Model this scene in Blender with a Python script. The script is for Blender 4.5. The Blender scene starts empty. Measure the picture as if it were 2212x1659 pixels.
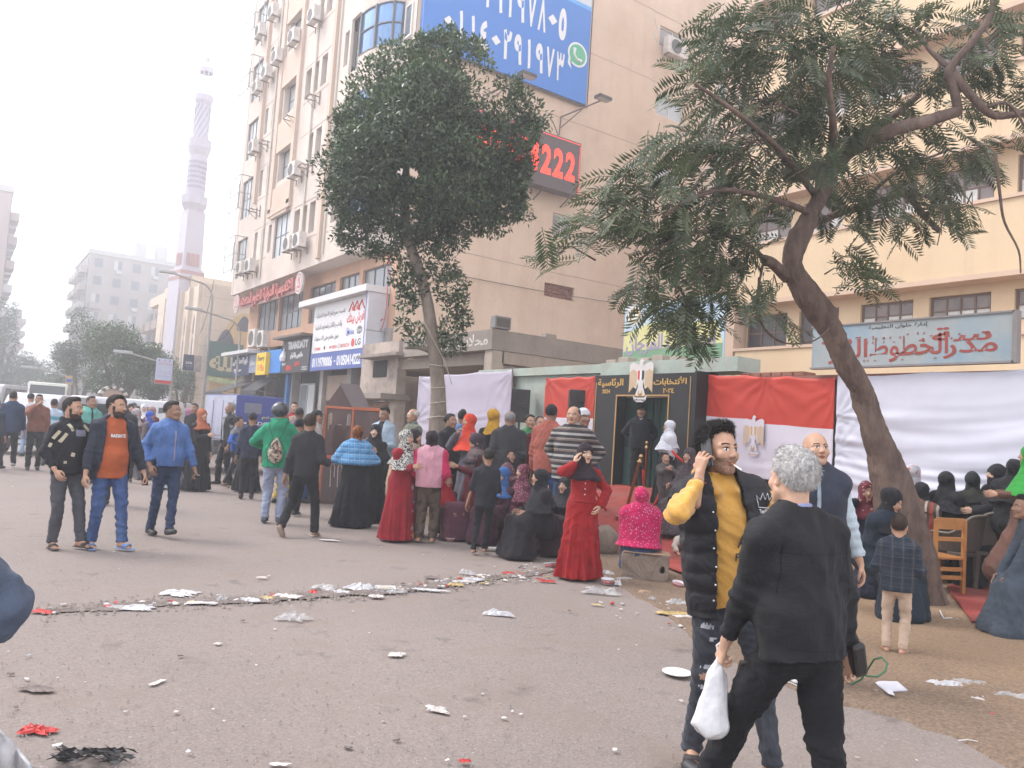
import bpy,bmesh,math,random
import numpy as np
from mathutils import Matrix,Vector,noise as mnoise
R=math.radians
random.seed(7);RNG=np.random.default_rng(7)
SC=bpy.context.scene
COL=SC.collection
# ------------------------------------------------------------------ camera
YAW,PITCH,ROLL,CAMH,FPX=R(35),R(3.64),R(3.8),1.65,1703.0
_f0=np.array([math.sin(YAW),math.cos(YAW),0.0]);_r0=np.array([math.cos(YAW),-math.sin(YAW),0.0]);_z=np.array([0,0,1.0])
_F=_f0*math.cos(PITCH)+_z*math.sin(PITCH);_U=_z*math.cos(PITCH)-_f0*math.sin(PITCH)
_RC=_r0*math.cos(ROLL)+_U*math.sin(ROLL);_UC=_U*math.cos(ROLL)-_r0*math.sin(ROLL)
CAM=np.array([0,0,CAMH])
cam_d=bpy.data.cameras.new('camera');cam=bpy.data.objects.new('camera',cam_d);COL.objects.link(cam)
cam_d.sensor_width=36;cam_d.lens=36*FPX/2212;cam_d.clip_start=0.05;cam_d.clip_end=2000
cam.matrix_world=Matrix(((_RC[0],_UC[0],-_F[0],0),(_RC[1],_UC[1],-_F[1],0),(_RC[2],_UC[2],-_F[2],CAMH),(0,0,0,1)))
SC.camera=cam
# ------------------------------------------------------------------ light
SUN_EL,SUN_AZ=R(50),R(-38)
world=bpy.data.worlds.new('World');SC.world=world;world.use_nodes=True
_nt=world.node_tree;_bg=_nt.nodes['Background']
_sky=_nt.nodes.new('ShaderNodeTexSky');_sky.sky_type='NISHITA';_sky.sun_disc=False
_sky.sun_elevation=SUN_EL;_sky.sun_rotation=SUN_AZ;_sky.air_density=1.0;_sky.dust_density=2.0;_sky.ozone_density=1.0
_veil=_nt.nodes.new('ShaderNodeMix');_veil.data_type='RGBA';_veil.inputs[0].default_value=.62
_veil.inputs[7].default_value=(7.6,7.5,7.7,1);_nt.links.new(_sky.outputs[0],_veil.inputs[6])
_nt.links.new(_veil.outputs[2],_bg.inputs[0]);_bg.inputs[1].default_value=0.15
sun_d=bpy.data.lights.new('sun','SUN');sun_d.energy=1.3;sun_d.angle=R(22);sun_d.color=(1,.96,.91)
sun=bpy.data.objects.new('sun',sun_d);COL.objects.link(sun)
sun.rotation_euler=Vector((-math.sin(SUN_AZ)*math.cos(SUN_EL),-math.cos(SUN_AZ)*math.cos(SUN_EL),-math.sin(SUN_EL))).to_track_quat('-Z','Y').to_euler()
SC.view_settings.view_transform='Standard';SC.view_settings.look='None'
SC.view_settings.exposure=1.42;SC.view_settings.gamma=1
SC.cycles.use_denoising=True
SC.cycles.max_bounces=6;SC.cycles.volume_bounces=0;SC.cycles.transparent_max_bounces=8
def ray(u,v):return _F+(u-1106)/FPX*_RC+(829.5-v)/FPX*_UC
def onX(u,v,X):d=ray(u,v);return CAM+d*(X/d[0])
def onY(u,v,Y):d=ray(u,v);return CAM+d*(Y/d[1])
def onZ(u,v,Z=0.0):d=ray(u,v);return CAM+d*((Z-CAMH)/d[2])
def atD(u,v,D):return CAM+ray(u,v)*D
def ss(a,b,x):
 t=np.clip((x-a)/(b-a),0,1);return t*t*(3-2*t)
def gz(x,y):
 """height of the ground: flat road, a dirt rise towards the school wall"""
 return(np.clip((x-8.5)/3.0,0,1)*.62)*ss(4.5,9.0,y)*(1-ss(22,26,y))+np.clip((x-8.6)/3,0,1)*.08
def onG(u,v):
 d=ray(u,v);t=1.0
 p=onZ(u,v,0)if d[2]<0 else atD(u,v,30)
 if d[2]>=0:return atD(u,v,16)
 for t in np.arange(1.5,60,.02):
  q=CAM+d*t
  if q[2]<=gz(q[0],q[1]):return q
 return p
# ------------------------------------------------------------------ tags
def tag(o,label,cat,group=None,kind=None):
 if label:o['label']=label
 if cat:o['category']=cat
 if group:o['group']=group
 if kind:o['kind']=kind
 return o
def link(o,parent=None):
 COL.objects.link(o)
 if parent is not None:o.parent=parent
 return o
def empty(name,loc=(0,0,0),rz=0.0,label=None,cat=None,group=None):
 o=bpy.data.objects.new(name,None);o.empty_display_size=.2
 o.location=loc;o.rotation_euler=(0,0,rz);link(o)
 return tag(o,label,cat,group)
def copy_tree(o,parent=None):
 c=o.copy();link(c,parent)
 for ch in o.children:copy_tree(ch,c)
 return c
# ------------------------------------------------------------------ materials
MATS={}
def _new(name):
 m=bpy.data.materials.new(name);m.use_nodes=True
 nt=m.node_tree;b=nt.nodes['Principled BSDF']
 return m,nt,b
def _coord(nt,scale=(1,1,1),kind='Object'):
 tc=nt.nodes.new('ShaderNodeTexCoord');mp=nt.nodes.new('ShaderNodeMapping')
 mp.inputs['Scale'].default_value=scale;nt.links.new(tc.outputs[kind],mp.inputs[0]);return mp.outputs[0]
def _noise(nt,co,scale,detail=4,rough=.6):
 n=nt.nodes.new('ShaderNodeTexNoise');n.inputs['Scale'].default_value=scale;n.inputs['Detail'].default_value=detail
 n.inputs['Roughness'].default_value=rough;nt.links.new(co,n.inputs['Vector']);return n.outputs['Fac']
def _ramp(nt,fac,stops):
 r=nt.nodes.new('ShaderNodeValToRGB');el=r.color_ramp.elements
 while len(el)<len(stops):el.new(.5)
 for e,(p,c)in zip(el,stops):e.position=p;e.color=(*c,1)if len(c)==3 else c
 nt.links.new(fac,r.inputs[0]);return r.outputs[0]
def _mix(nt,fac,a,b,mode='MIX'):
 m=nt.nodes.new('ShaderNodeMix');m.data_type='RGBA';m.blend_type=mode
 for s,v in((0,fac),(6,a),(7,b)):
  if hasattr(v,'is_linked')or isinstance(v,bpy.types.NodeSocket):nt.links.new(v,m.inputs[s])
  elif s==0:m.inputs[0].default_value=v
  else:m.inputs[s].default_value=(*v,1)
 return m.outputs[2]
def _math(nt,op,a,b=None,c=None):
 m=nt.nodes.new('ShaderNodeMath');m.operation=op
 for s,v in enumerate((a,b,c)):
  if v is None:continue
  if isinstance(v,bpy.types.NodeSocket):nt.links.new(v,m.inputs[s])
  else:m.inputs[s].default_value=v
 return m.outputs[0]
def _bump(nt,b,h,strength=.3,dist=.02):
 n=nt.nodes.new('ShaderNodeBump');n.inputs['Strength'].default_value=strength;n.inputs['Distance'].default_value=dist
 nt.links.new(h,n.inputs['Height']);nt.links.new(n.outputs[0],b.inputs['Normal'])
def mat(name,col,rough=.7,var=.15,scale=4,bump=.2,dist=.01,metal=0,spec=.4,dirt=None,dscale=1.2,emit=0,streak=0):
 if name in MATS:return MATS[name]
 m,nt,b=_new(name);co=_coord(nt)
 f=_noise(nt,co,scale,6,.65)
 lo=tuple(c*(1-var)for c in col);hi=tuple(min(1,c*(1+var))for c in col)
 c=_ramp(nt,f,[(.3,lo),(.7,hi)])
 if dirt:
  f2=_noise(nt,co,dscale,7,.7)
  msk=_ramp(nt,f2,[(.48,(0,0,0)),(.72,(1,1,1))])
  c=_mix(nt,msk,c,dirt)
 if streak:
  k=_ramp(nt,_noise(nt,_coord(nt,(1.0,1.0,.07)),1.7,7,.75),[(.50,(0,0,0)),(.78,(streak,streak,streak))]);c=_mix(nt,k,c,tuple(x*.45 for x in col))
  k=_ramp(nt,_noise(nt,co,.22,4,.6),[(.45,(0,0,0)),(.62,(.35,.35,.35))]);c=_mix(nt,k,c,tuple(min(1,x*1.12)for x in col))
 nt.links.new(c,b.inputs['Base Color'])
 b.inputs['Roughness'].default_value=rough;b.inputs['Metallic'].default_value=metal;b.inputs['Specular IOR Level'].default_value=spec
 if bump:_bump(nt,b,_noise(nt,co,scale*5,5,.7),bump,dist)
 if emit:
  b.inputs['Emission Color'].default_value=(*col,1);b.inputs['Emission Strength'].default_value=emit
 MATS[name]=m;return m
def sr(r,g,b):
 """screen colour 0..255 to linear"""
 return tuple(((c/255)/12.92 if c/255<=.04045 else((c/255+.055)/1.055)**2.4)for c in(r,g,b))
def cloth(name,col,pat=None,col2=(.8,.8,.8),scale=10,rough=.88,sheen=.04,col3=None):
 if name in MATS:return MATS[name]
 m,nt,b=_new(name);co=_coord(nt)
 f=_noise(nt,co,5,5,.6)
 c=_ramp(nt,f,[(.3,tuple(x*.78 for x in col)),(.7,tuple(min(1,x*1.2)for x in col))])
 sep=nt.nodes.new('ShaderNodeSeparateXYZ');nt.links.new(co,sep.inputs[0])
 def band(o,s,w,ph=0.0):
  v=_math(nt,'SINE',_math(nt,'MULTIPLY_ADD',o,s,ph));return _math(nt,'GREATER_THAN',v,w)
 if pat=='stripe':
  c=_mix(nt,band(sep.outputs[2],scale,.2),c,col2)
  if col3:c=_mix(nt,band(sep.outputs[2],scale*.5,.86,1.0),c,col3)
 elif pat=='vstripe':
  c=_mix(nt,band(sep.outputs[0],scale,.3),c,col2)
  if col3:c=_mix(nt,band(sep.outputs[0],scale*.5,.7,1.0),c,col3)
 elif pat=='plaid':
  xx=_math(nt,'ADD',sep.outputs[0],_math(nt,'MULTIPLY',sep.outputs[1],.25))
  c=_mix(nt,_math(nt,'MULTIPLY',band(xx,scale,.5),.55),c,col2)
  c=_mix(nt,_math(nt,'MULTIPLY',band(sep.outputs[2],scale,.5),.55),c,col2)
  if col3:
   c=_mix(nt,_math(nt,'MULTIPLY',band(xx,scale,.985),.7),c,col3)
   c=_mix(nt,_math(nt,'MULTIPLY',band(sep.outputs[2],scale,.985,2.2),.7),c,col3)
 elif pat in('dots','spots','rings','floral'):
  v=nt.nodes.new('ShaderNodeTexVoronoi');v.inputs['Scale'].default_value=scale;nt.links.new(co,v.inputs['Vector'])
  d=v.outputs['Distance']
  if pat=='dots':k=_math(nt,'LESS_THAN',d,.22)
  elif pat=='spots':k=_math(nt,'LESS_THAN',d,.42)
  elif pat=='rings':k=_math(nt,'GREATER_THAN',_math(nt,'SINE',_math(nt,'MULTIPLY',d,16)),0)
  else:
   k=_math(nt,'LESS_THAN',_math(nt,'ADD',d,_math(nt,'MULTIPLY',_noise(nt,co,scale*3,2),.5)),.52)
  c=_mix(nt,k,c,col2)
  if col3:c=_mix(nt,_math(nt,'MULTIPLY',k,_math(nt,'GREATER_THAN',_noise(nt,co,scale*.7,1),.5)),c,col3)
 elif pat=='camo':
  k=_ramp(nt,_noise(nt,co,scale,3,.5),[(.44,(0,0,0)),(.5,(1,1,1))]);c=_mix(nt,k,c,col2)
  if col3:
   k=_ramp(nt,_noise(nt,co,scale*1.6,3,.5),[(.56,(0,0,0)),(.6,(1,1,1))]);c=_mix(nt,k,c,col3)
 elif pat=='wash':
  k=_ramp(nt,_noise(nt,_coord(nt,(1,1,.35)),scale,6,.7),[(.45,(0,0,0)),(.75,(.8,.8,.8))]);c=_mix(nt,k,c,col2)
 nt.links.new(c,b.inputs['Base Color'])
 b.inputs['Roughness'].default_value=rough;b.inputs['Specular IOR Level'].default_value=.25
 b.inputs['Sheen Weight'].default_value=sheen;b.inputs['Sheen Roughness'].default_value=.5
 h=_math(nt,'ADD',_noise(nt,co,14,5,.6),_math(nt,'MULTIPLY',_noise(nt,co,160,2,.5),.25))
 _bump(nt,b,h,.5,.02)
 MATS[name]=m;return m
# ------------------------------------------------------------------ mesh helpers
def mesh_obj(name,verts,faces,mats,parent=None,midx=None,smooth=False,autos=None):
 me=bpy.data.meshes.new(name)
 verts=np.asarray(verts,dtype=np.float32).reshape(-1,3)
 if isinstance(faces,np.ndarray)and faces.ndim==2:
  n=faces.shape[1];me.vertices.add(len(verts));me.vertices.foreach_set('co',verts.ravel())
  me.loops.add(faces.size);me.loops.foreach_set('vertex_index',faces.astype(np.int32).ravel())
  me.polygons.add(len(faces));me.polygons.foreach_set('loop_start',np.arange(0,faces.size,n,dtype=np.int32))
  me.update(calc_edges=True)
 else:
  me.from_pydata([tuple(map(float,v))for v in verts],[],[tuple(map(int,f))for f in faces])
 if not isinstance(mats,(list,tuple)):mats=[mats]
 for m in mats:me.materials.append(m)
 if midx is not None:me.polygons.foreach_set('material_index',np.asarray(midx,dtype=np.int32))
 if smooth:me.polygons.foreach_set('use_smooth',np.ones(len(me.polygons),dtype=bool))
 me.update()
 o=bpy.data.objects.new(name,me);link(o,parent);return o
class MB:
 """collects shapes for one mesh"""
 def __init__(s):s.v=[];s.f=[];s.m=[]
 def add(s,v,f,m=0):
  n=len(s.v);s.v+=[tuple(p)for p in v];s.f+=[tuple(i+n for i in q)for q in f];s.m+=[m]*len(f);return s
 def box(s,a,b,m=0,M=None):
  (x0,y0,z0),(x1,y1,z1)=a,b
  v=[(x,y,z)for x in(x0,x1)for y in(y0,y1)for z in(z0,z1)]
  if M is not None:v=[tuple(M@Vector(p))for p in v]
  return s.add(v,[(0,1,3,2),(4,6,7,5),(0,4,5,1),(2,3,7,6),(0,2,6,4),(1,5,7,3)],m)
 def bbox(s,a,b,bev=.01,m=0):
  """box with chamfered edges"""
  a=np.array(a,float);b=np.array(b,float);c=(a+b)/2;h=(b-a)/2;bev=min(bev,*(h*.45));V=[]
  bm=bmesh.new();bmesh.ops.create_cube(bm,size=2)
  for q in bm.verts:q.co=Vector((c[0]+q.co.x*h[0],c[1]+q.co.y*h[1],c[2]+q.co.z*h[2]))
  bmesh.ops.bevel(bm,geom=bm.edges[:],offset=bev,segments=2,affect='EDGES',profile=.5)
  bm.verts.index_update();s.add([tuple(q.co)for q in bm.verts],[[w.index for w in f.verts]for f in bm.faces],m);bm.free();return s
 def tube(s,pts,r,n=8,m=0,cap=True):
  pts=[Vector(p)for p in pts];rs=r if isinstance(r,(list,tuple))else[r]*len(pts)
  base=len(s.v);up=Vector((0,0,1));rings=[]
  d0=(pts[1]-pts[0]).normalized();a=d0.orthogonal().normalized()
  for i,p in enumerate(pts):
   d=(pts[min(i+1,len(pts)-1)]-pts[max(i-1,0)]).normalized()
   a=(a-d*a.dot(d)).normalized();b=d.cross(a)
   for k in range(n):
    t=2*math.pi*k/n;s.v.append(tuple(p+(a*math.cos(t)+b*math.sin(t))*rs[i]))
  for i in range(len(pts)-1):
   for k in range(n):
    q=base+i*n;s.f.append((q+k,q+(k+1)%n,q+n+(k+1)%n,q+n+k));s.m.append(m)
  if cap:
   s.f.append(tuple(base+k for k in range(n))[::-1]);s.m.append(m)
   s.f.append(tuple(base+(len(pts)-1)*n+k for k in range(n)));s.m.append(m)
  return s
 def lathe(s,prof,o=(0,0,0),n=16,m=0):
  base=len(s.v)
  for r,z in prof:
   for k in range(n):
    t=2*math.pi*k/n;s.v.append((o[0]+r*math.cos(t),o[1]+r*math.sin(t),o[2]+z))
  for i in range(len(prof)-1):
   for k in range(n):
    q=base+i*n;s.f.append((q+k,q+(k+1)%n,q+n+(k+1)%n,q+n+k));s.m.append(m)
  s.f.append(tuple(base+k for k in range(n))[::-1]);s.m.append(m)
  s.f.append(tuple(base+(len(prof)-1)*n+k for k in range(n)));s.m.append(m)
  return s
 def prism(s,poly,fn,d,m=0):
  """poly of 2D points, fn(a,b,c)->3D with depth c in 0..d"""
  n=len(poly);v=[fn(a,b,0)for a,b in poly]+[fn(a,b,d)for a,b in poly]
  f=[tuple(range(n))[::-1],tuple(range(n,2*n))]+[(i,(i+1)%n,n+(i+1)%n,n+i)for i in range(n)]
  return s.add(v,f,m)
 def build(s,name,mats,parent=None,smooth=False):
  o=mesh_obj(name,s.v,s.f,mats,parent,s.m if isinstance(mats,(list,tuple))else None,smooth)
  return o
# ------------------------------------------------------------------ signed distance bodies
def rotm(yaw=0,pitch=0,roll=0):
 """yaw about z, pitch about x (positive bends forward/down for +Y facing), roll about y"""
 cy,sy=math.cos(yaw),math.sin(yaw);cp,sp=math.cos(-pitch),math.sin(-pitch);cr,srr=math.cos(roll),math.sin(roll)
 Z=np.array([[cy,-sy,0],[sy,cy,0],[0,0,1]]);X=np.array([[1,0,0],[0,cp,-sp],[0,sp,cp]]);Y=np.array([[cr,0,srr],[0,1,0],[-srr,0,cr]])
 return Z@X@Y
class G:
 def __init__(s,lo,hi,h):
  s.h=h;s.lo=np.array(lo,float)-2*h;n=np.ceil((np.array(hi,float)+2*h-s.lo)/h).astype(int)+1
  s.F=np.full(n,1.0,np.float32);s.n=n
  s.ax=[(s.lo[i]+h*np.arange(n[i])).astype(np.float32)for i in range(3)]
 def _sl(s,lo,hi):
  a=np.clip(np.floor((np.array(lo)-s.lo)/s.h).astype(int),0,s.n);b=np.clip(np.ceil((np.array(hi)-s.lo)/s.h).astype(int)+1,0,s.n)
  return tuple(slice(a[i],b[i])for i in range(3))
 def _pts(s,sl):return s.ax[0][sl[0]][:,None,None],s.ax[1][sl[1]][None,:,None],s.ax[2][sl[2]][None,None,:]
 def _op(s,sl,d,k,sub):
  if d.size==0:return
  f=s.F[sl]
  if sub:a,b=-f,d
  else:a,b=f,d
  if k>0:
   hh=np.clip(.5+.5*(b-a)/k,0,1);r=b+(a-b)*hh-k*hh*(1-hh)
  else:r=np.minimum(a,b)
  s.F[sl]=-r if sub else r
 def cone(s,a,b,ra,rb,k=.02,sc=(1,1,1),M=None,o=None,sub=False):
  """round cone a->b; with M/o given, a and b are in that frame; sc stretches the section"""
  a=np.array(a,float);b=np.array(b,float);sc=np.array(sc,float);m=max(ra,rb)*max(sc)+k+2*s.h
  if M is None:M=np.eye(3)
  o=np.zeros(3)if o is None else np.array(o,float)
  A,B=M@a+o,M@b+o;lo=np.minimum(A,B)-m;hi=np.maximum(A,B)+m;sl=s._sl(lo,hi);X,Y,Z=s._pts(sl)
  X=X-o[0];Y=Y-o[1];Z=Z-o[2]
  x=(M[0,0]*X+M[1,0]*Y+M[2,0]*Z)/sc[0];y=(M[0,1]*X+M[1,1]*Y+M[2,1]*Z)/sc[1];z=(M[0,2]*X+M[1,2]*Y+M[2,2]*Z)/sc[2]
  a=a/sc;b=b/sc;ab=b-a;L=max(ab@ab,1e-9)
  t=np.clip(((x-a[0])*ab[0]+(y-a[1])*ab[1]+(z-a[2])*ab[2])/L,0,1)
  d=np.sqrt((x-a[0]-t*ab[0])**2+(y-a[1]-t*ab[1])**2+(z-a[2]-t*ab[2])**2)-(ra+(rb-ra)*t)
  s._op(sl,(d*min(sc)).astype(np.float32),k,sub)
 def ell(s,c,r,k=.02,M=None,sub=False,o=None):
  c=np.array(c,float);r=np.array(r,float);mm=max(r)+k+2*s.h
  if M is None:M=np.eye(3)
  if o is not None:c=M@c+np.array(o)
  sl=s._sl(c-mm,c+mm);X,Y,Z=s._pts(sl);X=X-c[0];Y=Y-c[1];Z=Z-c[2]
  x=(M[0,0]*X+M[1,0]*Y+M[2,0]*Z);y=(M[0,1]*X+M[1,1]*Y+M[2,1]*Z);z=(M[0,2]*X+M[1,2]*Y+M[2,2]*Z)
  k0=np.sqrt((x/r[0])**2+(y/r[1])**2+(z/r[2])**2);k1=np.sqrt((x/r[0]**2)**2+(y/r[1]**2)**2+(z/r[2]**2)**2)+1e-6
  s._op(sl,(k0*(k0-1)/k1).astype(np.float32),k,sub)
 def cut(s,n,d):
  """remove where n.p > d"""
  X,Y,Z=s._pts((slice(None),)*3);q=(n[0]*X+n[1]*Y+n[2]*Z-d).astype(np.float32)
  s.F=np.maximum(s.F,q)
 def mesh(s):
  F=s.F;S=F<0
  c=sum(S[i:S.shape[0]-1+i,j:S.shape[1]-1+j,k:S.shape[2]-1+k].astype(np.int8)for i in(0,1)for j in(0,1)for k in(0,1))
  mk=(c>0)&(c<8);I,J,K=np.nonzero(mk)
  if len(I)==0:return np.zeros((0,3)),np.zeros((0,4),int)
  pos=np.zeros((len(I),3));cnt=np.zeros(len(I));base=np.stack([I,J,K],1)
  offs=[(i,j,k)for i in(0,1)for j in(0,1)for k in(0,1)]
  vals={q:F[I+q[0],J+q[1],K+q[2]]for q in offs}
  for a in offs:
   for ax in range(3):
    if a[ax]==0:
     b=tuple(a[i]+(i==ax)for i in range(3));va,vb=vals[a],vals[b];cr=(va<0)!=(vb<0)
     t=np.where(cr,va/(va-vb+1e-12),0)
     for i in range(3):pos[:,i]+=np.where(cr,a[i]+(t if i==ax else 0),0)
     cnt+=cr
  pos=(base+pos/cnt[:,None])*s.h+s.lo
  idx=-np.ones(mk.shape,np.int32);idx[I,J,K]=np.arange(len(I));out=[]
  for ax in range(3):
   sa=[slice(1,-1)]*3;sb=[slice(1,-1)]*3
   sa[ax]=slice(0,-1);sb[ax]=slice(1,None)
   A=S[tuple(sa)];B=S[tuple(sb)];ch=A!=B;q=np.nonzero(ch)
   p=[q[i]+(0 if i==ax else 1)for i in range(3)];u,w=[(1,2),(2,0),(0,1)][ax]
   def cell(du,dw):
    r=list(p);r[u]=r[u]-du;r[w]=r[w]-dw;return idx[r[0],r[1],r[2]]
   f=np.stack([cell(1,1),cell(0,1),cell(0,0),cell(1,0)],1);flip=~A[q]
   f[flip]=f[flip][:,::-1];out.append(f)
  f=np.concatenate(out);f=f[(f>=0).all(1)]
  return pos,f
def vnormals(v,f):
 n=np.cross(v[f[:,2]]-v[f[:,0]],v[f[:,3]]-v[f[:,1]]);N=np.zeros_like(v)
 for i in range(4):np.add.at(N,f[:,i],n)
 return N/(np.linalg.norm(N,axis=1)[:,None]+1e-9)
def folds(v,f,amp=.006,freq=9,seed=0,vert=1.0,detail=.5):
 """cloth creases: domain-warped sines pushed along the normal; vert<1 stretches them along z"""
 if len(v)==0:return v
 N=vnormals(v,f);r=np.random.default_rng(seed);q=v*np.array([1,1,vert]);w=q.copy();d=0
 for i in range(3):
  a=r.normal(size=3);a /= np.linalg.norm(a);w=w+.07*np.sin(q@a*freq*.9+r.random()*6)[:,None]*r.normal(size=3)*.6
 for i,(fr,am)in enumerate(((1,1),(1.9,.6),(3.3,.35*detail*2),(6.1,.2*detail*2))):
  for k in range(2):
   a=r.normal(size=3);a /= np.linalg.norm(a);d=d+am*(1-2*np.abs(np.sin(w@a*freq*fr+r.random()*6)))*.6
 return v+N*(amp*d)[:,None]
# ------------------------------------------------------------------ people
def skin_mat(tone):
 n='skin_'+tone
 if n in MATS:return MATS[n]
 base={'light':(.52,.32,.22),'tan':(.40,.225,.145),'brown':(.27,.145,.09),'dark':(.13,.07,.045)}[tone]
 m,nt,b=_new(n);co=_coord(nt)
 c=_ramp(nt,_noise(nt,co,18,5),[(.3,tuple(x*.85 for x in base)),(.7,tuple(x*1.12 for x in base))])
 nt.links.new(c,b.inputs['Base Color']);b.inputs['Roughness'].default_value=.55
 b.inputs['Subsurface Weight'].default_value=.08;b.inputs['Subsurface Radius'].default_value=(.02,.01,.005)
 _bump(nt,b,_noise(nt,co,220,3),.12,.004);MATS[n]=m;return m
HAIRM=lambda:mat('hair_black',(.019,.015,.013),.75,.5,60,.9,.01)
HAIRB=lambda:mat('hair_brown',(.035,.018,.010),.6,.5,60,.9,.01)
HAIRW=lambda:mat('hair_white',(.66,.64,.62),.65,.35,45,1.0,.012)
HAIRG=lambda:mat('hair_grey',(.25,.24,.23),.65,.35,60,.9,.01)
STUB=lambda:mat('beard_stubble',(.25,.145,.098),.8,.5,120,.5,.004)
LIP=lambda:mat('lips',(.24,.095,.075),.5,.1,20,.1)
EYEW=lambda:mat('eye_white',(.55,.52,.48),.3,.03,20,0)
EYEI=lambda:mat('eye_iris',(.012,.007,.005),.2,.1,20,0)
_HC={}
def head_arrays(res,beard=0,child=False):
 """head in its own frame: origin between the ears, +Y the face; slots skin, hair, lips, eye, iris, stubble"""
 key=(res,beard,child)
 if key in _HC:return _HC[key]
 g=G((-.1,-.125,-.2),(.1,.135,.135),res)
 g.ell((0,-.018,.03),(.076,.098,.088),0)
 g.ell((0,.028,-.028),(.062,.068,.088),.03)
 for s in(-1,1):
  g.cone((s*.048,.0,-.055),(s*.018,.066,-.098),.024,.02,.025)
  g.ell((s*.043,.062,-.028),(.024,.02,.022),.02)
  g.cone((s*.022,.082,.021),(s*.05,.062,.018),.011,.009,.014)
  g.ell((s*.032,.1,.003),(.019,.017,.0115),.01,sub=True)
  g.ell((s*.0310,.0745,.002),(.0135,.0125,.0105),.002)
  g.ell((s*.076,-.004,-.006),(.0085,.019,.031),.006,rotm(s*-.35))
  g.ell((s*.084,.002,-.004),(.004,.010,.019),.003,rotm(s*-.35),sub=True)
 g.ell((0,.07,-.098),(.022,.018,.018),.015)
 g.cone((0,.086,.012),(0,.106,-.026),.0075,.0125,.012)
 for s in(-1,1):g.ell((s*.0125,.099,-.031),(.0075,.010,.0075),.005)
 g.ell((0,.088,-.058),(.023,.011,.0065),.006);g.ell((0,.086,-.0685),(.019,.011,.0065),.005)
 g.ell((0,.100,-.0632),(.022,.010,.0015),.003,sub=True)
 g.cone((0,-.03,-.04),(0,-.035,-.19),.052,.056,.03)
 g.ell((0,.018,-.125),(.012,.012,.016),.02)
 v,f=g.mesh();v=v.copy()
 c=v[f].mean(1);x,y,z=np.abs(c[:,0]),c[:,1],c[:,2];m=np.zeros(len(f),int)
 browz=.0235+.006*np.sin(np.clip((x-.012)/.042,0,1)*math.pi)
 m[(x>.012)&(x<.053)&(np.abs(z-browz)<max(.0042,res*.5))&(y>.05)]=1
 if beard==1:
  m[(z<-.04)&(y>-.0)&(z>-.13)&~((x<.028)&(z>-.05))&(y>.02-z*.0)]=5
  m[(z<-.0)&(z>-.06)&(x>.058)&(y>.0)&(y<.03)]=5
 if beard==2:
  jaw=(z<-.048)&(z>-.135)&(y>.0)
  m[jaw&(z<-.055-.25*np.clip(.05-x,0,.03))]=6
  m[(z<.0)&(z>-.06)&(x>.055)&(y>.002)&(y<.03)]=6
 if beard in(1,2,3):
  m[(z>-.052)&(z<-.041)&(x<.027)&(y>.07)]=6 if beard!=1 else 5
 m[(((x/.022)**2+((z+.0632)/.0115)**2)<1)&(y>.078)]=2
 if res>.009:
  m[(np.abs(x-.031)<.013)&(np.abs(z-.001)<.007)&(y>.06)]=4
 else:
  ex=np.sqrt((x-.031)**2/1.0+(z-.002)**2/.30)
  m[(ex<.0135)&(y>.072)&(y<.095)]=3
  s=np.where(c[:,0]>0,1,-1)
  m[(np.hypot(c[:,0]-s*.0318,z-.0015)<.0056)&(y>.076)]=4
  m[(x>.018)&(x<.046)&(np.abs(z-.0105+(x-.031)**2*9)<.0022)&(y>.07)]=1
 _HC[key]=(v,f,m);return _HC[key]
def hand_prims(g,p,M,s,curl=.5,side=1,spread=.12,hold=0):
 """hand at p; M columns: x = across the palm towards the thumb*side, y = out of the back of the hand, z = along the fingers"""
 def P(x,y,z):return M@np.array([x*s,y*s,z*s])+p
 g.cone(P(0,0,-.05),P(0,0,.0),.026*s,.024*s,.01,sc=(1,1,1))
 for i,x in enumerate((.030,.011,-.008,-.027)):
  g.cone(P(x*.45,0,.012),P(x,0,.078-abs(i-1)*.003),.0145*s,.0125*s,.008)
 L=[(.040,.026,.019),(.045,.029,.021),(.041,.027,.020),(.032,.021,.017)]
 for i,(x,l)in enumerate(zip((.032,.0115,-.0095,-.030),L)):
  q=P(x,0,.082-abs(i-1)*.004);a=curl*(.75+.1*i);fan=(1.5-i)*spread*(1-curl*.6);r=.0098-.0006*i
  for j,ll in enumerate(l):
   d=M@np.array([math.sin(fan),-math.sin(a),math.cos(a)*math.cos(fan)]);d /= np.linalg.norm(d);q2=q+d*ll*s
   g.cone(q,q2,r*s,(r-.0012)*s,.002);q=q2;r-=.0012;a+=curl*(1.15 if j==0 else .8)
 t0=P(.020,-.004,.018);t1=P(.050,-.016,.044);t2=P(.056-.012*curl,-.028-.014*curl,.074);t3=P(.052-.028*curl,-.036-.018*curl,.096)
 g.cone(t0,t1,.016*s,.0125*s,.006);g.cone(t1,t2,.0115*s,.0105*s,.004);g.cone(t2,t3,.0105*s,.0085*s,.002)
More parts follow.
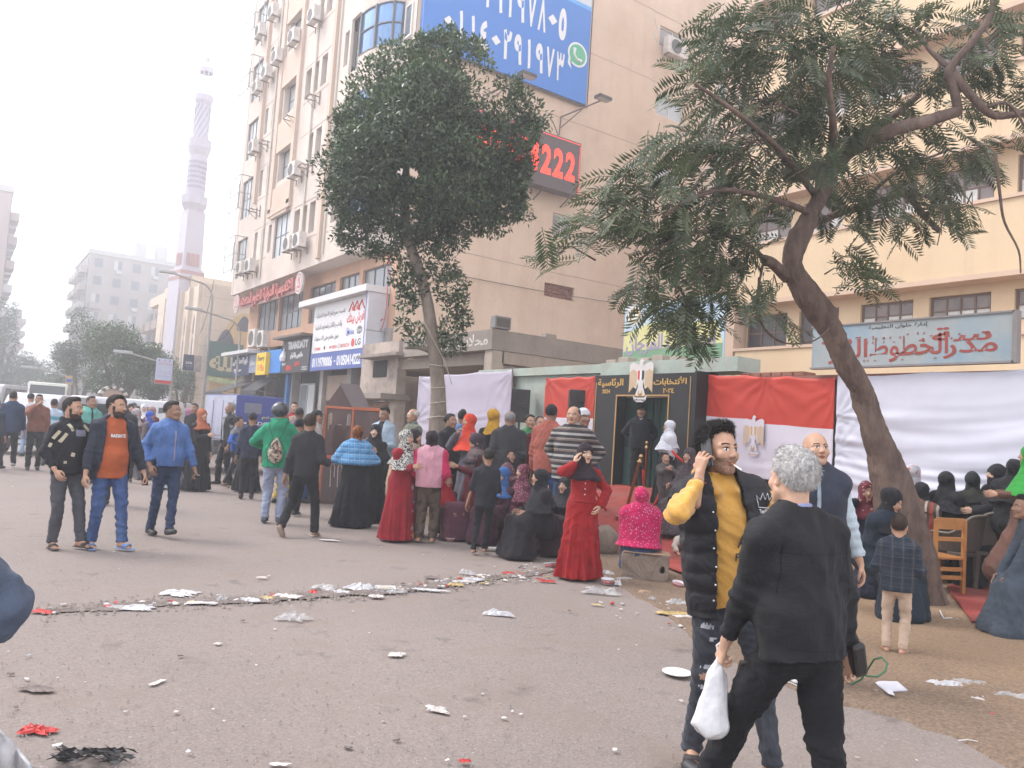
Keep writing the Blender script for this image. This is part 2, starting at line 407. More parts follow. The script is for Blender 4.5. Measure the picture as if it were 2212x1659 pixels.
def hair_tufts(kind,v,f,near,seed,T,m,root,hs):
 """short locks standing off the hair surface"""
 if near<2 or len(f)==0 or kind=='buzz':return
 rng=np.random.default_rng(seed);n={3:5200,2:900}[near];N=vnormals(v,f);i=rng.integers(0,len(f),n);w=rng.dirichlet((1,1,1,1),n)[:,:,None];P=(v[f[i]]*w).sum(1);Nn=N[f[i,0]]
 if kind=='balding':n=n//2;P,Nn=P[:n],Nn[:n]
 flow=np.cross(Nn,[1,0,0])*-1+np.array([0,0,-.2]);D=flow*{'curly':.2,'short':.8}.get(kind,1.0)+Nn*{'curly':.9,'short':.35,'thin':.30}.get(kind,.25)+rng.normal(size=(n,3))*{'curly':.7,'thin':.45}.get(kind,.3);D /= np.linalg.norm(D,axis=1)[:,None]
 L={'curly':.016,'short':.014,'thin':.022,'balding':.010,'bun':.016,'long':.03}[kind]*rng.uniform(.5,1.3,n)[:,None];S=np.cross(D,Nn);S /= np.linalg.norm(S,axis=1)[:,None]+1e-6;wd=(.0012 if near==3 else .0026)
 P=P-Nn*.002;mid=P+D*L*.55+Nn*.001;tip=P+D*L-Nn*L*(.25 if kind!='curly' else-.1)+S*rng.normal(size=(n,1))*.003
 V=np.stack([P-S*wd,P+S*wd,mid+S*wd*.8,mid-S*wd*.8,tip,tip+S*wd*.3],1).reshape(-1,3);b=np.arange(n)[:,None]*6;F=np.concatenate([b+np.array([[0,1,2,3]]),b+np.array([[3,2,5,4]])]);o=mesh_obj('hair_locks',T(V),F,m,root);o['kind']='stuff'
def ik(a,c,l1,l2,pole):
 a=np.array(a,float);c=np.array(c,float);d=c-a;L=np.linalg.norm(d);mx=(l1+l2)*.998
 if L>mx:c=a+d/L*mx;d=c-a;L=mx
 u=d/L;x=(l1*l1-l2*l2+L*L)/(2*L);h=math.sqrt(max(l1*l1-x*x,0));pole=np.array(pole,float);pole-=u*(pole@u)
 pole /= np.linalg.norm(pole)+1e-9
 return a+u*x+pole*h,c
def unit(v):v=np.array(v,float);return v/(np.linalg.norm(v)+1e-9)
def frame(fing,back):
 z=unit(fing);y=np.array(back,float);y=unit(y-z*(y@z));return y,z
PEOPLE=[]
def person(label,at=None,pos=None,depth=None,H=1.75,face=0,near=0,tone='tan',seat=None,seatfwd=0,lean=0,tilt=0,twist=0,hy=0,hp=0,hr=0,rh=None,lh=None,rp=None,lp=None,rf=(.10,.03,0),lf=(-.10,-.02,0),rtoe=0,ltoe=0,rfp=0,lfp=0,rcurl=.45,lcurl=.45,rback=None,lback=None,rdir=None,ldir=None,fat=0,hair=('short',None),head=None,beard=0,top=None,legs=None,robe=None,wear=(),feet=('shoe',None),shoulder=0,child=False,elev=None,group=None,hipw=1.0,seed=None,name='person',cat='person'):
 """near 3: a few metres off, 2: about ten metres, 1: fifteen, 0: far"""
 seed=len(PEOPLE)if seed is None else seed
 h={3:.0095,2:.013,1:.019,0:.028}[near];hres={3:.0036,2:.0052,1:.0085,0:.0125}[near];fres={3:.0052,2:.0062,1:.0085,0:.014}[near]
 s=H/1.75
 if pos is None:
  q=onG(*at)if depth is None else atD(at[0],at[1],depth);pos=np.array([q[0],q[1],gz(q[0],q[1])])
 pos=np.array(pos,float)
 if len(pos)==2:pos=np.array([pos[0],pos[1],gz(*pos)])
 if elev is not None:pos[2]=elev
 tc=-unit([pos[0],pos[1],0]);rt=np.array([-tc[1]*-1,-tc[0],0]);rt=np.array([-tc[1],tc[0],0])
 fv=math.cos(R(face))*tc+math.sin(R(face))*rt
 root=empty(name,pos,math.atan2(-fv[0],fv[1]),label,cat,group)
 hs=1.05*s**.55 if not child else s**.30*.93
 wd=s if not child else s*1.06
 Mu=rotm(R(twist),R(lean),R(tilt));pel=np.array([0,0,.93*s if seat is None else seat+.09*s]);pel[1]+=seatfwd
 def up(x,y,z):return pel+Mu@np.array([x*wd,y*wd,z*s])
 neck=up(0,-.01,.545);chest=up(0,.0,.34);headc=up(0,.012,.545)+Mu@np.array([0,.005,0])+np.array([0,0,0])
 hd_up=Mu@np.array([0,0,1.0]);headc=neck+hd_up*(.045*s)+np.array([0,.015*s,.105*hs]);MH=rotm(R(twist+hy),R(hp),R(hr))
 if child:headc[2]+=.0
 shw=.160+fat*.018+shoulder
 SR,SL=up(shw,-.012,.452),up(-shw,-.012,.452)
 HR,HL=pel+rotm(R(twist*.3))@np.array([.09*wd*hipw,0,-.02*s]),pel+rotm(R(twist*.3))@np.array([-.09*wd*hipw,0,-.02*s])
 A1,A2,T1,T2=.285*s,.25*s,.43*s,.42*s
 rh=up(*((.262+fat*.025,.05,-.10)if rh is None else(0,0,0)))if rh is None else np.array(rh,float)*s
 lh=up(-(.262+fat*.025),.05,-.10)if lh is None else np.array(lh,float)*s
 ER,WR=ik(SR,rh,A1,A2,rp or(.12,-1,-.25));EL,WL=ik(SL,lh,A1,A2,lp or(-.12,-1,-.25))
 FR=np.array(rf,float)*s+np.array([0,0,.075*s]);FL=np.array(lf,float)*s+np.array([0,0,.075*s])
 kp=(0,1,.1)if seat is None else(0,1,.8)
 KR,AR_=ik(HR,FR,T1,T2,(kp[0]+.12,kp[1],kp[2]));KL,AL_=ik(HL,FL,T1,T2,(kp[0]-.12,kp[1],kp[2]))
 J=dict(s=s,wd=wd,pel=pel,Mu=Mu,neck=neck,SR=SR,SL=SL,ER=ER,EL=EL,WR=WR,WL=WL,HR=HR,HL=HL,KR=KR,KL=KL,AR=AR_,AL=AL_,up=up,h=h,fat=fat,headc=headc,MH=MH,hs=hs,root=root)
 sk=skin_mat(tone)
    # ---- body: coarse under the clothes, fine head and hands, one mesh
 pts=np.array([pel,neck,SR,SL,ER,EL,WR,WL,HR,HL,KR,KL,AR_,AL_]);g=G(pts.min(0)-.12*s,pts.max(0)+.1*s,.032*max(s,.7))
 g.cone(pel,up(0,0,.25),.115*s,.12*s,.03,sc=(1.15,.75,1));g.cone(up(0,0,.2),up(0,0,.42),.12*s,.115*s,.03,sc=(1.15,.75,1));g.cone(SR,SL,.045*s,.045*s,.03);g.cone(up(0,0,.4),neck,.09*s,.045*s,.04)
 for a,b,c in((SR,ER,WR),(SL,EL,WL)):g.cone(a,b,.042*s,.036*s,.02);g.cone(b,c,.034*s,.024*s,.01)
 for a,b,c in((HR,KR,AR_),(HL,KL,AL_)):g.cone(a,b,.07*s,.05*s,.02);g.cone(b,c,.048*s,.034*s,.01)
 v,f=g.mesh();V=[v];Fc=[f];Mi=[np.zeros(len(f),int)];n=len(v)
 hv,hf,hm=head_arrays(hres,beard,child);rj=np.random.default_rng(seed+5)
 jit=1+rj.uniform(-.05,.05,3)if head is None else np.array(head)
 hv2=(hv*jit*hs)@MH.T+headc;V.append(hv2);Fc.append(hf+n);Mi.append(hm);n+=len(hv)
 for(W,E,side,curl,back,dr)in((WR,ER,1,rcurl,rback,rdir),(WL,EL,-1,lcurl,lback,ldir)):
  z=unit(W-E)if dr is None else unit(dr);bk=np.array([side,.25,.1])if back is None else np.array(back)
  y,z=frame(z,bk);x=np.cross(y,z)
  if back is None and x[1]<0:x=-x
  if back is not None and not isinstance(back,np.ndarray):
   x=np.cross(y,z)*(1 if side>0 else-1)
  Mh=np.stack([x,y,z],1);hsz=s*.98;lo=W-.2*hsz;hi=W+.2*hsz
  gg=G(lo,hi,fres);gg.cone(W-z*.12*s,W,.030*s,.025*s,.01)
  hand_prims(gg,W+z*.035*s,Mh,hsz,curl);v,f=gg.mesh();V.append(v);Fc.append(f+n);Mi.append(np.zeros(len(f),int));n+=len(v)
 bare=feet[0]in('sandal','slide','bare')
 for(A,K,toe,fp)in((AR_,KR,rtoe,rfp),(AL_,KL,ltoe,lfp)):
  if not bare:continue
  Mf=rotm(R(toe),R(fp));gg=G(A-.2*s,A+.26*s,fres*1.15)
  gg.cone(A+unit(K-A)*.12*s,A,.040*s,.033*s,.02)
  gg.cone((0,-.035*s,-.035*s),(0,.08*s,-.04*s),.032*s,.034*s,.02,M=Mf,o=A,sc=(1.05,1,.8))
  gg.cone((0,-.0*s,-.0*s),(0,.09*s,-.035*s),.034*s,.025*s,.02,M=Mf,o=A)
  if near>=2:
   for i in range(5):
    sx=(-1 if A is AR_ else 1)*(.028-.014*i)*s
    gg.cone((sx,.10*s,-.048*s),(sx*1.1,(.152-.008*i)*s,-.052*s),.012*s,(.0105-.0012*i)*s,.004,M=Mf,o=A)
  else:gg.cone((0,.09*s,-.045*s),(0,.135*s,-.05*s),.034*s,.026*s,.01,M=Mf,o=A,sc=(1.2,1,.6))
  v,f=gg.mesh();V.append(v);Fc.append(f+n);Mi.append(np.zeros(len(f),int));n+=len(v)
 hairm=hair[1]or HAIRM()
 mesh_obj('body',np.concatenate(V),np.concatenate(Fc),[sk,hairm,LIP(),EYEW(),EYEI(),STUB(),mat('beard_dark',(.040,.027,.021),.85,.5,90,.6,.006)],root,np.concatenate(Mi),True)
    # ---- hair
 def hg(lo=(-.13,-.17,-.3),hi=(.13,.16,.17),r=None):
  return G(np.array(lo),np.array(hi),r or hres*1.15)
 def put(name,v,f,m,sm=True,amp=0,fr=40,**k):
  if len(v)==0:return None
  if amp:v=folds(v,f,amp,fr,seed,**k)
  return mesh_obj(name,(v*jit*hs)@MH.T+headc,f,m,root,None,sm)
 kind=hair[0]
 if kind in('short','curly','bun','balding','thin','buzz','long'):
  g=hg();t={'short':.011,'curly':.022,'bun':.012,'balding':.007,'thin':.017,'buzz':.005,'long':.016}[kind]
  g.ell((0,-.02,.033),(.076+t*(.35 if kind=='short' else 1),.098+t*(.8 if kind=='short' else 1),.088+t),0)
  if kind in('short','curly','thin','long'):g.ell((0,.03,.10+t*.3),(.050,.040,.022+t*.5),.03)
  if kind=='bun':g.ell((0,-.125,.02),(.035,.035,.035),.01)
  X,Y,Z=g._pts((slice(None),)*3)
  hl=np.interp(Y,[-.13,-.07,-.03,.0,.012,.024,.045,.07],[-.085,-.09,-.02,-.03,-.005,.055,.072,.078])+.006*np.sin(X*60)
  if kind=='long':hl=np.where(Y<-.01,-.2,hl)
  g.F=np.maximum(g.F+(np.clip(1-(Z-hl)/.055,0,1)**1.3*(t+.003)).astype(np.float32),(hl-Z+0*X).astype(np.float32))
  if kind=='balding':g.ell((0,.03,.14),(.085,.125,.10),.01,sub=True)
  for sd in(-1,1):g.ell((sd*.085,.002,-.008),(.02,.022,.034),.004,sub=True)
  v,f=g.mesh();hair_tufts(kind,v,f,near,seed,lambda q:(q*jit*hs)@MH.T+headc,hairm,root,hs);put('hair',v,f,hairm,True,{'curly':.007,'short':.003,'thin':.005,'balding':.002,'buzz':.0008,'bun':.002,'long':.003}[kind],46 if kind!='curly' else 60)
 if kind=='cap' or kind=='turban' or kind=='helmet' or kind=='beanie':
  g=hg();t={'cap':.012,'turban':.022,'helmet':.036,'beanie':.014}[kind]
  g.ell((0,-.02,.04),(.076+t,.098+t,.086+t),0)
  X,Y,Z=g._pts((slice(None),)*3);hl=np.interp(Y,[-.13,.0,.08],[-.02,.02,.045])if kind!='helmet' else np.interp(Y,[-.15,.0,.05,.08],[-.08,-.07,.02,.05])
  g.F=np.maximum(g.F,(hl-Z+0*X).astype(np.float32))
  if kind=='cap':g.cone((-.03,.08,.052),(.03,.08,.052),.04,.04,.005,sc=(1,1.6,.16))
  v,f=g.mesh();put({'cap':'cap','turban':'turban','helmet':'helmet','beanie':'beanie'}[kind],v,f,hair[2],True,.004 if kind=='turban' else 0,40)
  if kind in('cap','turban','beanie'):
   g=hg();g.ell((0,-.02,.03),(.082,.103,.085),0);X,Y,Z=g._pts((slice(None),)*3)
   hl=np.interp(Y,[-.13,-.07,-.03,.0,.012,.03],[-.075,-.085,-.03,-.035,-.025,.06]);g.F=np.maximum(g.F,(hl-Z+0*X).astype(np.float32));g.cut((0,0,1),.05)
   for sd in(-1,1):g.ell((sd*.085,.002,-.008),(.02,.022,.034),.004,sub=True)
   v,f=g.mesh();put('hair',v,f,hairm,True,.002,46)
  if kind=='helmet':
   g=hg();g.ell((0,.0,.03),(.105,.15,.10),0);g.ell((0,-.0,.03),(.100,.145,.095),0,sub=True);g.cut((0,-1,0),-.06);g.cut((0,0,1),.05);g.cut((0,0,-1),.05)
   v,f=g.mesh();put('visor',v,f,mat('visor_plastic',(.35,.45,.5),.15,.05,3,0,spec=.6))
 if kind in('hijab','niqab','hijab_long','hijab_short'):
  t=.016;g=G((-.3,-.27,-.52),(.3,.27,.16),max(hres*1.5,.006)if near else .016)
  g.ell((0,-.022,.03),(.076+t+.003,.098+t+.006,.09+t),0);g.ell((0,.02,-.035),(.065+t,.066+t*.6,.09+t),.03)
  g.cone((0,-.01,-.09),(0,-.02,-.17),.075,.088,.04)
  low={'hijab_short':-.165,'hijab':-.29,'niqab':-.37,'hijab_long':-.44}[kind]
  if kind in('hijab','hijab_short'):g.cone((0,-.012,-.14),(0,.0,-.30),.088,.205,.06,sc=(1.08,.92,1))
  else:g.cone((0,-.012,-.14),(0,0.0,-.47),.09,.285,.08,sc=(1.08,.90,1))
  X,Y,Z=g._pts((slice(None),)*3);hem=low+.010*np.sin(5*np.arctan2(X,Y)+seed)+np.where(Y>0,-.03,.02)
  g.F=np.maximum(g.F,(hem-Z).astype(np.float32))
  if kind=='niqab':g.ell((0,.12,.004),(.052,.07,.017),.006,sub=True)
  else:g.ell((0,.13,-.026),(.05,.10,.073),.012,sub=True)
  v,f=g.mesh();v=folds(v,f,.0045,15,seed,vert=1.3)
  Mb=rotm(R(twist));w=ss(-.20,-.08,v[:,2])[:,None];vv=v*jit*hs
  vv=(vv@MH.T)*w+(vv@(Mb@rotm(0,R(lean*.7))).T)*(1-w)
  mesh_obj('headscarf',vv+headc,f,hair[2],root,None,True)
    # ---- clothes
 if legs:make_legs(J,**({"m":legs}if not isinstance(legs,dict)else legs),seed=seed)
 if robe:make_robe(J,seat=seat,seed=seed,**robe)
 if top:make_top(J,seed=seed,**top)
 for w in wear:make_top(J,seed=seed+11,**w)
 if feet[0]!='none':make_feet(J,feet,rtoe,ltoe,rfp,lfp,near)
 PEOPLE.append(root);root['_']=0;del root['_']
 J['M']=Matrix.Translation(Vector(pos))@Matrix.Rotation(root.rotation_euler.z,4,'Z')
 return J
def world_pt(J,p):return J['M']@Vector(p)
def make_legs(J,m,w=1.0,hem=0.0,name='trousers',seed=0,rip=False,hi=.06):
 s,h=J['s'],J['h'];pts=np.array([J[k]for k in('HR','HL','KR','KL','AR','AL','pel')]);g=G(pts.min(0)-.16*s,pts.max(0)+.17*s,h*1.05)
 fat=J['fat']
 g.cone(J['pel']+np.array([0,-.015*s,.03*s]),J['pel']+np.array([0,-.015*s,-.05*s]),(.130+.02*fat)*s,.128*s,.05,sc=(1.1,.82+.1*fat,1))
 for a,b,c in((J['HR'],J['KR'],J['AR']),(J['HL'],J['KL'],J['AL'])):
  g.cone(a-np.array([0,0,.02*s]),b,(.092+.01*fat)*s*(.7+.3*w),.066*s*w,.035);g.cone(b,c+(b-c)*hem-unit(b-c)*.02*s,.064*s*w,(.048+.008)*s*w,.015)
  e=c+(b-c)*hem-unit(b-c)*.0*s;u=unit(b-c);X,Y,Z=g._pts((slice(None),)*3)
  d=((e[0]-X)*u[0]+(e[1]-Y)*u[1]+(e[2]-Z)*u[2]);near_=((X-e[0])**2+(Y-e[1])**2+(Z-e[2])**2)<(.17*s)**2
  g.F=np.where(near_&(d>0),np.maximum(g.F,d),g.F).astype(np.float32)
 g.cut((0,0,1),J['pel'][2]+hi*s+.04)
 v,f=g.mesh();v=folds(v,f,.0065*s if h<.02 else .004,15,seed+3,vert=1.5,detail=.7)
 for b,c in((J['KR'],J['AR']),(J['KL'],J['AL'])):
  d=np.linalg.norm(v-b,axis=1);k=np.exp(-(d/(.12*s))**2);N=vnormals(v,f);v=v+N*(k*.003*s*np.sin((v-b)@unit(b-c)*80/s+np.sin(v[:,0]*40)))[:,None]
  d=np.linalg.norm(v-c,axis=1);k=np.exp(-(d/(.15*s))**2);v=v+N*(k*.0035*s*np.sin((v-c)@unit(b-c)*90/s+1+np.sin(v[:,0]*50)))[:,None]
 mats=[m];mi=None
 if rip:
  c=v[f].mean(1);mats=[m,skin_mat('tan'),mat('denim_fray',(.35,.36,.38),.9,.3,30,.3)];mi=np.zeros(len(f),int)
  for K,A,offs in((J['KR'],J['AR'],((0,.0,.045,1),(0,.045,.03,2),(0,-.055,.035,2),(.02,.25,.03,2),(-.01,.19,.022,2))),(J['KL'],J['AL'],((0,.0,.04,1),(0,.04,.028,2),(0,-.05,.03,2),(.01,.22,.028,2)))):
   for dx,dz,r,mm in offs:
    q=K+np.array([dx,0,dz])*s;dd=np.hypot((c[:,0]-q[0])*.6,(c[:,2]-q[2])*1.6)+.004*np.sin(c[:,0]*400)
    mi[(dd<r*s*.62)&(c[:,1]>q[1]+.02*s)]=mm
 mesh_obj(name,v,f,mats,J['root'],mi,True)
def make_top(J,m,kind='jacket',hem=-.08,t=.02,sleeves=True,open=0,name=None,seed=0,quilt=0,hood=None,collar=True,short=0,m2=None,cuff=None,flare=0,neckv=0,scale=1.0):
 """t thickness over the body; hem relative to the pelvis; open = half width of the gap in front; short = bare part of the forearm 0..1"""
 s,h,up,Mu,wd,fat=J['s'],J['h'],J['up'],J['Mu'],J['wd'],J['fat']
 name=name or{'jacket':'jacket','vest':'vest','shirt':'shirt','hoodie':'hoodie','shawl':'shawl','sweater':'sweater','coat':'coat'}.get(kind,kind)
 pts=[J['pel'],J['neck'],J['SR'],J['SL']]+([J['ER'],J['EL'],J['WR'],J['WL']]if sleeves else[]);pts=np.array(pts)
 lo=pts.min(0)-(.2+t)*s-np.array([0,0,max(0,-hem-.1)*s]);hi=pts.max(0)+(.16+t)*s;g=G(lo,hi,h)
 T=t*s;o=J['pel']
 belly=.118+.035*fat
 g.cone((0,0,(hem+.02)*s),(0,0,.12*s),(.128+.02*fat+flare)*wd+T,(.122+.025*fat)*wd+T,0,sc=(1.22,.86+.14*fat,1),M=Mu,o=o)
 g.cone((0,0.01*s,.1*s),(0,.0,.36*s),(.122+.025*fat)*wd+T,.128*wd+T,.04,sc=(1.25,.84+.08*fat,1),M=Mu,o=o)
 if fat>.3:g.ell((0,.05*wd,.10*s),(.14*wd,.12*wd*fat+.03,.15*s),.06,M=Mu,o=o)
 g.cone((0,0,.33*s),(0,-.008*s,.42*s),.126*wd+T,.10*wd+T,.05,sc=(1.25,.84,1),M=Mu,o=o)
 g.cone(J['SR']+Mu@np.array([-.01,0,.0])*s,J['SL']+Mu@np.array([.01,0,.0])*s,.048*s+T,.048*s+T,.05)
 g.cone(up(0,-.008,.42),J['neck']+Mu@np.array([0,0,.0]),.088*s+T,.056*s+T,.06,sc=(1.15,.9,1))
 for S_ in(J['SR'],J['SL']):g.cone(S_,J['neck']+Mu@np.array([0,-.01,-.01])*s,.040*s+T,.042*s+T,.04)
 if sleeves:
  for a,b,c in((J['SR'],J['ER'],J['WR']),(J['SL'],J['EL'],J['WL'])):
   c2=c+(b-c)*(short+.06);g.cone(a,b,.049*s+T,.043*s+T*.85,.035);g.cone(b,c2,.042*s+T*.85,.032*s+T*.6,.02)
   u=unit(c2-b);X,Y,Z=g._pts((slice(None),)*3);d=((X-c2[0])*u[0]+(Y-c2[1])*u[1]+(Z-c2[2])*u[2])
   nr=((X-c2[0])**2+(Y-c2[1])**2+(Z-c2[2])**2)<(.10*s)**2;g.F=np.where(nr&(d>0),np.maximum(g.F,d),g.F).astype(np.float32)
 else:
  for S_,sd in((J['SR'],1),(J['SL'],-1)):
   q=S_+Mu@np.array([sd*.055,0,-.03])*s;g.cone(q,q+Mu@np.array([0,0,-.14])*s+np.array([sd*.03,0,0])*s,.055*s,.06*s,.01,sub=True)
 if kind=='hoodie' or hood:
  g.cone(J['neck']+Mu@np.array([-.055,-.055,-.0])*s,J['neck']+Mu@np.array([.055,-.055,-.0])*s,.05*s,.05*s,.03);g.ell((0,-.11*s,.49*s),(.095*s,.055*s,.085*s),.04,M=Mu,o=o)
  for sd in(-1,1):g.cone(J['neck']+Mu@np.array([sd*.098,-.035,.030])*s,J['neck']+Mu@np.array([sd*.050,.112,-.060])*s,.042*s,.030*s,.02)
 if collar and kind!='hoodie':
  for k in range(10):
   a0,a1=2*math.pi*k/10,2*math.pi*(k+1)/10
   if open and(math.cos(a0+.3)>.75):continue
   P=lambda a:J['neck']+Mu@np.array([.070*math.sin(a),.066*math.cos(a)-.006,-.004-.030*max(0,math.cos(a))])*s
   g.cone(P(a0),P(a1),.014*s+T*.4,.014*s+T*.4,.012)
 g.cone(J['neck']+Mu@np.array([0,.005,-.02])*s,J['neck']+Mu@np.array([0,.0,.12])*s,.05*s,.058*s,.004,sub=True)
 if neckv:g.cone(J['neck']+Mu@np.array([0,.07,-.12*neckv])*s,J['neck']+Mu@np.array([0,.06,.06])*s,.012*s,.055*s,.004,sub=True)
 u=Mu@np.array([0,0,-1.0]);c=o+Mu@np.array([0,0,hem*s]);X,Y,Z=g._pts((slice(None),)*3)
 dx,dy,dz=X-o[0],Y-o[1],Z-o[2];lx=Mu[0,0]*dx+Mu[1,0]*dy+Mu[2,0]*dz;ly=Mu[0,1]*dx+Mu[1,1]*dy+Mu[2,1]*dz;lz=Mu[0,2]*dx+Mu[1,2]*dy+Mu[2,2]*dz
 body=(np.abs(lx)<(.235+.05*fat)*wd)
 if sleeves:
  arm=np.zeros(g.F.shape,bool)
  for b,c2 in((J['ER'],J['WR']),(J['EL'],J['WL'])):
   ab=c2-b;L=ab@ab;tt=np.clip(((X-b[0])*ab[0]+(Y-b[1])*ab[1]+(Z-b[2])*ab[2])/L,0,1)
   arm|=((X-b[0]-tt*ab[0])**2+(Y-b[1]-tt*ab[1])**2+(Z-b[2]-tt*ab[2])**2)<(.062*s+T)**2
 else:arm=np.zeros(g.F.shape,bool)
 g.F=np.where(arm,g.F,np.maximum(g.F,(hem*s-lz).astype(np.float32)))
 g.F=np.where(arm,g.F,np.maximum(g.F,np.where(lz<hem*s+.04,-.2,-.2))).astype(np.float32)
 if open:
  gap=open*s*(1+.6*np.clip((.45*s-lz)/(.5*s),0,1));fr=np.maximum(np.abs(lx)-gap,-(ly-.02*s));am=arm&(np.abs(lx)>gap)if sleeves else arm
  hold=np.zeros(g.F.shape,bool)if not sleeves else arm
  g.F=np.where(hold,g.F,np.maximum(g.F,-fr)).astype(np.float32)
 v,f=g.mesh()
 if quilt:
  q=(v-o)@Mu;N=vnormals(v,f);v=v+N*(.011*s*(np.abs(np.sin((q[:,2]/s)*math.pi/quilt+.4))**.6-.6))[:,None];v=folds(v,f,.003,30,seed)
 amp={'vest':.003,'jacket':.009,'sweater':.006,'shirt':.006,'hoodie':.010,'coat':.009}.get(kind,.007)
 v=folds(v,f,amp*min(1,s)*.85,10,seed,vert=.62,detail=.8)
 if sleeves:
  for a,b,c in((J['SR'],J['ER'],J['WR']),(J['SL'],J['EL'],J['WL'])):
   N=vnormals(v,f)
   for q,dr in((b,unit(b-a)+unit(c-b)),(c,unit(c-b))):
    d=np.linalg.norm(v-q,axis=1);k=np.exp(-(d/(.10*s))**2);v=v+N*(k*.006*s*np.sin((v-q)@unit(dr)*100/s))[:,None]
 mats=[m];mi=None
 if m2 is not None:
  mats.append(m2);c=(v[f].mean(1)-o)@Mu;mi=np.zeros(len(f),int)
  if cuff=='hem':mi[(c[:,2]<(hem+.055)*s)]=1
  elif cuff=='sleeve':mi[np.abs(c[:,0])>.205*wd]=1
  elif cuff=='chest':mi[(c[:,2]>.27*s)&(c[:,2]<.36*s)]=1
  elif cuff=='front':mi[(np.abs(c[:,0])<.012*s+J['h']*.4)&(c[:,1]>0)]=1
  elif cuff=='shoulder':mi[(c[:,2]>.40*s)]=1
 return mesh_obj(name,v,f,mats,J['root'],mi,True)
def make_robe(J,m,seat=None,t=.02,hem=.02,flare=.08,sleeves=True,name='robe',m2=None,seed=0,sl=.0,cape=False,fold=1.0,waist=0):
 s,h,up,Mu,wd,fat=J['s'],J['h'],J['up'],J['Mu'],J['wd'],J['fat'];o=J['pel'];T=t*s
 pts=np.array([J[k]for k in('pel','neck','SR','SL','ER','EL','WR','WL','KR','KL','AR','AL')])
 g=G(pts.min(0)-np.array([.3,.3,.12])*s,pts.max(0)+.25*s,h*1.05)
 g.cone((0,0.0*s,-.02*s),(0,.0,.34*s),(.125+.03*fat)*wd+T,.118*wd+T,.05,sc=(1.2,.88+.1*fat,1),M=Mu,o=o)
 g.cone((0,0,.34*s),(0,-.008*s,.42*s),.120*wd+T,.09*wd+T,.04,sc=(1.2,.85,1),M=Mu,o=o)
 g.cone(J['SR'],J['SL'],.044*s+T,.044*s+T,.05);g.cone(up(0,-.008,.42),J['neck'],.085*s+T,.052*s+T,.06)
 for S_ in(J['SR'],J['SL']):g.cone(S_,J['neck']+Mu@np.array([0,-.01,-.01])*s,.036*s+T,.04*s+T,.04)
 if sleeves:
  for a,b,c in((J['SR'],J['ER'],J['WR']),(J['SL'],J['EL'],J['WL'])):
   g.cone(a,b,.046*s+T,.044*s+T,.04);g.cone(b,c+(b-c)*.05,.043*s+T,(.036+sl)*s+T,.02)
   if cape:g.cone((a+o)/2,(b+o)/2,.1*s,.1*s,.08)
 if seat is None:
  mid=(J['AR']+J['AL'])/2;r1=(.17+flare)*wd;dx=abs(J['AR'][0]-J['AL'][0])*.5;dy=abs(J['AR'][1]-J['AL'][1])*.5
  g.cone(o,(mid[0],mid[1],.0),(.15+.03*fat)*wd+T,r1+T,.06,sc=(1.1+dx*.5,.95+dy*.8,1))
 else:
  for a,b,c in((J['HR'],J['KR'],J['AR']),(J['HL'],J['KL'],J['AL'])):
   g.cone(a,b,.12*s+T,.095*s+T,.08);g.cone(b,c,.10*s+T,(.10+flare*.6)*s+T,.06)
  m1=(J['KR']+J['KL'])/2;m2_=(J['AR']+J['AL'])/2;g.cone(o,m1,.13*s,.09*s,.1);g.cone(m1,m2_,.10*s,(.12+flare)*s,.1)
  g.ell(o+np.array([0,-.02,-.05])*s,(.21*s,.19*s,.14*s),.06)
 g.cone(J['neck']+Mu@np.array([0,.005,-.02])*s,J['neck']+Mu@np.array([0,.0,.12])*s,.05*s,.058*s,.004,sub=True)
 if seat is None:g.cut((0,0,-1),-hem)
 else:g.cut((0,0,-1),-.012)
 v,f=g.mesh()
 ang=np.arctan2(v[:,0],v[:,1]);low=np.clip((o[2]-v[:,2])/max(o[2],.3),0,1);r=np.random.default_rng(seed);N=vnormals(v,f);N[:,2]*=.2
 w=1.2-2.2*np.abs(np.sin(ang*4.5+r.random()*6+.9*np.sin(v[:,2]*3+r.random()*6)))+.6*np.sin(ang*13+r.random()*6+v[:,2]*2)+.35*np.sin(ang*23+r.random()*6-v[:,2]*3)
 if seat is None:v=v+N*(w*low**1.0*.023*s*fold)[:,None]
 else:v=v+N*(w*.012*s*fold*np.clip(1-v[:,2]/(o[2]+.25),0,1))[:,None]
 v=folds(v,f,.008*s,10,seed+2,vert=.75,detail=.8)
 v[:,2]=np.maximum(v[:,2],.006)
 mats=[m];mi=None
 if m2 is not None:mats.append(m2);c=v[f].mean(1);mi=((np.abs(c[:,0])<.06*s)&(c[:,1]>0)).astype(int)
 mesh_obj(name,v,f,mats,J['root'],mi,True)
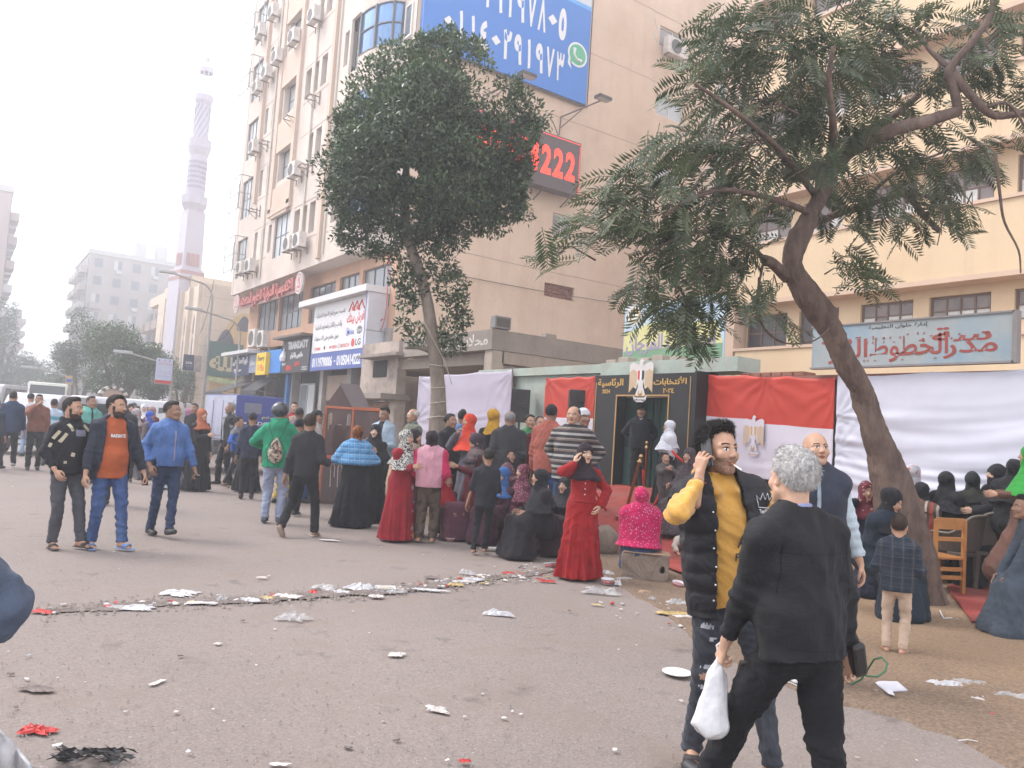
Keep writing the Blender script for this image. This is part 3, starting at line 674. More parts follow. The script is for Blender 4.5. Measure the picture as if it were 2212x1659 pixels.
def make_feet(J,feet,rtoe,ltoe,rfp,lfp,near):
 kind,m=feet[0],feet[1]or mat('shoe_black',(.02,.02,.022),.5,.2,20,.2);s=J['s'];r=.009 if near>=2 else .014
 for A,K,toe,fp,sd in((J['AR'],J['KR'],rtoe,rfp,1),(J['AL'],J['KL'],ltoe,lfp,-1)):
  if kind=='bare':continue
  Mf=rotm(R(toe),R(fp));g=G(A-.24*s,A+.28*s,r*(s if s<.8 else 1))
  if kind in('shoe','sneaker'):
   g.cone((0,-.04*s,-.032*s),(0,.13*s,-.04*s),.042*s,.040*s,.0,M=Mf,o=A,sc=(1.05,1,.9));g.cone((0,-.02*s,.0),(0,.05*s,-.025*s),.044*s,.036*s,.025,M=Mf,o=A)
   n=Mf@np.array([0,0,-1.0]);c=A+Mf@np.array([0,0,-.07])*s;g.cut(n,float(n@c));n=Mf@np.array([0,0,1.0]);c=A+Mf@np.array([0,0,.03])*s;g.cut(n,float(n@c))
   v,f=g.mesh()
   q=(v[f].mean(1)-A)@Mf;mi=(q[:,2]<-.052*s).astype(int)
   mesh_obj('shoe',v,f,[m,feet[2]if len(feet)>2 else mat('sole_dark',(.05,.048,.045),.8,.2,20,.2)],J['root'],mi,True)
  else:
   g.cone((0,-.05*s,-.066*s),(0,.15*s,-.066*s),.043*s,.047*s,0,M=Mf,o=A,sc=(1,1,.22))
   v,f=g.mesh();mesh_obj('sandal',v,f,m,J['root'],None,True)
   g=G(A-.24*s,A+.28*s,r*.8)
   g.cone((0,.055*s,-.045*s),(0,.10*s,-.048*s),.046*s,.046*s,0,M=Mf,o=A,sc=(1.02,1,.95));g.cone((0,.04*s,-.05*s),(0,.115*s,-.054*s),.0425*s,.0425*s,0,M=Mf,o=A,sub=True,sc=(1,2.6,.92))
   n=Mf@np.array([0,0,-1.0]);c=A+Mf@np.array([0,0,-.062])*s;g.cut(n,float(n@c));v,f=g.mesh()
   if len(v):mesh_obj('strap',v,f,feet[2]if len(feet)>2 else m,J['root'],None,True)
# ------------------------------------------------------------------ lettering
AR={}
for _c,_i,_n in(('ء',0xFE80,1),('آ',0xFE81,2),('أ',0xFE83,2),('ؤ',0xFE85,2),('إ',0xFE87,2),('ئ',0xFE89,4),('ا',0xFE8D,2),('ب',0xFE8F,4),('ة',0xFE93,2),('ت',0xFE95,4),('ث',0xFE99,4),('ج',0xFE9D,4),('ح',0xFEA1,4),('خ',0xFEA5,4),('د',0xFEA9,2),('ذ',0xFEAB,2),('ر',0xFEAD,2),('ز',0xFEAF,2),('س',0xFEB1,4),('ش',0xFEB5,4),('ص',0xFEB9,4),('ض',0xFEBD,4),('ط',0xFEC1,4),('ظ',0xFEC5,4),('ع',0xFEC9,4),('غ',0xFECD,4),('ف',0xFED1,4),('ق',0xFED5,4),('ك',0xFED9,4),('ل',0xFEDD,4),('م',0xFEE1,4),('ن',0xFEE5,4),('ه',0xFEE9,4),('و',0xFEED,2),('ى',0xFEEF,2),('ي',0xFEF1,4)):
 AR[_c]=[chr(_i+k)for k in range(_n)]+[None]*(4-_n)
AR['لا']=['\uFEFB','\uFEFC',None,None];AR['لأ']=['\uFEF7','\uFEF8',None,None]
def shape(t):
 out=[]
 for w in t.split(' '):
  g=[];i=0
  while i<len(w):
   if w[i:i+2]in AR:g.append(w[i:i+2]);i+=2
   else:g.append(w[i]);i+=1
  s=''
  for k,c in enumerate(g):
   if c not in AR:s+=c;continue
   f=AR[c];prev=k>0 and g[k-1]in AR and AR[g[k-1]][2]is not None;nxt=k<len(g)-1 and g[k+1]in AR and f[2]is not None and g[k+1]!='ء'
   s+=(f[3]if prev and nxt else f[1]if prev else f[2]if nxt else f[0])or f[0]
  out.append(s if all(c not in AR for c in g)else s[::-1])
 return ' '.join(out[::-1])if any(c in AR for c in t)else t
def text(s,m,P,a0,a1,b0,b1,parent,bold=.0,depth=0,name='lettering',fit=True,slant=0):
 """lettering filling the rectangle a0..a1 x b0..b1 of the surface P(a, b, c)"""
 cu=bpy.data.curves.new('t','FONT');cu.body=shape(s);cu.offset=bold;cu.extrude=0;cu.resolution_u=3
 o=bpy.data.objects.new('t',cu);COL.objects.link(o);bpy.context.view_layer.update()
 me=bpy.data.meshes.new_from_object(o.evaluated_get(bpy.context.evaluated_depsgraph_get()));bpy.data.objects.remove(o);bpy.data.curves.remove(cu)
 v=np.zeros(len(me.vertices)*3);me.vertices.foreach_get('co',v);v=v.reshape(-1,3)
 if len(v)==0:return None
 fs=[tuple(p.vertices)for p in me.polygons];bpy.data.meshes.remove(me)
 par=list(range(len(v)))
 def find(i):
  while par[i]!=i:par[i]=par[par[i]];i=par[i]
  return i
 for f in fs:
  r=find(f[0])
  for k in f[1:]:par[find(k)]=r
 ids={};isl=[ids.setdefault(find(i),len(ids))for i in range(len(v))]
 lo,hi=v.min(0),v.max(0);w,h=max(hi[0]-lo[0],1e-6),max(hi[1]-lo[1],1e-6)
 sx,sy=(a1-a0)/w,(b1-b0)/h
 if not fit:sx=sy=min(abs(sx),abs(sy))
 V=[P(a0+(p[0]-lo[0])*sx+slant*(p[1]-lo[1])*sy,b0+(p[1]-lo[1])*sy,.004+(isl[i]%5)*.0006+depth)for i,p in enumerate(v)]
 if depth:
  n=len(V);V+=[P(a0+(p[0]-lo[0])*sx,b0+(p[1]-lo[1])*sy,0)for p in v]
  ed={}
  for f in fs:
   for i in range(len(f)):
    e=(f[i],f[(i+1)%len(f)]);k=tuple(sorted(e));ed.setdefault(k,[]).append(e)
  fs=fs+[(e[0][1],e[0][0],e[0][0]+n,e[0][1]+n)for e in ed.values()if len(e)==1]
 return mesh_obj(name,V,fs,m,parent)
def PX(X,flip=1):
 """surface of a wall that faces -X: a runs right as seen from the street"""
 return lambda a,b,c:(X-c,-a,b)
def PY(Y):return lambda a,b,c:(a,Y-c,b)
def wall_holes(P,a0,a1,b0,b1,holes,depth,m,name,parent,back=None,mi=None):
 """wall skin with real openings (a0,a1,b0,b1) and reveals of the given depth"""
 A=sorted(set([a0,a1]+[q for h in holes for q in h[:2]if a0<q<a1]));B=sorted(set([b0,b1]+[q for h in holes for q in h[2:4]if b0<q<b1]))
 mb=MB()
 for i in range(len(A)-1):
  j=0
  while j<len(B)-1:
   cx=(A[i]+A[i+1])/2;inside=lambda k:any(h[0]<cx<h[1]and h[2]<(B[k]+B[k+1])/2<h[3]for h in holes)
   if inside(j):j+=1;continue
   k=j
   while k+1<len(B)-1 and not inside(k+1):k+=1
   mb.add([P(A[i],B[j],0),P(A[i+1],B[j],0),P(A[i+1],B[k+1],0),P(A[i],B[k+1],0)],[(0,1,2,3)]);j=k+1
 for h in holes:
  x0,x1,y0,y1=h[:4];d=-(h[4]if len(h)>4 else depth)
  for(p,q)in(((x0,y0),(x1,y0)),((x1,y0),(x1,y1)),((x1,y1),(x0,y1)),((x0,y1),(x0,y0))):
   mb.add([P(*p,0),P(*q,0),P(*q,d),P(*p,d)],[(0,1,2,3)])
 return mb.build(name,m,parent)
def window(P,r,parent,nv=2,nh=1,fm=None,gm=None,inset=.18,fw=.05,name='window',pane='pane',open_=None):
 """framed window set back in an opening; each pane a mesh of its own"""
 a0,a1,b0,b1=r;fm=fm or mat('frame_alu',(.35,.34,.33),.5,.1);gm=gm or GLASS();mb=MB();e=.002
 def bx(x0,x1,y0,y1,c0,c1):
  v=[P(x,y,-c)for x in(x0,x1)for y in(y0,y1)for c in(c0,c1)];mb.add(v,[(0,1,3,2),(4,6,7,5),(0,4,5,1),(2,3,7,6),(0,2,6,4),(1,5,7,3)])
 bx(a0+e,a1-e,b0+e,b0+fw,inset-.03,inset+.03);bx(a0+e,a1-e,b1-fw,b1-e,inset-.03,inset+.03)
 bx(a0+e,a0+fw,b0+fw,b1-fw,inset-.03,inset+.03);bx(a1-fw,a1-e,b0+fw,b1-fw,inset-.03,inset+.03)
 xs=[a0+fw+(a1-a0-2*fw)*i/nv for i in range(nv+1)];ys=[b0+fw+(b1-b0-2*fw)*i/nh for i in range(nh+1)]
 for x in xs[1:-1]:bx(x-fw*.4,x+fw*.4,b0+fw,b1-fw,inset-.025,inset+.025)
 for y in ys[1:-1]:bx(a0+fw,a1-fw,y-fw*.35,y+fw*.35,inset-.02,inset+.02)
 w=mb.build(name,fm,parent)
 for i in range(nv):
  for j in range(nh):
   g=gm if not callable(gm)else gm(i,j)
   if g is None:continue
   z=inset+.006*((i+j)%2)
   mesh_obj(pane,[P(xs[i],ys[j],-z),P(xs[i+1],ys[j],-z),P(xs[i+1],ys[j+1],-z),P(xs[i],ys[j+1],-z)],[(0,1,2,3)],g,w)
 return w
def GLASS():return mat('window_glass',(.16,.18,.20),.12,.25,.6,.03,.02,spec=.8)
def GLASSL():return mat('frosted_glass',(.42,.44,.45),.3,.18,.8,.05,.02,spec=.6)
def GLASSB():return mat('blue_mirror_glass',(.10,.22,.42),.08,.3,.5,.05,.02,spec=.9,metal=.3)
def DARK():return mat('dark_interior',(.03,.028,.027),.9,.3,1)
def concrete():return mat('raw_concrete',(.27,.23,.20),.92,.22,1.6,.6,.02,dirt=(.13,.105,.09),dscale=.8)
# ------------------------------------------------------------------ ground
def ground_mats():
 m,nt,b=_new('asphalt');co=_coord(nt)
 base=_ramp(nt,_noise(nt,co,.55,6,.6),[(.3,(.195,.160,.143)),(.7,(.27,.225,.20))])
 fine=_noise(nt,co,55,6,.75)
 c=_mix(nt,.45,base,_ramp(nt,fine,[(.3,(.065,.055,.051)),(.7,(.34,.29,.268))]))
 for sc,th,col,fac in((34,.17,(.35,.315,.30),.6),(19,.10,(.40,.37,.355),.65),(60,.22,(.30,.27,.26),.5)):
  v=nt.nodes.new('ShaderNodeTexVoronoi');v.inputs['Scale'].default_value=sc;nt.links.new(co,v.inputs['Vector'])
  k=_math(nt,'LESS_THAN',_math(nt,'ADD',v.outputs['Distance'],_math(nt,'MULTIPLY',_noise(nt,co,sc*2.4,2),.16)),th+.08)
  s=nt.nodes.new('ShaderNodeSeparateXYZ');nt.links.new(v.outputs['Color'],s.inputs[0])
  k=_math(nt,'MULTIPLY',k,_math(nt,'GREATER_THAN',s.outputs[0],.45));c=_mix(nt,_math(nt,'MULTIPLY',k,fac),c,col)
 dust=_ramp(nt,_noise(nt,co,1.1,7,.7),[(.5,(0,0,0)),(.68,(.7,.7,.7))]);c=_mix(nt,dust,c,(.20,.155,.13))
 stain=_ramp(nt,_noise(nt,co,2.3,5,.65),[(.60,(0,0,0)),(.70,(.65,.65,.65))]);c=_mix(nt,stain,c,(.11,.095,.09))
 crack=nt.nodes.new('ShaderNodeTexVoronoi');crack.feature='DISTANCE_TO_EDGE';crack.inputs['Scale'].default_value=.9
 wob=nt.nodes.new('ShaderNodeVectorMath');wob.operation='ADD';nz=nt.nodes.new('ShaderNodeTexNoise');nz.inputs['Scale'].default_value=2.5;nt.links.new(co,nz.inputs['Vector']);nt.links.new(co,wob.inputs[0]);nt.links.new(nz.outputs['Color'],wob.inputs[1]);nt.links.new(wob.outputs[0],crack.inputs['Vector'])
 ck=_math(nt,'MULTIPLY',_math(nt,'LESS_THAN',crack.outputs['Distance'],.006),_math(nt,'GREATER_THAN',_noise(nt,co,.8,2),.56))
 c=_mix(nt,_math(nt,'MULTIPLY',ck,.0),c,(.07,.06,.055))
 nt.links.new(c,b.inputs['Base Color']);b.inputs['Roughness'].default_value=.88;b.inputs['Specular IOR Level'].default_value=.3
 _bump(nt,b,_math(nt,'ADD',fine,_math(nt,'MULTIPLY',_noise(nt,co,9,4),.7)),.7,.012)
 m2,nt,b=_new('dirt');co=_coord(nt)
 at=nt.nodes.new('ShaderNodeAttribute');at.attribute_name='inland'
 edge=_math(nt,'ADD',at.outputs['Fac'],_math(nt,'MULTIPLY',_math(nt,'SUBTRACT',_noise(nt,co,1.6,6,.65),.5),.9))
 c=_ramp(nt,edge,[(.22,(.115,.083,.068)),(.55,(.24,.16,.105)),(.85,(.34,.22,.13))])
 g=_noise(nt,co,38,6,.7);c=_mix(nt,.55,c,_mix(nt,_math(nt,'MULTIPLY_ADD',g,2.2,-.6),(.07,.05,.038),(.44,.32,.22)))
 v=nt.nodes.new('ShaderNodeTexVoronoi');v.inputs['Scale'].default_value=24;nt.links.new(co,v.inputs['Vector'])
 k=_math(nt,'LESS_THAN',_math(nt,'ADD',v.outputs['Distance'],_math(nt,'MULTIPLY',_noise(nt,co,60,2),.2)),.2);s=nt.nodes.new('ShaderNodeSeparateXYZ');nt.links.new(v.outputs['Color'],s.inputs[0])
 c=_mix(nt,_math(nt,'MULTIPLY',_math(nt,'MULTIPLY',k,_math(nt,'GREATER_THAN',s.outputs[0],.7)),.7),c,(.07,.05,.04))
 nt.links.new(c,b.inputs['Base Color']);b.inputs['Roughness'].default_value=.95;b.inputs['Specular IOR Level'].default_value=.15
 _bump(nt,b,_math(nt,'ADD',_noise(nt,co,22,6,.7),_math(nt,'MULTIPLY',_noise(nt,co,4,4),2.0)),.9,.025)
 return m,m2
ASPH,DIRT=ground_mats()
def build_ground():
 xs=sorted(set(list(np.arange(-145,146,29.0))+list(np.arange(-10,14,.5))));ys=sorted(set(list(np.arange(-25,400,25.0))+list(np.arange(0,30,.5))))
 V=[];F=[]
 for y in ys:
  for x in xs:
   z=.012*mnoise.noise(Vector((x*.5,y*.5,0)))if(-9<x<13 and 1<y<29)else 0
   V.append((x,y,z-.012 if z else 0))
 n=len(xs)
 for j in range(len(ys)-1):
  for i in range(n-1):F.append((j*n+i,j*n+i+1,(j+1)*n+i+1,(j+1)*n+i))
 o=mesh_obj('road',V,F,ASPH,None,None,True);o['kind']='structure';o['label']='worn pinkish grey asphalt road'
 edge=[onZ(u,v)for u,v in((2300,1720),(2155,1652),(2085,1603),(2005,1577),(1905,1543),(1825,1517),(1700,1478),(1510,1390),(1430,1320),(1345,1270),(1290,1235))]
 E_=[(-3.0,edge[0][0]+.5)]+[(e[1],e[0])for e in edge]+[(9.0,7.2),(10.5,6.6),(13,6.9),(17,7.6),(22,8.4),(28,9.2),(40,9.6),(62,9.8)]
 E_.sort();ey,ex=[e[0]for e in E_],[e[1]for e in E_]
 rows=list(np.arange(-3,2,.25))+list(np.arange(2,14,.06))+list(np.arange(14,27,.3))+list(np.arange(27,60,2));cols=[0,.02,.05,.1,.18,.28,.4,.6,.8,1.0,1.3,1.6,2,2.4,2.8,3.2,3.6,4,4.5,5,6,8,11,15,22,30]
 V=[];F=[];A=[]
 for y in rows:
  xb=np.interp(y,ey,ex)+.10*mnoise.noise(Vector((y*1.7,3,0)))+.06*mnoise.noise(Vector((y*6,9,0)))+.03*mnoise.noise(Vector((y*17,1,0)))
  for k,c in enumerate(cols):
   x=xb+c;z=gz(x,y)+.004-(.02 if k==0 else 0)+min(c,.5)*.03+(.018*mnoise.noise(Vector((x*2.2,y*2.2,5)))+.008*mnoise.noise(Vector((x*7,y*7,5))))*min(1,c*3)
   V.append((x,y,z));A.append(min(1,c/2.6))
 n=len(cols)
 for j in range(len(rows)-1):
  for i in range(n-1):F.append((j*n+i,j*n+i+1,(j+1)*n+i+1,(j+1)*n+i))
 o=mesh_obj('dirt_verge',V,F,DIRT,None,None,True);o['kind']='structure';o['label']='sandy dirt verge between the road and the school wall'
 at=o.data.attributes.new('inland','FLOAT','POINT');at.data.foreach_set('value',np.array(A,dtype=np.float32))
 cm=mat('red_carpet',(.27,.045,.035),.95,.25,3,.5,.02,dirt=(.23,.10,.08),dscale=1.3)
 def carpet(poly_c,label,nx=36,ny=36):
  (a,b,c,d)=[np.array(onG(u,v)[:2])for u,v in poly_c];V=[];F=[]
  for j in range(ny+1):
   for i in range(nx+1):
    s,t=i/nx,j/ny;p=(a*(1-s)+b*s)*(1-t)+(d*(1-s)+c*s)*t;r=.012*mnoise.noise(Vector((p[0]*1.5,p[1]*1.5,2)))
    V.append((p[0],p[1],max(0,gz(*p))+.045+.018*max(0,mnoise.noise(Vector((p[0]*2.5,p[1]*5,7))))+r))
  for j in range(ny):
   for i in range(nx):q=j*(nx+1)+i;F.append((q,q+1,q+nx+2,q+nx+1))
  o=mesh_obj('carpet',V,F,cm,None,None,True);md=o.modifiers.new('thickness','SOLIDIFY');md.thickness=.012;md.offset=-1
  tag(o,label,'carpet')
 carpet(((1262,1160),(1620,1300),(1640,1075),(1285,1052)),'large red carpet running up to the black gate')
 carpet(((2045,1275),(2100,1352),(2290,1300),(2120,1225)),'small worn red carpet lying under the plastic chairs')
build_ground()
def build_haze():
 mb=MB();mb.box((-148,-28,-1),(148,398,44));o=mb.build('haze',None);o['kind']='stuff'
 m=bpy.data.materials.new('haze_air');m.use_nodes=True;nt=m.node_tree;nt.nodes.clear()
 out=nt.nodes.new('ShaderNodeOutputMaterial');v=nt.nodes.new('ShaderNodeVolumePrincipled');v.inputs['Color'].default_value=(.97,.97,1,1);v.inputs['Density'].default_value=HAZE;v.inputs['Anisotropy'].default_value=.35
 nt.links.new(v.outputs[0],out.inputs['Volume']);o.data.materials.clear();o.data.materials.append(m)
HAZE=.0050
# ------------------------------------------------------------------ the tall building at the corner
def ac_unit(at_,label,w=.85,hh=.6,d=.34,face='X',fan=True):
 """outdoor unit, hung on the wall at at_ = corner nearest the viewer bottom; faces -X or -Y"""
 r=empty('air_conditioner',at_,R(-90)if face=='X' else 0,label,'air conditioner','air conditioning units on the walls')
 wm=mat('ac_casing',(.62,.58,.54),.55,.1,3,.1,dirt=(.4,.34,.29),dscale=2)
 mb=MB();mb.bbox((0,-d-.12,0),(w,-.12,hh),.02);mb.build('casing',wm,r)
 mb=MB();mb.lathe([(.0,0),(hh*.40,0),(hh*.42,.012),(hh*.36,.015),(.05,.010),(.0,.014)],n=18);o=mb.build('fan_grille',mat('ac_grille',(.10,.095,.09),.6,.2),r);o.rotation_euler=(R(90),0,0);o.location=(w*.42,-d-.122,hh*.5)
 mb=MB()
 for x in(.1,w-.1):mb.box((x-.02,-d-.14,-.045),(x+.02,0,-.005));mb.box((x-.02,-.035,-.3),(x+.02,0,-.0))
 mb.build('bracket',mat('bracket_steel',(.16,.12,.10),.6,.2),r);return r
def ac_bracket(at_,label):
 r=empty('bracket',at_,R(-90),label,'bracket','empty air conditioner brackets on the facade');mb=MB()
 for x in(0,.6):mb.box((x,-.5,0),(x+.04,0,.04));mb.box((x,-.04,-.35),(x+.04,0,.3));mb.tube([(x+.02,-.45,0),(x+.02,-.02,-.33)],.014,5)
 mb.box((0,-.5,.04),(.64,-.46,.07));mb.build('steel_frame',mat('bracket_steel',(.16,.12,.10),.6,.2),r)
def build_tower():
 t=empty('corner_building',(13.36,27.2,0),0,'tall pinkish corner building with blank side wall and overhanging street front','building')
 M=Matrix.Translation((-13.36,-27.2,0))
 side=mat('side_plaster',(.63,.485,.37),.9,.06,1.2,.5,.015,dirt=(.54,.39,.28),dscale=.35,streak=.3)
 front=mat('front_plaster',(.59,.505,.44),.85,.06,1.0,.3,.01,dirt=(.47,.38,.33),dscale=.5,streak=.35)
 band=mat('front_band',(.55,.42,.335),.85,.06,1.0,.3,.01);cream=mat('cream_strip',(.60,.55,.47),.85,.05,1.0,.2)
 def loc(P):return lambda a,b,c:tuple(M@Vector(P(a,b,c)))
 S=loc(PY(27.2));U=loc(PX(12.4));L=loc(PX(13.36))
 wins=[(26.5,28.42,21.15,22.15,2),(26.5,28.42,17.68,18.68,2),(26.6,28.42,14.2,15.2,2),(30.9,32.0,23.2,24.2,1),(30.9,32.0,19.75,20.7,2),(30.9,32.0,16.3,17.25,1),(20.64,21.75,10.45,11.5,2),(36.2,37.3,19.8,20.75,2),(36.2,37.3,23.2,24.2,2)]
 holes=[w[:4]for w in wins]+[(20.42,22.1,7.75,8.35),(26.75,28.7,8.0,8.75)]
 wall_holes(S,13.36,38.7,0,28,holes,.22,side,'side_wall',t)
 for i,w in enumerate(wins):window(S,w[:4],t,w[4],1,mat('window_frame_white',(.62,.60,.57),.5,.05),GLASSL()if i%3 else mat('window_glass_warm',(.30,.29,.28),.2,.2,.6,0),.12,.07)
 br=mat('old_brick',(.26,.12,.085),.9,.3,8,.5)
 for(a0,a1,b0,b1)in((20.42,22.1,7.75,8.35),(26.75,28.7,8.0,8.75)):
  nx=7;bw=(a1-a0)/nx
  w=MB();w.add([S(a0,b0,-.215),S(a1,b0,-.215),S(a1,b1,-.215),S(a0,b1,-.215)],[(0,1,2,3)]);w=w.build('blocked_opening',DARK(),t)
  for r in range(6):
   for k in range(-1,nx):
    x0=max(a0+.01,a0+(k+(r%2)*.5)*bw+.01);x1=min(a1-.01,a0+(k+1+(r%2)*.5)*bw-.012);y0=b0+r*(b1-b0)/6+.006;y1=b0+(r+1)*(b1-b0)/6-.008
    if x1-x0<.05:continue
    mb=MB();c0,c1=-.2,-.10+random.uniform(-.03,.02);v=[S(x,y,c)for x in(x0,x1)for y in(y0,y1)for c in(c0,c1)]
    mb.add(v,[(0,1,3,2),(4,6,7,5),(0,4,5,1),(2,3,7,6),(0,2,6,4),(1,5,7,3)]);mb.build('brick',br,w)
 mb=MB()
 for z in(8.85,12.34,15.8,19.25,22.7,26.1):
  for i in range(12):
   x0=13.4+i*2.1;zz=z+.012*math.sin(i*1.7);v=[S(x,zz+dz,.006)for x in(x0,x0+2.1)for dz in(-.014,.014)];mb.add(v,[(0,2,3,1)])
 mb.build('joint',mat('wall_joint',(.33,.24,.18),.9,.2),t)
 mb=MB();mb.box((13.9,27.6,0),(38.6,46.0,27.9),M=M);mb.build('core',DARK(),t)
 mb=MB();mb.box((12.35,30.3,27.9),(38.9,45.9,28.5),M=M);mb.box((13.3,27.1,27.9),(38.9,30.3,28.4),M=M);mb.build('parapet',band,t)
 mb=MB();mb.box((38.6,27.3,0),(38.72,45,27.9),M=M);mb.build('end_wall',side,t)
 holes=[];jobs=[]
 for k in range(6):
  z=8.7+3.45*k
  if z+3>28:break
  gf=(-46.1,-44.2,z+.75,z+2.95)
  holes.append((*gf,.25));jobs.append((gf,3,2,GLASSL()))
  for a in(-42.95,-41.75,-40.6):
   r=(a,a+.5,z+1.45,z+2.9);holes.append((*r,.35));jobs.append((r,1,1,GLASS()))
  if k==0:r=(-39.65,-37.4,z+1.0,z+3.15);holes.append((*r,.2));jobs.append((r,3,2,GLASSL()))
  else:r=(-39.9,-37.9,z+1.55,z+3.2);holes.append((*r,.5));jobs.append((r,2,2,GLASSL()))
  for a in((-36.8,-36.05),(-35.75,-35.1),(-34.75,-34.05)):
   if k%2==1 and a[0]<-36:continue
   r=(a[0],a[1],z+1.45,z+2.9);holes.append((*r,.4));jobs.append((r,1,1,GLASS()))
  r=(-32.1,-31.65,z+1.45,z+3.0);holes.append((*r,.35));jobs.append((r,1,1,GLASS()))
  r=(-31.45,-30.5,z+.9,z+3.35);holes.append((*r,.12));jobs.append((r,1,2,GLASSL()))
 wall_holes(U,-46.3,-30.4,8.7,27.9,[h for h in holes],.3,front,'front_wall',t)
 for r,nv,nh,g in jobs:window(U,r,t,nv,nh,mat('frame_dark',(.10,.10,.105),.5,.1),g,.12 if nv==3 else .3,.05)
 mb=MB()
 for a0,a1,b0,b1 in((-40.55,-40.15,12.15,27.8),(-37.75,-37.35,12.15,27.8),(-40.6,-37.3,11.95,12.35),(-33.2,-32.9,8.75,27.8),(-43.4,-43.15,13.3,27.8)):
  v=[U(a,b,c)for a in(a0,a1)for b in(b0,b1)for c in(-.05,.16)];mb.add(v,[(0,1,3,2),(4,6,7,5),(0,4,5,1),(2,3,7,6),(0,2,6,4),(1,5,7,3)])
 for k in range(1,6):
  z=8.7+3.45*k;v=[U(a,b,c)for a in(-40.14,-37.76)for b in(z-.35,z+1.2)for c in(-.05,.12)];mb.add(v,[(0,1,3,2),(4,6,7,5),(0,4,5,1),(2,3,7,6),(0,2,6,4),(1,5,7,3)])
 mb.build('raised_band',band,t)
 mb=MB()
 for k in range(6):
  for zz in(8.7+3.45*k+1.25,8.7+3.45*k+3.05):
   v=[U(a,zz+dz,.007)for a in(-36.9,-33.25)for dz in(-.02,.02)];mb.add(v,[(0,2,3,1)])
   v=[U(a,zz+dz,.007)for a in(-43.1,-40.65)for dz in(-.02,.02)];mb.add(v,[(0,2,3,1)])
 mb.build('groove',mat('wall_joint2',(.28,.21,.18),.9,.2),t)
 for a in(-32.6,-35.45,-41.3):mb=MB();mb.tube([U(a,8.9,.06),U(a,27.8,.06)],.045,8);mb.build('drain_pipe',cream,t)
 arc=[(12.4+1.5*(1-math.cos(x)),30.4-1.5*math.sin(x)-.4*math.sin(x))for x in np.linspace(0,R(90),9)]+[(13.98,28.5),(13.98,27.25)]
 arc=[(min(x,13.36)if i>8 else x,y)for i,(x,y)in enumerate(arc)]
 arc=[(12.4,30.4)]+[(12.4+.96*(1-math.cos(x)),30.4-2.0*math.sin(x))for x in np.linspace(R(11),R(90),8)]+[(13.36,27.25)]
 def strip(z0,z1,off,name,m,sel,parent=t):
  mb=MB()
  for i in sel:
   (x0,y0),(x1,y1)=arc[i],arc[i+1];nx,ny=-(y0-y1),-(x1-x0);L_=math.hypot(nx,ny)+1e-6;nx,ny=nx/L_*off,ny/L_*off
   mb.add([tuple(M@Vector(p))for p in((x0+nx,y0+ny,z0),(x1+nx,y1+ny,z0),(x1+nx,y1+ny,z1),(x0+nx,y0+ny,z1))],[(0,1,2,3)])
  return mb.build(name,m,parent)
 for k in range(6):
  z=8.7+3.45*k
  strip(z,z+1.35,0,'corner_wall',front,range(9));strip(z+3.2,z+3.45,0,'corner_wall',front,range(9));strip(z+1.35,z+3.2,0,'corner_wall',front,(8,))
  f=MB()
  for i in(0,3,6,8):
   x,y=arc[i];f.box((x-.05,y-.05,z+1.35),(x+.02,y+.05,z+3.2),M=M)
  for zz in(1.35,2.3,3.15):
   for i in range(8):f.tube([tuple(M@Vector((arc[i][0],arc[i][1],z+zz+.02))),tuple(M@Vector((arc[i+1][0],arc[i+1][1],z+zz+.02)))],.035,4,cap=False)
  f=f.build('corner_glazing',mat('frame_dark',(.1,.1,.1)),t)
  for a,b in((0,3),(3,6),(6,8)):strip(z+1.37,z+2.3,-.03,'pane',GLASSB(),range(a,b),f);strip(z+2.34,z+3.18,-.03,'pane',GLASSB(),range(a,b),f)
 for k in range(2,6):
  z=8.7+3.45*k;window(L,(-28.2,-27.55,z+1.5,z+2.9),t,1,1,mat('window_frame_white',(.62,.60,.57)),GLASS(),-.03,.08)
 mb=MB();mb.box((12.4,30.4,8.55),(13.5,46.3,8.7),M=M);mb.prism([(y,x)for x,y in arc]+[(27.25,13.5),(30.4,13.5)],lambda a,b,c:tuple(M@Vector((b,a,8.55+c))),.15);mb.build('soffit',front,t)
 mb=MB();mb.box((12.38,46.3,8.56),(38,46.6,27.9),M=M);mb.build('far_wall',front,t)
 orange=mat('mezzanine_orange',(.54,.33,.22),.9,.08,1.2,.3,.01,dirt=(.45,.28,.2),dscale=.8,streak=.4)
 mz=[(-30.45,-27.75,6.3,8.05,3,1),(-32.85,-30.8,6.3,8.05,3,1),(-36.4,-33.3,6.25,8.0,4,1),(-40.75,-37.35,6.2,8.0,4,2),(-44.4,-41.0,6.3,8.0,4,2)]
 wall_holes(L,-46.0,-27.22,5.4,8.56,[(*m_[:4],.2)for m_ in mz],.2,orange,'mezzanine_wall',t)
 for q in mz:window(L,q[:4],t,q[4],q[5],mat('frame_dark',(.1,.1,.1)),lambda i,j:GLASS()if(i+j)%3 else mat('window_glass_grey',(.22,.22,.22),.2,.2,.6,0),.14,.06)
 shop=[(-31.0,-30.55),(-29.3,-28.85),(-27.7,-27.22),(-34.0,-33.6),(-38.0,-37.5),(-41.7,-41.3),(-46.0,-45.4)]
 pier=mat('pier_tile',(.30,.27,.255),.6,.15,2,.2,dirt=(.2,.17,.15),dscale=1.5)
 for a0,a1 in shop:mb=MB();v=[L(a,b,c)for a in(a0,a1)for b in(0,5.4)for c in(-.3,.12)];mb.add(v,[(0,1,3,2),(4,6,7,5),(0,4,5,1),(2,3,7,6),(0,2,6,4),(1,5,7,3)]);mb.build('pier',pier,t)
 shut=mat('grey_shutter',(.17,.16,.165),.55,.15,2,.2,dirt=(.1,.09,.085),dscale=2)
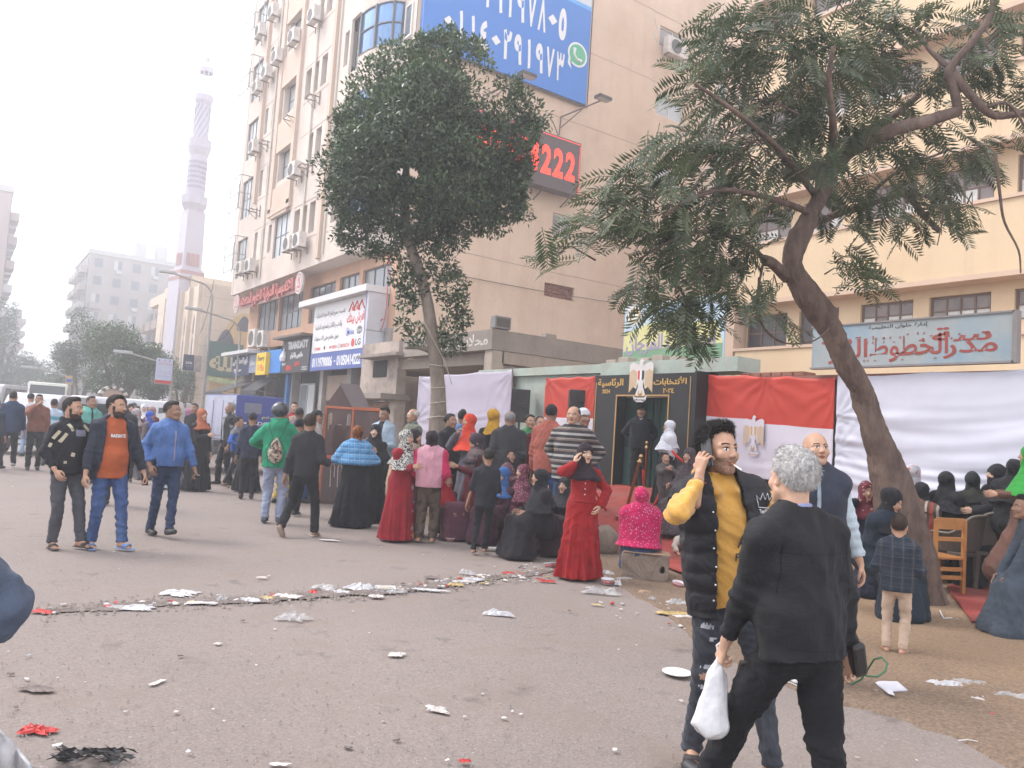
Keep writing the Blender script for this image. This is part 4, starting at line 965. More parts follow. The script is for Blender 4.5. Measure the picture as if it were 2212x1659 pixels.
 for(a0,a1)in((-30.5,-29.35),(-28.8,-27.75)):
  for j,(b0,b1)in enumerate(((a0,(a0+a1)/2),((a0+a1)/2,a1))):
   mb=MB();v=[L(a,b,c)for a in(b0+.02,b1-.02)for b in(0,3.6)for c in(-.3,-.22+.02*j)];mb.add(v,[(0,1,3,2),(4,6,7,5),(0,4,5,1),(2,3,7,6),(0,2,6,4),(1,5,7,3)]);mb.build('door_panel',shut,t)
 mb=MB()
 for k in range(22):z0=.1+k*.15;v=[L(a,b,c)for a,b,c in((-33.55,z0,-.25),(-31.05,z0,-.25),(-31.05,z0+.14,-.2),(-33.55,z0+.14,-.2))];mb.add(v,[(0,1,2,3)])
 o=mb.build('roller_shutter',mat('tan_shutter',(.28,.20,.15),.6,.15),t);o['kind']='stuff'
 mb=MB();v=[L(a,b,c)for a in(-33.55,-31.05)for b in(2.6,3.7)for c in(-.2,-.05)];mb.add(v,[(0,1,3,2),(4,6,7,5),(0,4,5,1),(2,3,7,6),(0,2,6,4),(1,5,7,3)]);mb.build('shutter_box',mat('tan_shutter',(.28,.2,.15)),t)
 f=MB();f.add([L(-37.5,0,-1.2),L(-34.0,0,-1.2),L(-34.0,3.8,-1.2),L(-37.5,3.8,-1.2)],[(0,1,2,3)]);f.build('shop_interior',mat('shop_interior',(.11,.09,.08),.8,.6,1.5),t)
 w=window(L,(-36.9,-35.0,.1,3.4),t,2,1,mat('shopfront_frame',(.30,.29,.28),.4,.1),lambda i,j:GLASSL()if i else GLASS(),.1,.08)
 mb=MB();v=[L(a,b,c)for a in(-41.25,-38.05)for b in(0,3.9)for c in(-.6,-.5)];mb.add(v,[(0,1,3,2),(4,6,7,5)]);mb.build('shop_back',DARK(),t)
 mb=MB();v=[L(a,b,c)for a in(-38.0,-37.7)for b in(0,4.0)for c in(-.1,.3)];mb.add(v,[(0,1,3,2),(4,6,7,5),(0,4,5,1),(2,3,7,6),(0,2,6,4),(1,5,7,3)]);mb.build('blue_pillar',mat('blue_cladding',(.03,.13,.32),.4,.1),t)
 n=0
 for a,z,lab in((-36.8,13.1,'air conditioner with open casing on the second floor, left of its twin bracket'),(-36.6,9.5,'left one of two air conditioners side by side just above the soffit'),(-35.3,9.45,'right one of two air conditioners side by side just above the soffit'),(-44.2,9.4,'left air conditioner of the far pair above the red lettering'),(-42.6,9.3,'right air conditioner of the far pair above the red lettering'),(-35.9,20.3,'large air conditioner high up nearest the glazed corner'),(-38.6,20.3,'air conditioner on the recessed bay of the fourth floor'),(-41.1,20.2,'air conditioner with cage left of the recessed bay'),(-42.7,19.9,'air conditioner third from the far edge of the fourth floor'),(-44.2,19.6,'lower air conditioner at the far edge of the front'),(-43.9,16.1,'air conditioner by the far balcony on the third floor'),(-44.7,23.0,'air conditioner at the far edge of the fifth floor'),(-42.5,23.2,'topmost visible air conditioner on the street front')):
  ac_unit((12.34,-a,z),lab,w=.95,hh=.68)
 for a,z,lab in((-35.2,16.5,'empty steel bracket right of the recessed bay'),(-38.2,16.4,'empty steel bracket on the recessed bay'),(-42.0,16.2,'empty steel bracket left of the recessed bay'),(-42.9,12.7,'empty steel bracket low on the far part of the front'),(-35.4,13.3,'empty steel bracket beside the second floor air conditioner')):
  ac_bracket((12.38,-a,z),lab)
 ac_unit((26.65,27.2,20.7),'white air conditioner under a window of the blank side wall',w=1.35,hh=.85,face='Y')
 for k in range(6):
  z=8.7+3.45*k;mb=MB()
  for p in((12.2,46.2),(11.75,46.2),(11.75,44.3),(12.2,44.3)):mb.box((p[0]-.02,p[1]-.02,z+1.0),(p[0]+.02,p[1]+.02,z+2.9),M=M)
  for zz in(1.0,1.9,2.9):mb.box((11.75,44.3,z+zz-.02),(12.35,44.34,z+zz+.02),M=M);mb.box((11.73,44.3,z+zz-.02),(11.77,46.2,z+zz+.02),M=M)
  if k in(0,1,3,4):mb.build('balcony_frame',mat('frame_alu',(.35,.34,.33)),t)
build_tower()
# ------------------------------------------------------------------ the billboard, led screen and shop signs
def panel(name,P,a0,a1,b0,b1,c0,c1,m,parent):
 mb=MB();v=[P(a,b,c)for a in(a0,a1)for b in(b0,b1)for c in(c0,c1)]
 mb.add(v,[(0,1,3,2),(4,6,7,5),(0,4,5,1),(2,3,7,6),(0,2,6,4),(1,5,7,3)]);return mb.build(name,m,parent)
def flat(name,P,pts,m,parent,c=.004):
 return mesh_obj(name,[P(a,b,c)for a,b in pts],[tuple(range(len(pts)))],m,parent)
def circ(cx,cy,r,n=24,sy=1.0):return[(cx+r*math.cos(2*math.pi*k/n),cy+r*sy*math.sin(2*math.pi*k/n))for k in range(n)]
def ring(name,P,cx,cy,r0,r1,m,parent,c=.004,n=28,sy=1.0):
 V=[P(*p,c)for p in circ(cx,cy,r0,n,sy)+circ(cx,cy,r1,n,sy)];return mesh_obj(name,V,[(k,(k+1)%n,n+(k+1)%n,n+k)for k in range(n)],m,parent)
WHITE=lambda:mat('sign_white',(.72,.72,.72),.5,.03,2,.05)
BLACKP=lambda:mat('print_black',(.03,.03,.035),.5,.05)
REDP=lambda:mat('print_red',(.55,.04,.03),.5,.05)
BLUEP=lambda:mat('print_blue',(.03,.12,.45),.5,.05)
GOLD=lambda:mat('print_gold',(.55,.33,.08),.5,.08)
def build_signs():
 P=PY(26.95);t=empty('billboard',(17.5,27,16.5),0,'huge blue billboard with two white phone numbers high on the side wall','billboard')
 inv=Matrix.Translation((-17.5,-27,-16.5));Q=lambda a,b,c:tuple(inv@Vector(P(a,b,c)))
 panel('panel',Q,13.5,21.9,16.65,21.0,-.2,0,mat('billboard_blue',(.045,.19,.56),.5,.05,.5,.1),t)
 panel('upper_panel',Q,13.5,21.9,21.18,26.5,-.2,-.01,mat('billboard_pale',(.55,.58,.62),.5,.12,.4,.05),t)
 panel('stripe',Q,13.5,21.9,21.0,21.18,-.2,.005,mat('stripe_blue',(.10,.36,.75),.5,.05),t)
 mb=MB();mb.tube([Q(21.93,16.6,-.1),Q(21.93,26.5,-.1)],.05,6);mb.tube([Q(13.5,16.62,-.1),Q(21.93,16.62,-.1)],.04,6);mb.build('frame',mat('bracket_steel',(.16,.12,.10)),t)
 def digits(s,a0,a1,b0,b1):
  n=len(s);w=(a1-a0)/n
  for i,ch in enumerate(s):
   x0,x1=a0+i*w+w*.12,a0+(i+1)*w-w*.12
   if ch=='0':c=((x0+x1)/2,(b0+b1)/2);r=(b1-b0)*.17;flat('numeral',Q,[(c[0],c[1]-r),(c[0]+r*1.05,c[1]),(c[0],c[1]+r),(c[0]-r*1.05,c[1])],WHITE(),t,.01);continue
   if ch=='1':x0+=w*.2;x1-=w*.2
   sh_={'7':[(0,1),(.24,1),(.5,.36),(.76,1),(1,1),(.58,0),(.42,0)],'8':[(0,0),(.42,1),(.58,1),(1,0),(.76,0),(.5,.64),(.24,0)],'3':[(0,.95),(.14,1),(.26,.74),(.40,.74),(.43,.98),(.57,.98),(.60,.74),(.76,.74),(.84,1),(1,.96),(.92,.6),(.8,.50),(.62,.52),(.5,.58),(.36,.52),(.32,.4),(.38,0),(.17,0),(.1,.5)]}.get(ch)
   if sh_:flat('numeral',Q,[(x0+(x1-x0)*p,b0+(b1-b0)*q)for p,q in sh_],WHITE(),t,.01);continue
   text({'1':'١','2':'٢','3':'٣','4':'٤','5':'٥','7':'٧','8':'٨','9':'٩'}[ch],WHITE(),Q,x0,x1,b0,b1,t,.045,name='numeral')
 digits('01019197805',14.35,20.6,19.1,20.55);digits('01140291973',14.35,20.6,17.25,18.55)
 g=mat('logo_green',(.10,.42,.24),.5,.05)
 flat('logo',Q,circ(21.25,18.75,.56,30)+[],WHITE(),t,.008);flat('logo',Q,[(20.72,18.2),(20.95,18.0),(20.75,18.6)][:3],WHITE(),t,.009);flat('logo',Q,circ(21.25,18.75,.47,30),g,t,.012);flat('logo',Q,[(20.85,18.30),(21.1,18.36),(20.86,18.6)],g,t,.0125)
 mb=MB();mb.tube([Q(21.05,18.98,.02),Q(21.05,18.72,.02),Q(21.2,18.53,.02),Q(21.46,18.5,.02)],[.085,.05,.05,.085],8);mb.build('logo',WHITE(),t)
 panel('picture',Q,17.6,19.0,21.5,24,-.01,.004,mat('pic_grey',(.34,.36,.40),.5,.3,1.2),t);panel('picture',Q,19.7,20.3,21.6,24,-.01,.006,mat('pic_red',(.48,.24,.23),.5,.2,3),t);panel('picture',Q,19.1,19.65,21.6,22.8,-.01,.008,mat('pic_light',(.66,.68,.72),.5,.2,3),t)
 text('توصيل سريع',mat('pic_grey',(.34,.36,.40)),Q,14.4,17.3,21.8,22.5,t)
 for(a,z,lab)in((17.5,15.6,'left flood lamp on a bent arm below the blue billboard'),(21.6,15.9,'right flood lamp on a bent arm below the blue billboard')):
  l=empty('flood_lamp',(a,27.2,z),0,lab,'lamp','arm lamps on the side wall');sm=mat('bracket_steel',(.16,.12,.10))
  mb=MB();mb.tube([(-.9,0,-.9),(-.9,-.05,-.1),(0.2,-1.4,.55)],.035,6);mb.tube([(-.9,-.05,-.6),(-.3,-.75,.2)],.025,6);mb.build('arm',sm,l)
  mb=MB();mb.box((-.15,-1.75,.55),(.55,-1.35,.68));mb.build('lamp_head',mat('lamp_head',(.07,.065,.06),.4,.1),l);panel('lens',lambda a,b,c:(a,b,c),-.12,.52,-1.72,-1.38,.54,.548,mat('lamp_lens',(.45,.45,.43),.2,.05),l)
 P2=PY(26.4);t=empty('led_sign',(19,27,12.4),0,'dark led display with glowing red digits beside the round tree','sign');inv=Matrix.Translation((-19,-27,-12.4));Q=lambda a,b,c:tuple(inv@Vector(P2(a,b,c)))
 panel('casing',Q,15.6,21.35,12.2,14.55,-.55,0,mat('led_black',(.10,.08,.082),.5,.1,3),t);led=mat('led_red',(1.0,.035,.02),.5,0,1,0,emit=1.2)
 for i,ch in enumerate('50414222'):
  x0=15.95+i*.655
  o=text(ch,led,Q,x0,x0+.53,12.75,14.0,t,.035,name='led_digit');
 mb=MB()
 for k in range(46):x=15.65+k*.124;mb.add([Q(x,14.46,.006),Q(x+.07,14.46,.006),Q(x+.07,14.49,.006),Q(x,14.49,.006)],[(0,1,2,3)])
 for k in range(18):z=12.27+k*.12;mb.add([Q(21.29,z,.006),Q(21.32,z,.006),Q(21.32,z+.07,.006),Q(21.29,z+.07,.006)],[(0,1,2,3)])
 mb.build('led_border',led,t)
 mb=MB()
 for x in(17,19.5,21.0):mb.tube([Q(x,12.15,-.1),Q(x,11.8,-.78)],.04,6)
 mb.tube([Q(20.2,14.5,-.1),Q(20.1,15.3,-.5),Q(20.0,15.5,-.6)],.03,6);mb.build('bracket',mat('bracket_steel',(.16,.12,.10)),t)
    # ---- the white appliance shop sign with its box end
 def at(a,z,X=12.7):return empty
 X0=12.7;P=PX(X0);t=empty('shop_sign',(X0,31,3.85),0,'large white appliance shop sign with blue phone number strip','sign');inv=Matrix.Translation((-X0,-31,-3.85));Q=lambda a,b,c:tuple(inv@Vector(P(a,b,c)))
 white=mat('sign_board',(.64,.63,.63),.45,.04,.8,.05);grey=mat('sign_side',(.50,.50,.54),.5,.05,.6,.08,dirt=(.42,.40,.40),dscale=.7)
 panel('sign_board',Q,-33.85,-28.15,4.62,6.75,-.1,0,white,t);panel('number_strip',Q,-33.85,-28.15,3.85,4.6,-.1,.02,mat('strip_blue',(.07,.11,.32),.45,.06),t)
 panel('cap',Q,-35.0,-27.75,6.76,7.02,-.66,.35,mat('sign_cap',(.58,.57,.57),.5,.05),t)
 panel('side_panel',Q,-27.95,-27.8,3.85,5.25,-.65,.18,grey,t);panel('side_panel',Q,-27.95,-27.8,5.27,6.75,-.65,.18,grey,t);panel('edge_panel',Q,-28.13,-27.96,3.85,6.75,-.6,.14,mat('edge_blue',(.12,.14,.36),.5,.05),t)
 text('01119790006',WHITE(),Q,-33.6,-31.35,3.99,4.42,t,.03,.02);text('-',WHITE(),Q,-31.15,-31.0,4.17,4.23,t,0,.02);text('01050414222',WHITE(),Q,-30.85,-28.5,3.99,4.42,t,.03,.02)
 rp=REDP();bp=BLACKP()
 text('افرش بيتك',rp,Q,-30.15,-28.45,5.62,6.12,t,.03)
 mb=MB()
 for x in(-30.0,-29.55,-29.1):mb.tube([Q(x,6.18,.01),Q(x+.3,6.55,.01),Q(x+.6,6.18,.01)],.03,4)
 mb.build('logo',rp,t);flat('logo',Q,[(-29.75,6.2),(-29.55,6.2),(-29.55,6.35),(-29.75,6.35)],rp,t);flat('logo',Q,[(-29.3,6.2),(-29.1,6.2),(-29.1,6.35),(-29.3,6.35)],rp,t)
 for k,s in enumerate(('تقسيط جميع انواع الأجهزة الكهربائية','والذهب و الاثاث و المصاريف الدراسية','بدون مقدم حتى 10 سنوات')):
  text(s,bp,Q,-33.6+.0*k,-30.4-(.25*k),6.12-k*.52,6.42-k*.52,t,.012)
 text('Midea',BLUEP(),Q,-30.05,-29.35,5.22,5.45,t,.01);ring('logo',Q,-30.0,5.35,.17,.14,BLUEP(),t)
 flat('logo',Q,circ(-28.85,5.36,.27,24,.6),mat('logo_grey',(.16,.15,.17)),t);text('Carrier',WHITE(),Q,-29.08,-28.62,5.29,5.43,t,.0,.004)
 text('TOSHIBA',rp,Q,-33.5,-32.8,4.74,4.87,t,.02);flat('logo',Q,circ(-32.35,4.82,.085,16)+[],bp,t);flat('logo',Q,[(-32.34,4.90),(-32.28,4.96),(-32.31,4.91)],bp,t)
 text('FRESH',rp,Q,-31.55,-31.0,4.74,4.87,t,.02);flat('logo',Q,[(-31.8,4.76),(-31.65,4.76),(-31.65,4.86),(-31.8,4.86)],rp,t);ring('logo',Q,-30.8,4.82,.10,.08,bp,t);text('BOSCH',rp,Q,-30.6,-29.75,4.74,4.89,t,.02)
 flat('logo',Q,circ(-29.4,4.88,.17,24),rp,t);text('LG',bp,Q,-29.15,-28.65,4.76,5.02,t,.02)
    # ---- clothes shop sign
 t=empty('shop_sign',(X0,36,3.85),0,'black clothes shop sign with white latin lettering','sign');inv=Matrix.Translation((-X0,-36,-3.85));Q=lambda a,b,c:tuple(inv@Vector(P(a,b,c)))
 panel('sign_board',Q,-37.75,-34.1,3.85,5.45,-.3,0,mat('sign_black',(.035,.035,.045),.4,.1,2),t);panel('canopy',Q,-38.0,-34.05,5.46,5.56,-.4,.45,mat('bracket_steel',(.16,.12,.10)),t)
 text('TRANDATY',WHITE(),Q,-36.9,-34.3,4.95,5.32,t,.03,.03);text('ملابس بالكيلو',WHITE(),Q,-36.5,-34.9,4.48,4.8,t,.02,.02);text('سوبر',rp,Q,-35.9,-35.2,4.1,4.35,t,.04,.02);text('SEN',rp,Q,-37.0,-36.3,3.95,4.2,t,.04,.02)
 mb=MB();mb.lathe([(.0,0),(.16,.02),(.20,.2),(.10,.42),(.09,.50),(.02,.52),(.05,.56),(.05,.62),(0,.64)],Q(-37.35,4.4,.05),12);mb.build('logo',WHITE(),t);text('TRANDATY',WHITE(),Q,-37.65,-37.05,4.22,4.34,t,.03)
 panel('line',Q,-34.9,-34.3,3.95,3.98,0,.01,WHITE(),t);panel('line',Q,-34.9,-34.3,4.05,4.08,0,.01,WHITE(),t)
    # ---- blue sign with the yellow box
 t=empty('shop_sign',(X0,39.5,3.9),0,'blue sign board carrying a yellow light box','sign');inv=Matrix.Translation((-X0,-39.5,-3.9));Q=lambda a,b,c:tuple(inv@Vector(P(a,b,c)))
 panel('sign_board',Q,-41.6,-37.85,3.9,5.05,-.2,0,mat('sign_blue',(.03,.20,.58),.4,.06),t);panel('yellow_box',Q,-41.0,-39.5,3.82,4.95,0,.22,mat('sign_yellow',(.80,.52,.03),.4,.05),t)
 text('Fawry',BLACKP(),Q,-40.8,-39.7,4.45,4.8,t,.02,.22);text('Plus',rp,Q,-40.3,-39.7,4.0,4.35,t,.01,.22,slant=.2);ring('logo',Q,-40.55,4.2,.14,.09,BLUEP(),t,.226)
 t=empty('shop_sign',(X0,44.5,3.9),0,'dark blue pharmacy style sign with white arabic letters under a white canopy edge','sign');inv=Matrix.Translation((-X0,-44.5,-3.9));Q=lambda a,b,c:tuple(inv@Vector(P(a,b,c)))
 panel('sign_board',Q,-46.2,-42.9,3.9,5.0,-.2,0,mat('sign_navy',(.045,.06,.13),.5,.08),t);panel('sign_board',Q,-42.85,-41.65,4.0,4.95,-.2,.02,mat('sign_grey_blue',(.30,.33,.42),.5,.08),t);panel('cap',Q,-46.8,-41.7,5.02,5.2,-.5,.5,mat('sign_cap',(.58,.57,.57)),t)
 text('ابو العطار هى',WHITE(),Q,-45.9,-43.2,4.45,4.9,t,.05,.05);text('عطارة',WHITE(),Q,-45.6,-44.2,4.05,4.3,t,.05,.05);text('عطارة',WHITE(),Q,-42.75,-41.75,4.3,4.65,t,.05,.05)
    # ---- red hanging letters under the soffit
 P3=PX(12.55);t=empty('hanging_sign',(12.55,40,8.5),0,'row of red and white hanging arabic letters between two round crests below the soffit','sign');inv=Matrix.Translation((-12.55,-40,-8.5));Q=lambda a,b,c:tuple(inv@Vector(P3(a,b,c)))
 rl=mat('letter_red',(.46,.13,.115),.5,.1);wl=mat('letter_white',(.60,.55,.53),.5,.1)
 panel('rail',Q,-45.2,-36.2,7.62,7.82,-.06,-.02,mat('rail_pink',(.45,.25,.23),.6,.1),t)
 text('الاكاديمية الدولية للعلوم المتقدمة',rl,Q,-45.0,-36.3,7.5,8.35,t,.045,.12)
 mb=MB()
 for k in range(9):mb.tube([Q(-45.3+k*1.2,8.53,.02),Q(-45.3+k*1.2,8.0,.02)],.02,5)
 mb.build('hanger',mat('bracket_steel',(.16,.12,.10)),t)
 for a in(-35.55,-45.6):
  o=mesh_obj('crest',[Q(*p,c)for c in(0,.1)for p in circ(a,8.0,.48,20,1.1)],[tuple(range(20)),tuple(range(20,40))]+[(k,(k+1)%20,20+(k+1)%20,20+k)for k in range(20)],wl,t)
  ring('crest_ring',Q,a,8.0,.40,.34,rl,t,.106,sy=1.1);flat('crest_mark',Q,[(a-.2,7.75),(a+.2,7.75),(a+.12,8.2),(a,8.32),(a-.12,8.2)],rl,t,.107);flat('crest_mark',Q,[(a-.1,7.85),(a+.1,7.85),(a,8.15)],wl,t,.112)
 ac_unit((12.9,42.6,5.35),'air conditioner with round fan above the navy shop sign',w=1.0,hh=.95);ac_unit((12.85,40.9,5.25),'box shaped air conditioner above the yellow light box',w=.9,hh=.85)
 mb=MB();Q=PX(12.0);pts=[(-27.7,8.4),(-27.72,7.6),(-27.5,7.0),(-27.45,6.2),(-27.55,5.7),(-27.75,5.35),(-27.95,5.3),(-28.0,5.5),(-27.8,5.75),(-27.55,5.72)]
 mb.tube([(12.75 if i>2 else 13.2,-a-.0,z)if i<2 else(12.8,27.72,z+.0)if False else(13.1+.0*i,-a-.05,z)for i,(a,z)in enumerate(pts)],.022,6);tag(mb.build('cable',mat('cable_red',(.42,.10,.08),.6,.1)),'thin red cable hanging looped at the end of the white sign box','cable')
build_signs()
# ------------------------------------------------------------------ low concrete shop, yard wall, gate
def build_low():
 c=concrete();t=empty('concrete_shop',(11.9,18.1,0),0,'derelict single storey concrete shop with painted canopy','building');M=Matrix.Translation((-11.9,-18.1,0))
 def bx(name,a,b,m=c):mb=MB();mb.box(a,b,M=M);return mb.build(name,m,t)
 bx('canopy',(11.9,18.1,3.95),(17.6,23.4,4.52));bx('roof_slab',(12.3,18.12,3.6),(26,26.9,3.94),mat('concrete_pale',(.36,.30,.25),.9,.2,1.2,.6,.02,dirt=(.20,.155,.13),streak=.7))
 bx('side_wall',(17.62,18.3,0),(30,18.6,4.75),mat('concrete_pale',(.34,.28,.235)));bx('side_beam',(12.2,18.2,3.2),(30,18.28,3.55));bx('back_wall',(15.5,18.7,0),(15.8,26.8,3.6),DARK())
 bx('column',(11.95,18.12,0),(12.35,18.5,3.94),mat('concrete_pale',(.34,.28,.235)))
 bm_=mat('pale_block',(.40,.32,.25),.9,.2,3,.5);n=0
 for r in range(3):
  for k in range(14):
   if random.random()<.45:continue
   x=17.7+k*.42+(r%2)*.2;mb=MB();mb.bbox((x,18.27,3.62+r*.24),(x+.36,18.31,3.62+r*.24+.2),.01);o=mb.build('block',bm_,t);o.location=(-11.9,-18.1,0)
 Q=lambda a,b,cc:tuple(M@Vector(PX(11.9)(a,b,cc)));text('محلات خط',mat('old_white_paint',(.5,.46,.42),.9,.3,6),Q,-20.9,-18.3,4.08,4.42,t,.02)
 st=mat('stained_plaster',(.40,.33,.28),.92,.2,1.6,.5,.02,dirt=(.17,.13,.11),dscale=1.0)
 bx('upper_wall',(12.15,24.2,2.75),(12.5,27.15,4.6),st);bx('ledge',(11.5,24.0,2.55),(12.6,27.15,2.74));bx('awning_slab',(11.6,23.3,4.0),(12.5,26.4,4.1),c)
 wd=MB();wd.box((12.13,25.0,3.35),(12.16,26.1,3.95),M=M);wd.build('vent_opening',DARK(),t)
 for y0,y1 in((24.1,24.5),(26.75,27.15)):bx('pier',(12.1,y0,0),(12.5,y1,2.55),st)
 sh=mat('rusty_shutter',(.30,.19,.135),.6,.2,2,.2,dirt=(.18,.11,.08))
 mb=MB()
 for k in range(24):z=.1+k*.1;mb.add([tuple(M@Vector(p))for p in((12.36,24.5,z),(12.36,26.75,z),(12.32,26.75,z+.05),(12.32,24.5,z+.05),(12.36,26.75,z+.1),(12.36,24.5,z+.1))],[(0,1,2,3),(3,2,4,5)])
 o=mb.build('roller_shutter',sh,t);o['kind']='stuff'
 l=empty('flood_lamp',(12.1,18.3,4.53),0,'grey box shaped flood lamp standing on the concrete canopy corner','lamp');mb=MB();mb.bbox((0,0,.06),(.55,.25,.42),.02);mb.build('casing',mat('lamp_grey',(.18,.17,.165),.5,.15),l);mb=MB();mb.box((.05,-.01,.12),(.5,-.002,.36));mb.build('lens',mat('lamp_lens2',(.08,.075,.07),.2,.1),l);mb=MB();mb.box((.05,.05,0),(.5,.2,.06));mb.build('foot',mat('bracket_steel',(.16,.12,.10)),l)
 mb=MB();mb.box((13.9,18.3,4.52),(14.3,18.5,4.66));tag(mb.build('block',c),'small concrete lump lying on the canopy beside the lamp','block')
 gw=mat('green_plaster',(.33,.38,.34),.92,.15,1.5,.5,.015,dirt=(.33,.28,.235),dscale=1.6,streak=.6)
 w=empty('yard_wall',(11.55,10,0),0,'flaking green plastered school yard wall with pale coping beam','wall');M2=Matrix.Translation((-11.55,-10,0))
 def wb(name,a,b,m=gw):mb=MB();mb.box(a,b,M=M2);return mb.build(name,m,w)
 wb('wall',(11.6,13.1,0),(11.95,18.0,3.12));wb('wall',(11.6,-2,0),(11.95,10.0,2.85));wb('coping',(11.5,13.0,3.125),(12.05,18.05,3.32),mat('coping_green',(.36,.42,.37),.92,.15,2,.6,.02,dirt=(.36,.31,.26)));wb('lintel',(11.45,9.3,3.06),(12.1,13.0,3.33),mat('coping_green',(.36,.42,.37)))
 wb('red_cap',(11.5,-2,2.855),(12.0,9.2,2.95),mat('cap_red',(.26,.12,.095),.9,.2))
 for k in range(6):mb=MB();y=8.0+k*.22;mb.bbox((11.55,y,2.955),(11.9,y+.2,3.03),.01);o=mb.build('brick',mat('old_brick',(.26,.12,.085)),w);o.location=(-11.55,-10,0)
 for k in range(5):mb=MB();y=10.9+k*.45+random.uniform(-.1,.1);mb.bbox((11.6,y,3.335),(11.85,y+.3,3.42+.04*(k%2)),.015);o=mb.build('stone',mat('concrete_pale',(.34,.28,.235)),w);o.location=(-11.55,-10,0)
 P=PX(12.35);t=empty('festival_banner',(12.35,11.2,3.3),0,'weathered pale blue, yellow and green board standing above the gate behind the leaves','banner');inv=Matrix.Translation((-12.35,-11.2,-3.3));Q=lambda a,b,c_:tuple(inv@Vector(P(a,b,c_)))
 panel('board',Q,-13.3,-10.4,3.35,4.75,-.05,0,mat('banner_sky',(.42,.52,.60),.6,.1,1),t)
 flat('green_band',Q,[(-13.28,3.37),(-10.42,3.37),(-10.42,3.75),(-13.28,3.7)],mat('banner_green',(.16,.28,.17),.6,.1),t);flat('yellow_band',Q,[(-13.28,3.7),(-10.42,3.75),(-10.6,4.2),(-12.5,4.3),(-13.28,4.1)],mat('banner_yellow',(.56,.52,.24),.6,.1),t,.003)
 text('احتفالات المرجان',mat('banner_purple',(.28,.24,.36),.6,.1),Q,-13.2,-10.6,3.6,4.05,t,.03,.003);text('ادارة حلوان التعليمية',BLUEP(),Q,-12.3,-10.8,4.5,4.66,t);panel('crest_box',Q,-13.2,-12.75,4.3,4.72,0,.006,mat('banner_cream',(.66,.62,.58)),t);ring('crest',Q,-12.97,4.51,.16,.12,GOLD(),t,.01)
    # ---- sheets of pale plastic hung on the wall
 def sheet(name,label,y0,y1,z0a,z0b,z1a,z1b,X,mats,split=None,seed=0,cat='banner',nx=90,nz=46,tens=1.0,pulls=()):
  """banner between (y0: left as seen) and y1; z0*=bottom, z1*=top at each end; creases fan from the tie points in pulls (s,t)"""
  V=[];F=[];mi=[];r=random.Random(seed)
  for j in range(nz+1):
   for i in range(nx+1):
    s,q=i/nx,j/nz;y=y0+(y1-y0)*s;zt=z1a+(z1b-z1a)*s;zb=z0a+(z0b-z0a)*s;sag=.05*math.sin(s*math.pi*3)*q
    z=zb+(zt-zb)*q-abs(sag)*(.6 if q>.9 else .2);d=.018*mnoise.noise(Vector((s*5,q*4,seed)))
    for(ps,pq,am)in pulls:
     dx,dy=(s-ps)*abs(y1-y0),(q-pq)*(zt-zb);rr=math.hypot(dx,dy)+.02;an=math.atan2(dy,dx)
     d+=.36*am*math.exp(-rr/.5)*(1-2*abs(math.sin(an*6.5+1.5*mnoise.noise(Vector((rr*2,an*2,seed))))))
    d+=tens*.016*mnoise.noise(Vector((s*2.2,(q+.06*math.sin(s*4))*20,seed+3)))*math.exp(-((q-(.33 if tens<3 else .5))/.20)**2)*1.6
    V.append((X-.06-d,y,z))
  for j in range(nz):
   for i in range(nx):
    q=j*(nx+1)+i;F.append((q,q+1,q+nx+2,q+nx+1));mi.append(0 if split is None else split((i+.5)/nx,(j+.5)/nz))
  o=mesh_obj(name,V,F,mats,None,mi,True);tag(o,label,cat);md=o.modifiers.new('thickness','SOLIDIFY');md.thickness=.004;return o
 pv=lambda n,col:mat(n,col,.55,.05,1.5,.12,.02,spec=.3)
 lilac=pv('plastic_lilac',(.38,.345,.42));white=pv('plastic_white',(.55,.55,.63));fred=pv('flag_red',(.46,.045,.028));fwh=pv('flag_white',(.58,.54,.60));fbk=pv('flag_black',(.02,.02,.022))
 sheet('plastic_sheet','lilac plastic sheet tied over the concrete shop front behind the round tree',21.3,16.35,1.15,1.2,3.22,3.28,11.5,[lilac],None,1,'sheet',pulls=((0,.95,.09),(1,.98,.07),(0,.35,.10),(1,.25,.10),(.45,.12,.08),(.75,.08,.08)))
 sheet('plastic_sheet','long white plastic sheet stretched along the yard wall behind the seated women',7.30,2.9,.3,.3,2.93,2.99,11.5,[white],None,2,'sheet',110,90,3.2,pulls=((0,.75,.06),(0,.55,.05),(1,.5,.05)))
 flagsplit=lambda a,b:lambda s,q:0 if q>a+(b-a)*s else(1 if q>a-.38+(b-a)*s else 2)
 f1=sheet('flag','red, white and black flag banner with golden eagle right of the gate',10.02,7.34,.45,.35,3.02,2.90,11.5,[fred,fwh,fbk],flagsplit(.70,.665),3,'flag',pulls=((.5,.99,.07),(0,.97,.06),(1,.9,.05),(1,.25,.05)))
 f2=sheet('flag','red and white flag banner left of the gate behind the loudspeaker',14.95,13.15,.75,.75,3.05,3.06,11.5,[fred,fwh,fbk],flagsplit(.58,.58),4,'flag',60,44,pulls=((0,.98,.10),(.8,.5,.06),(1,.95,.05)))
 eagle(f1,lambda a,b,c_:(11.5-.105-c_*.6,8.84-a*.27,1.90+b*.33),flagonly=True)
 mb=MB();mb.tube([(11.4,16.3,3.35),(11.38,16.25,3.0),(11.42,16.25,2.4),(11.4,16.3,1.2)],.02,6);tag(mb.build('cable',mat('cable_mauve',(.2,.12,.13),.6)),'dark cable hanging down at the right edge of the lilac sheet','cable')
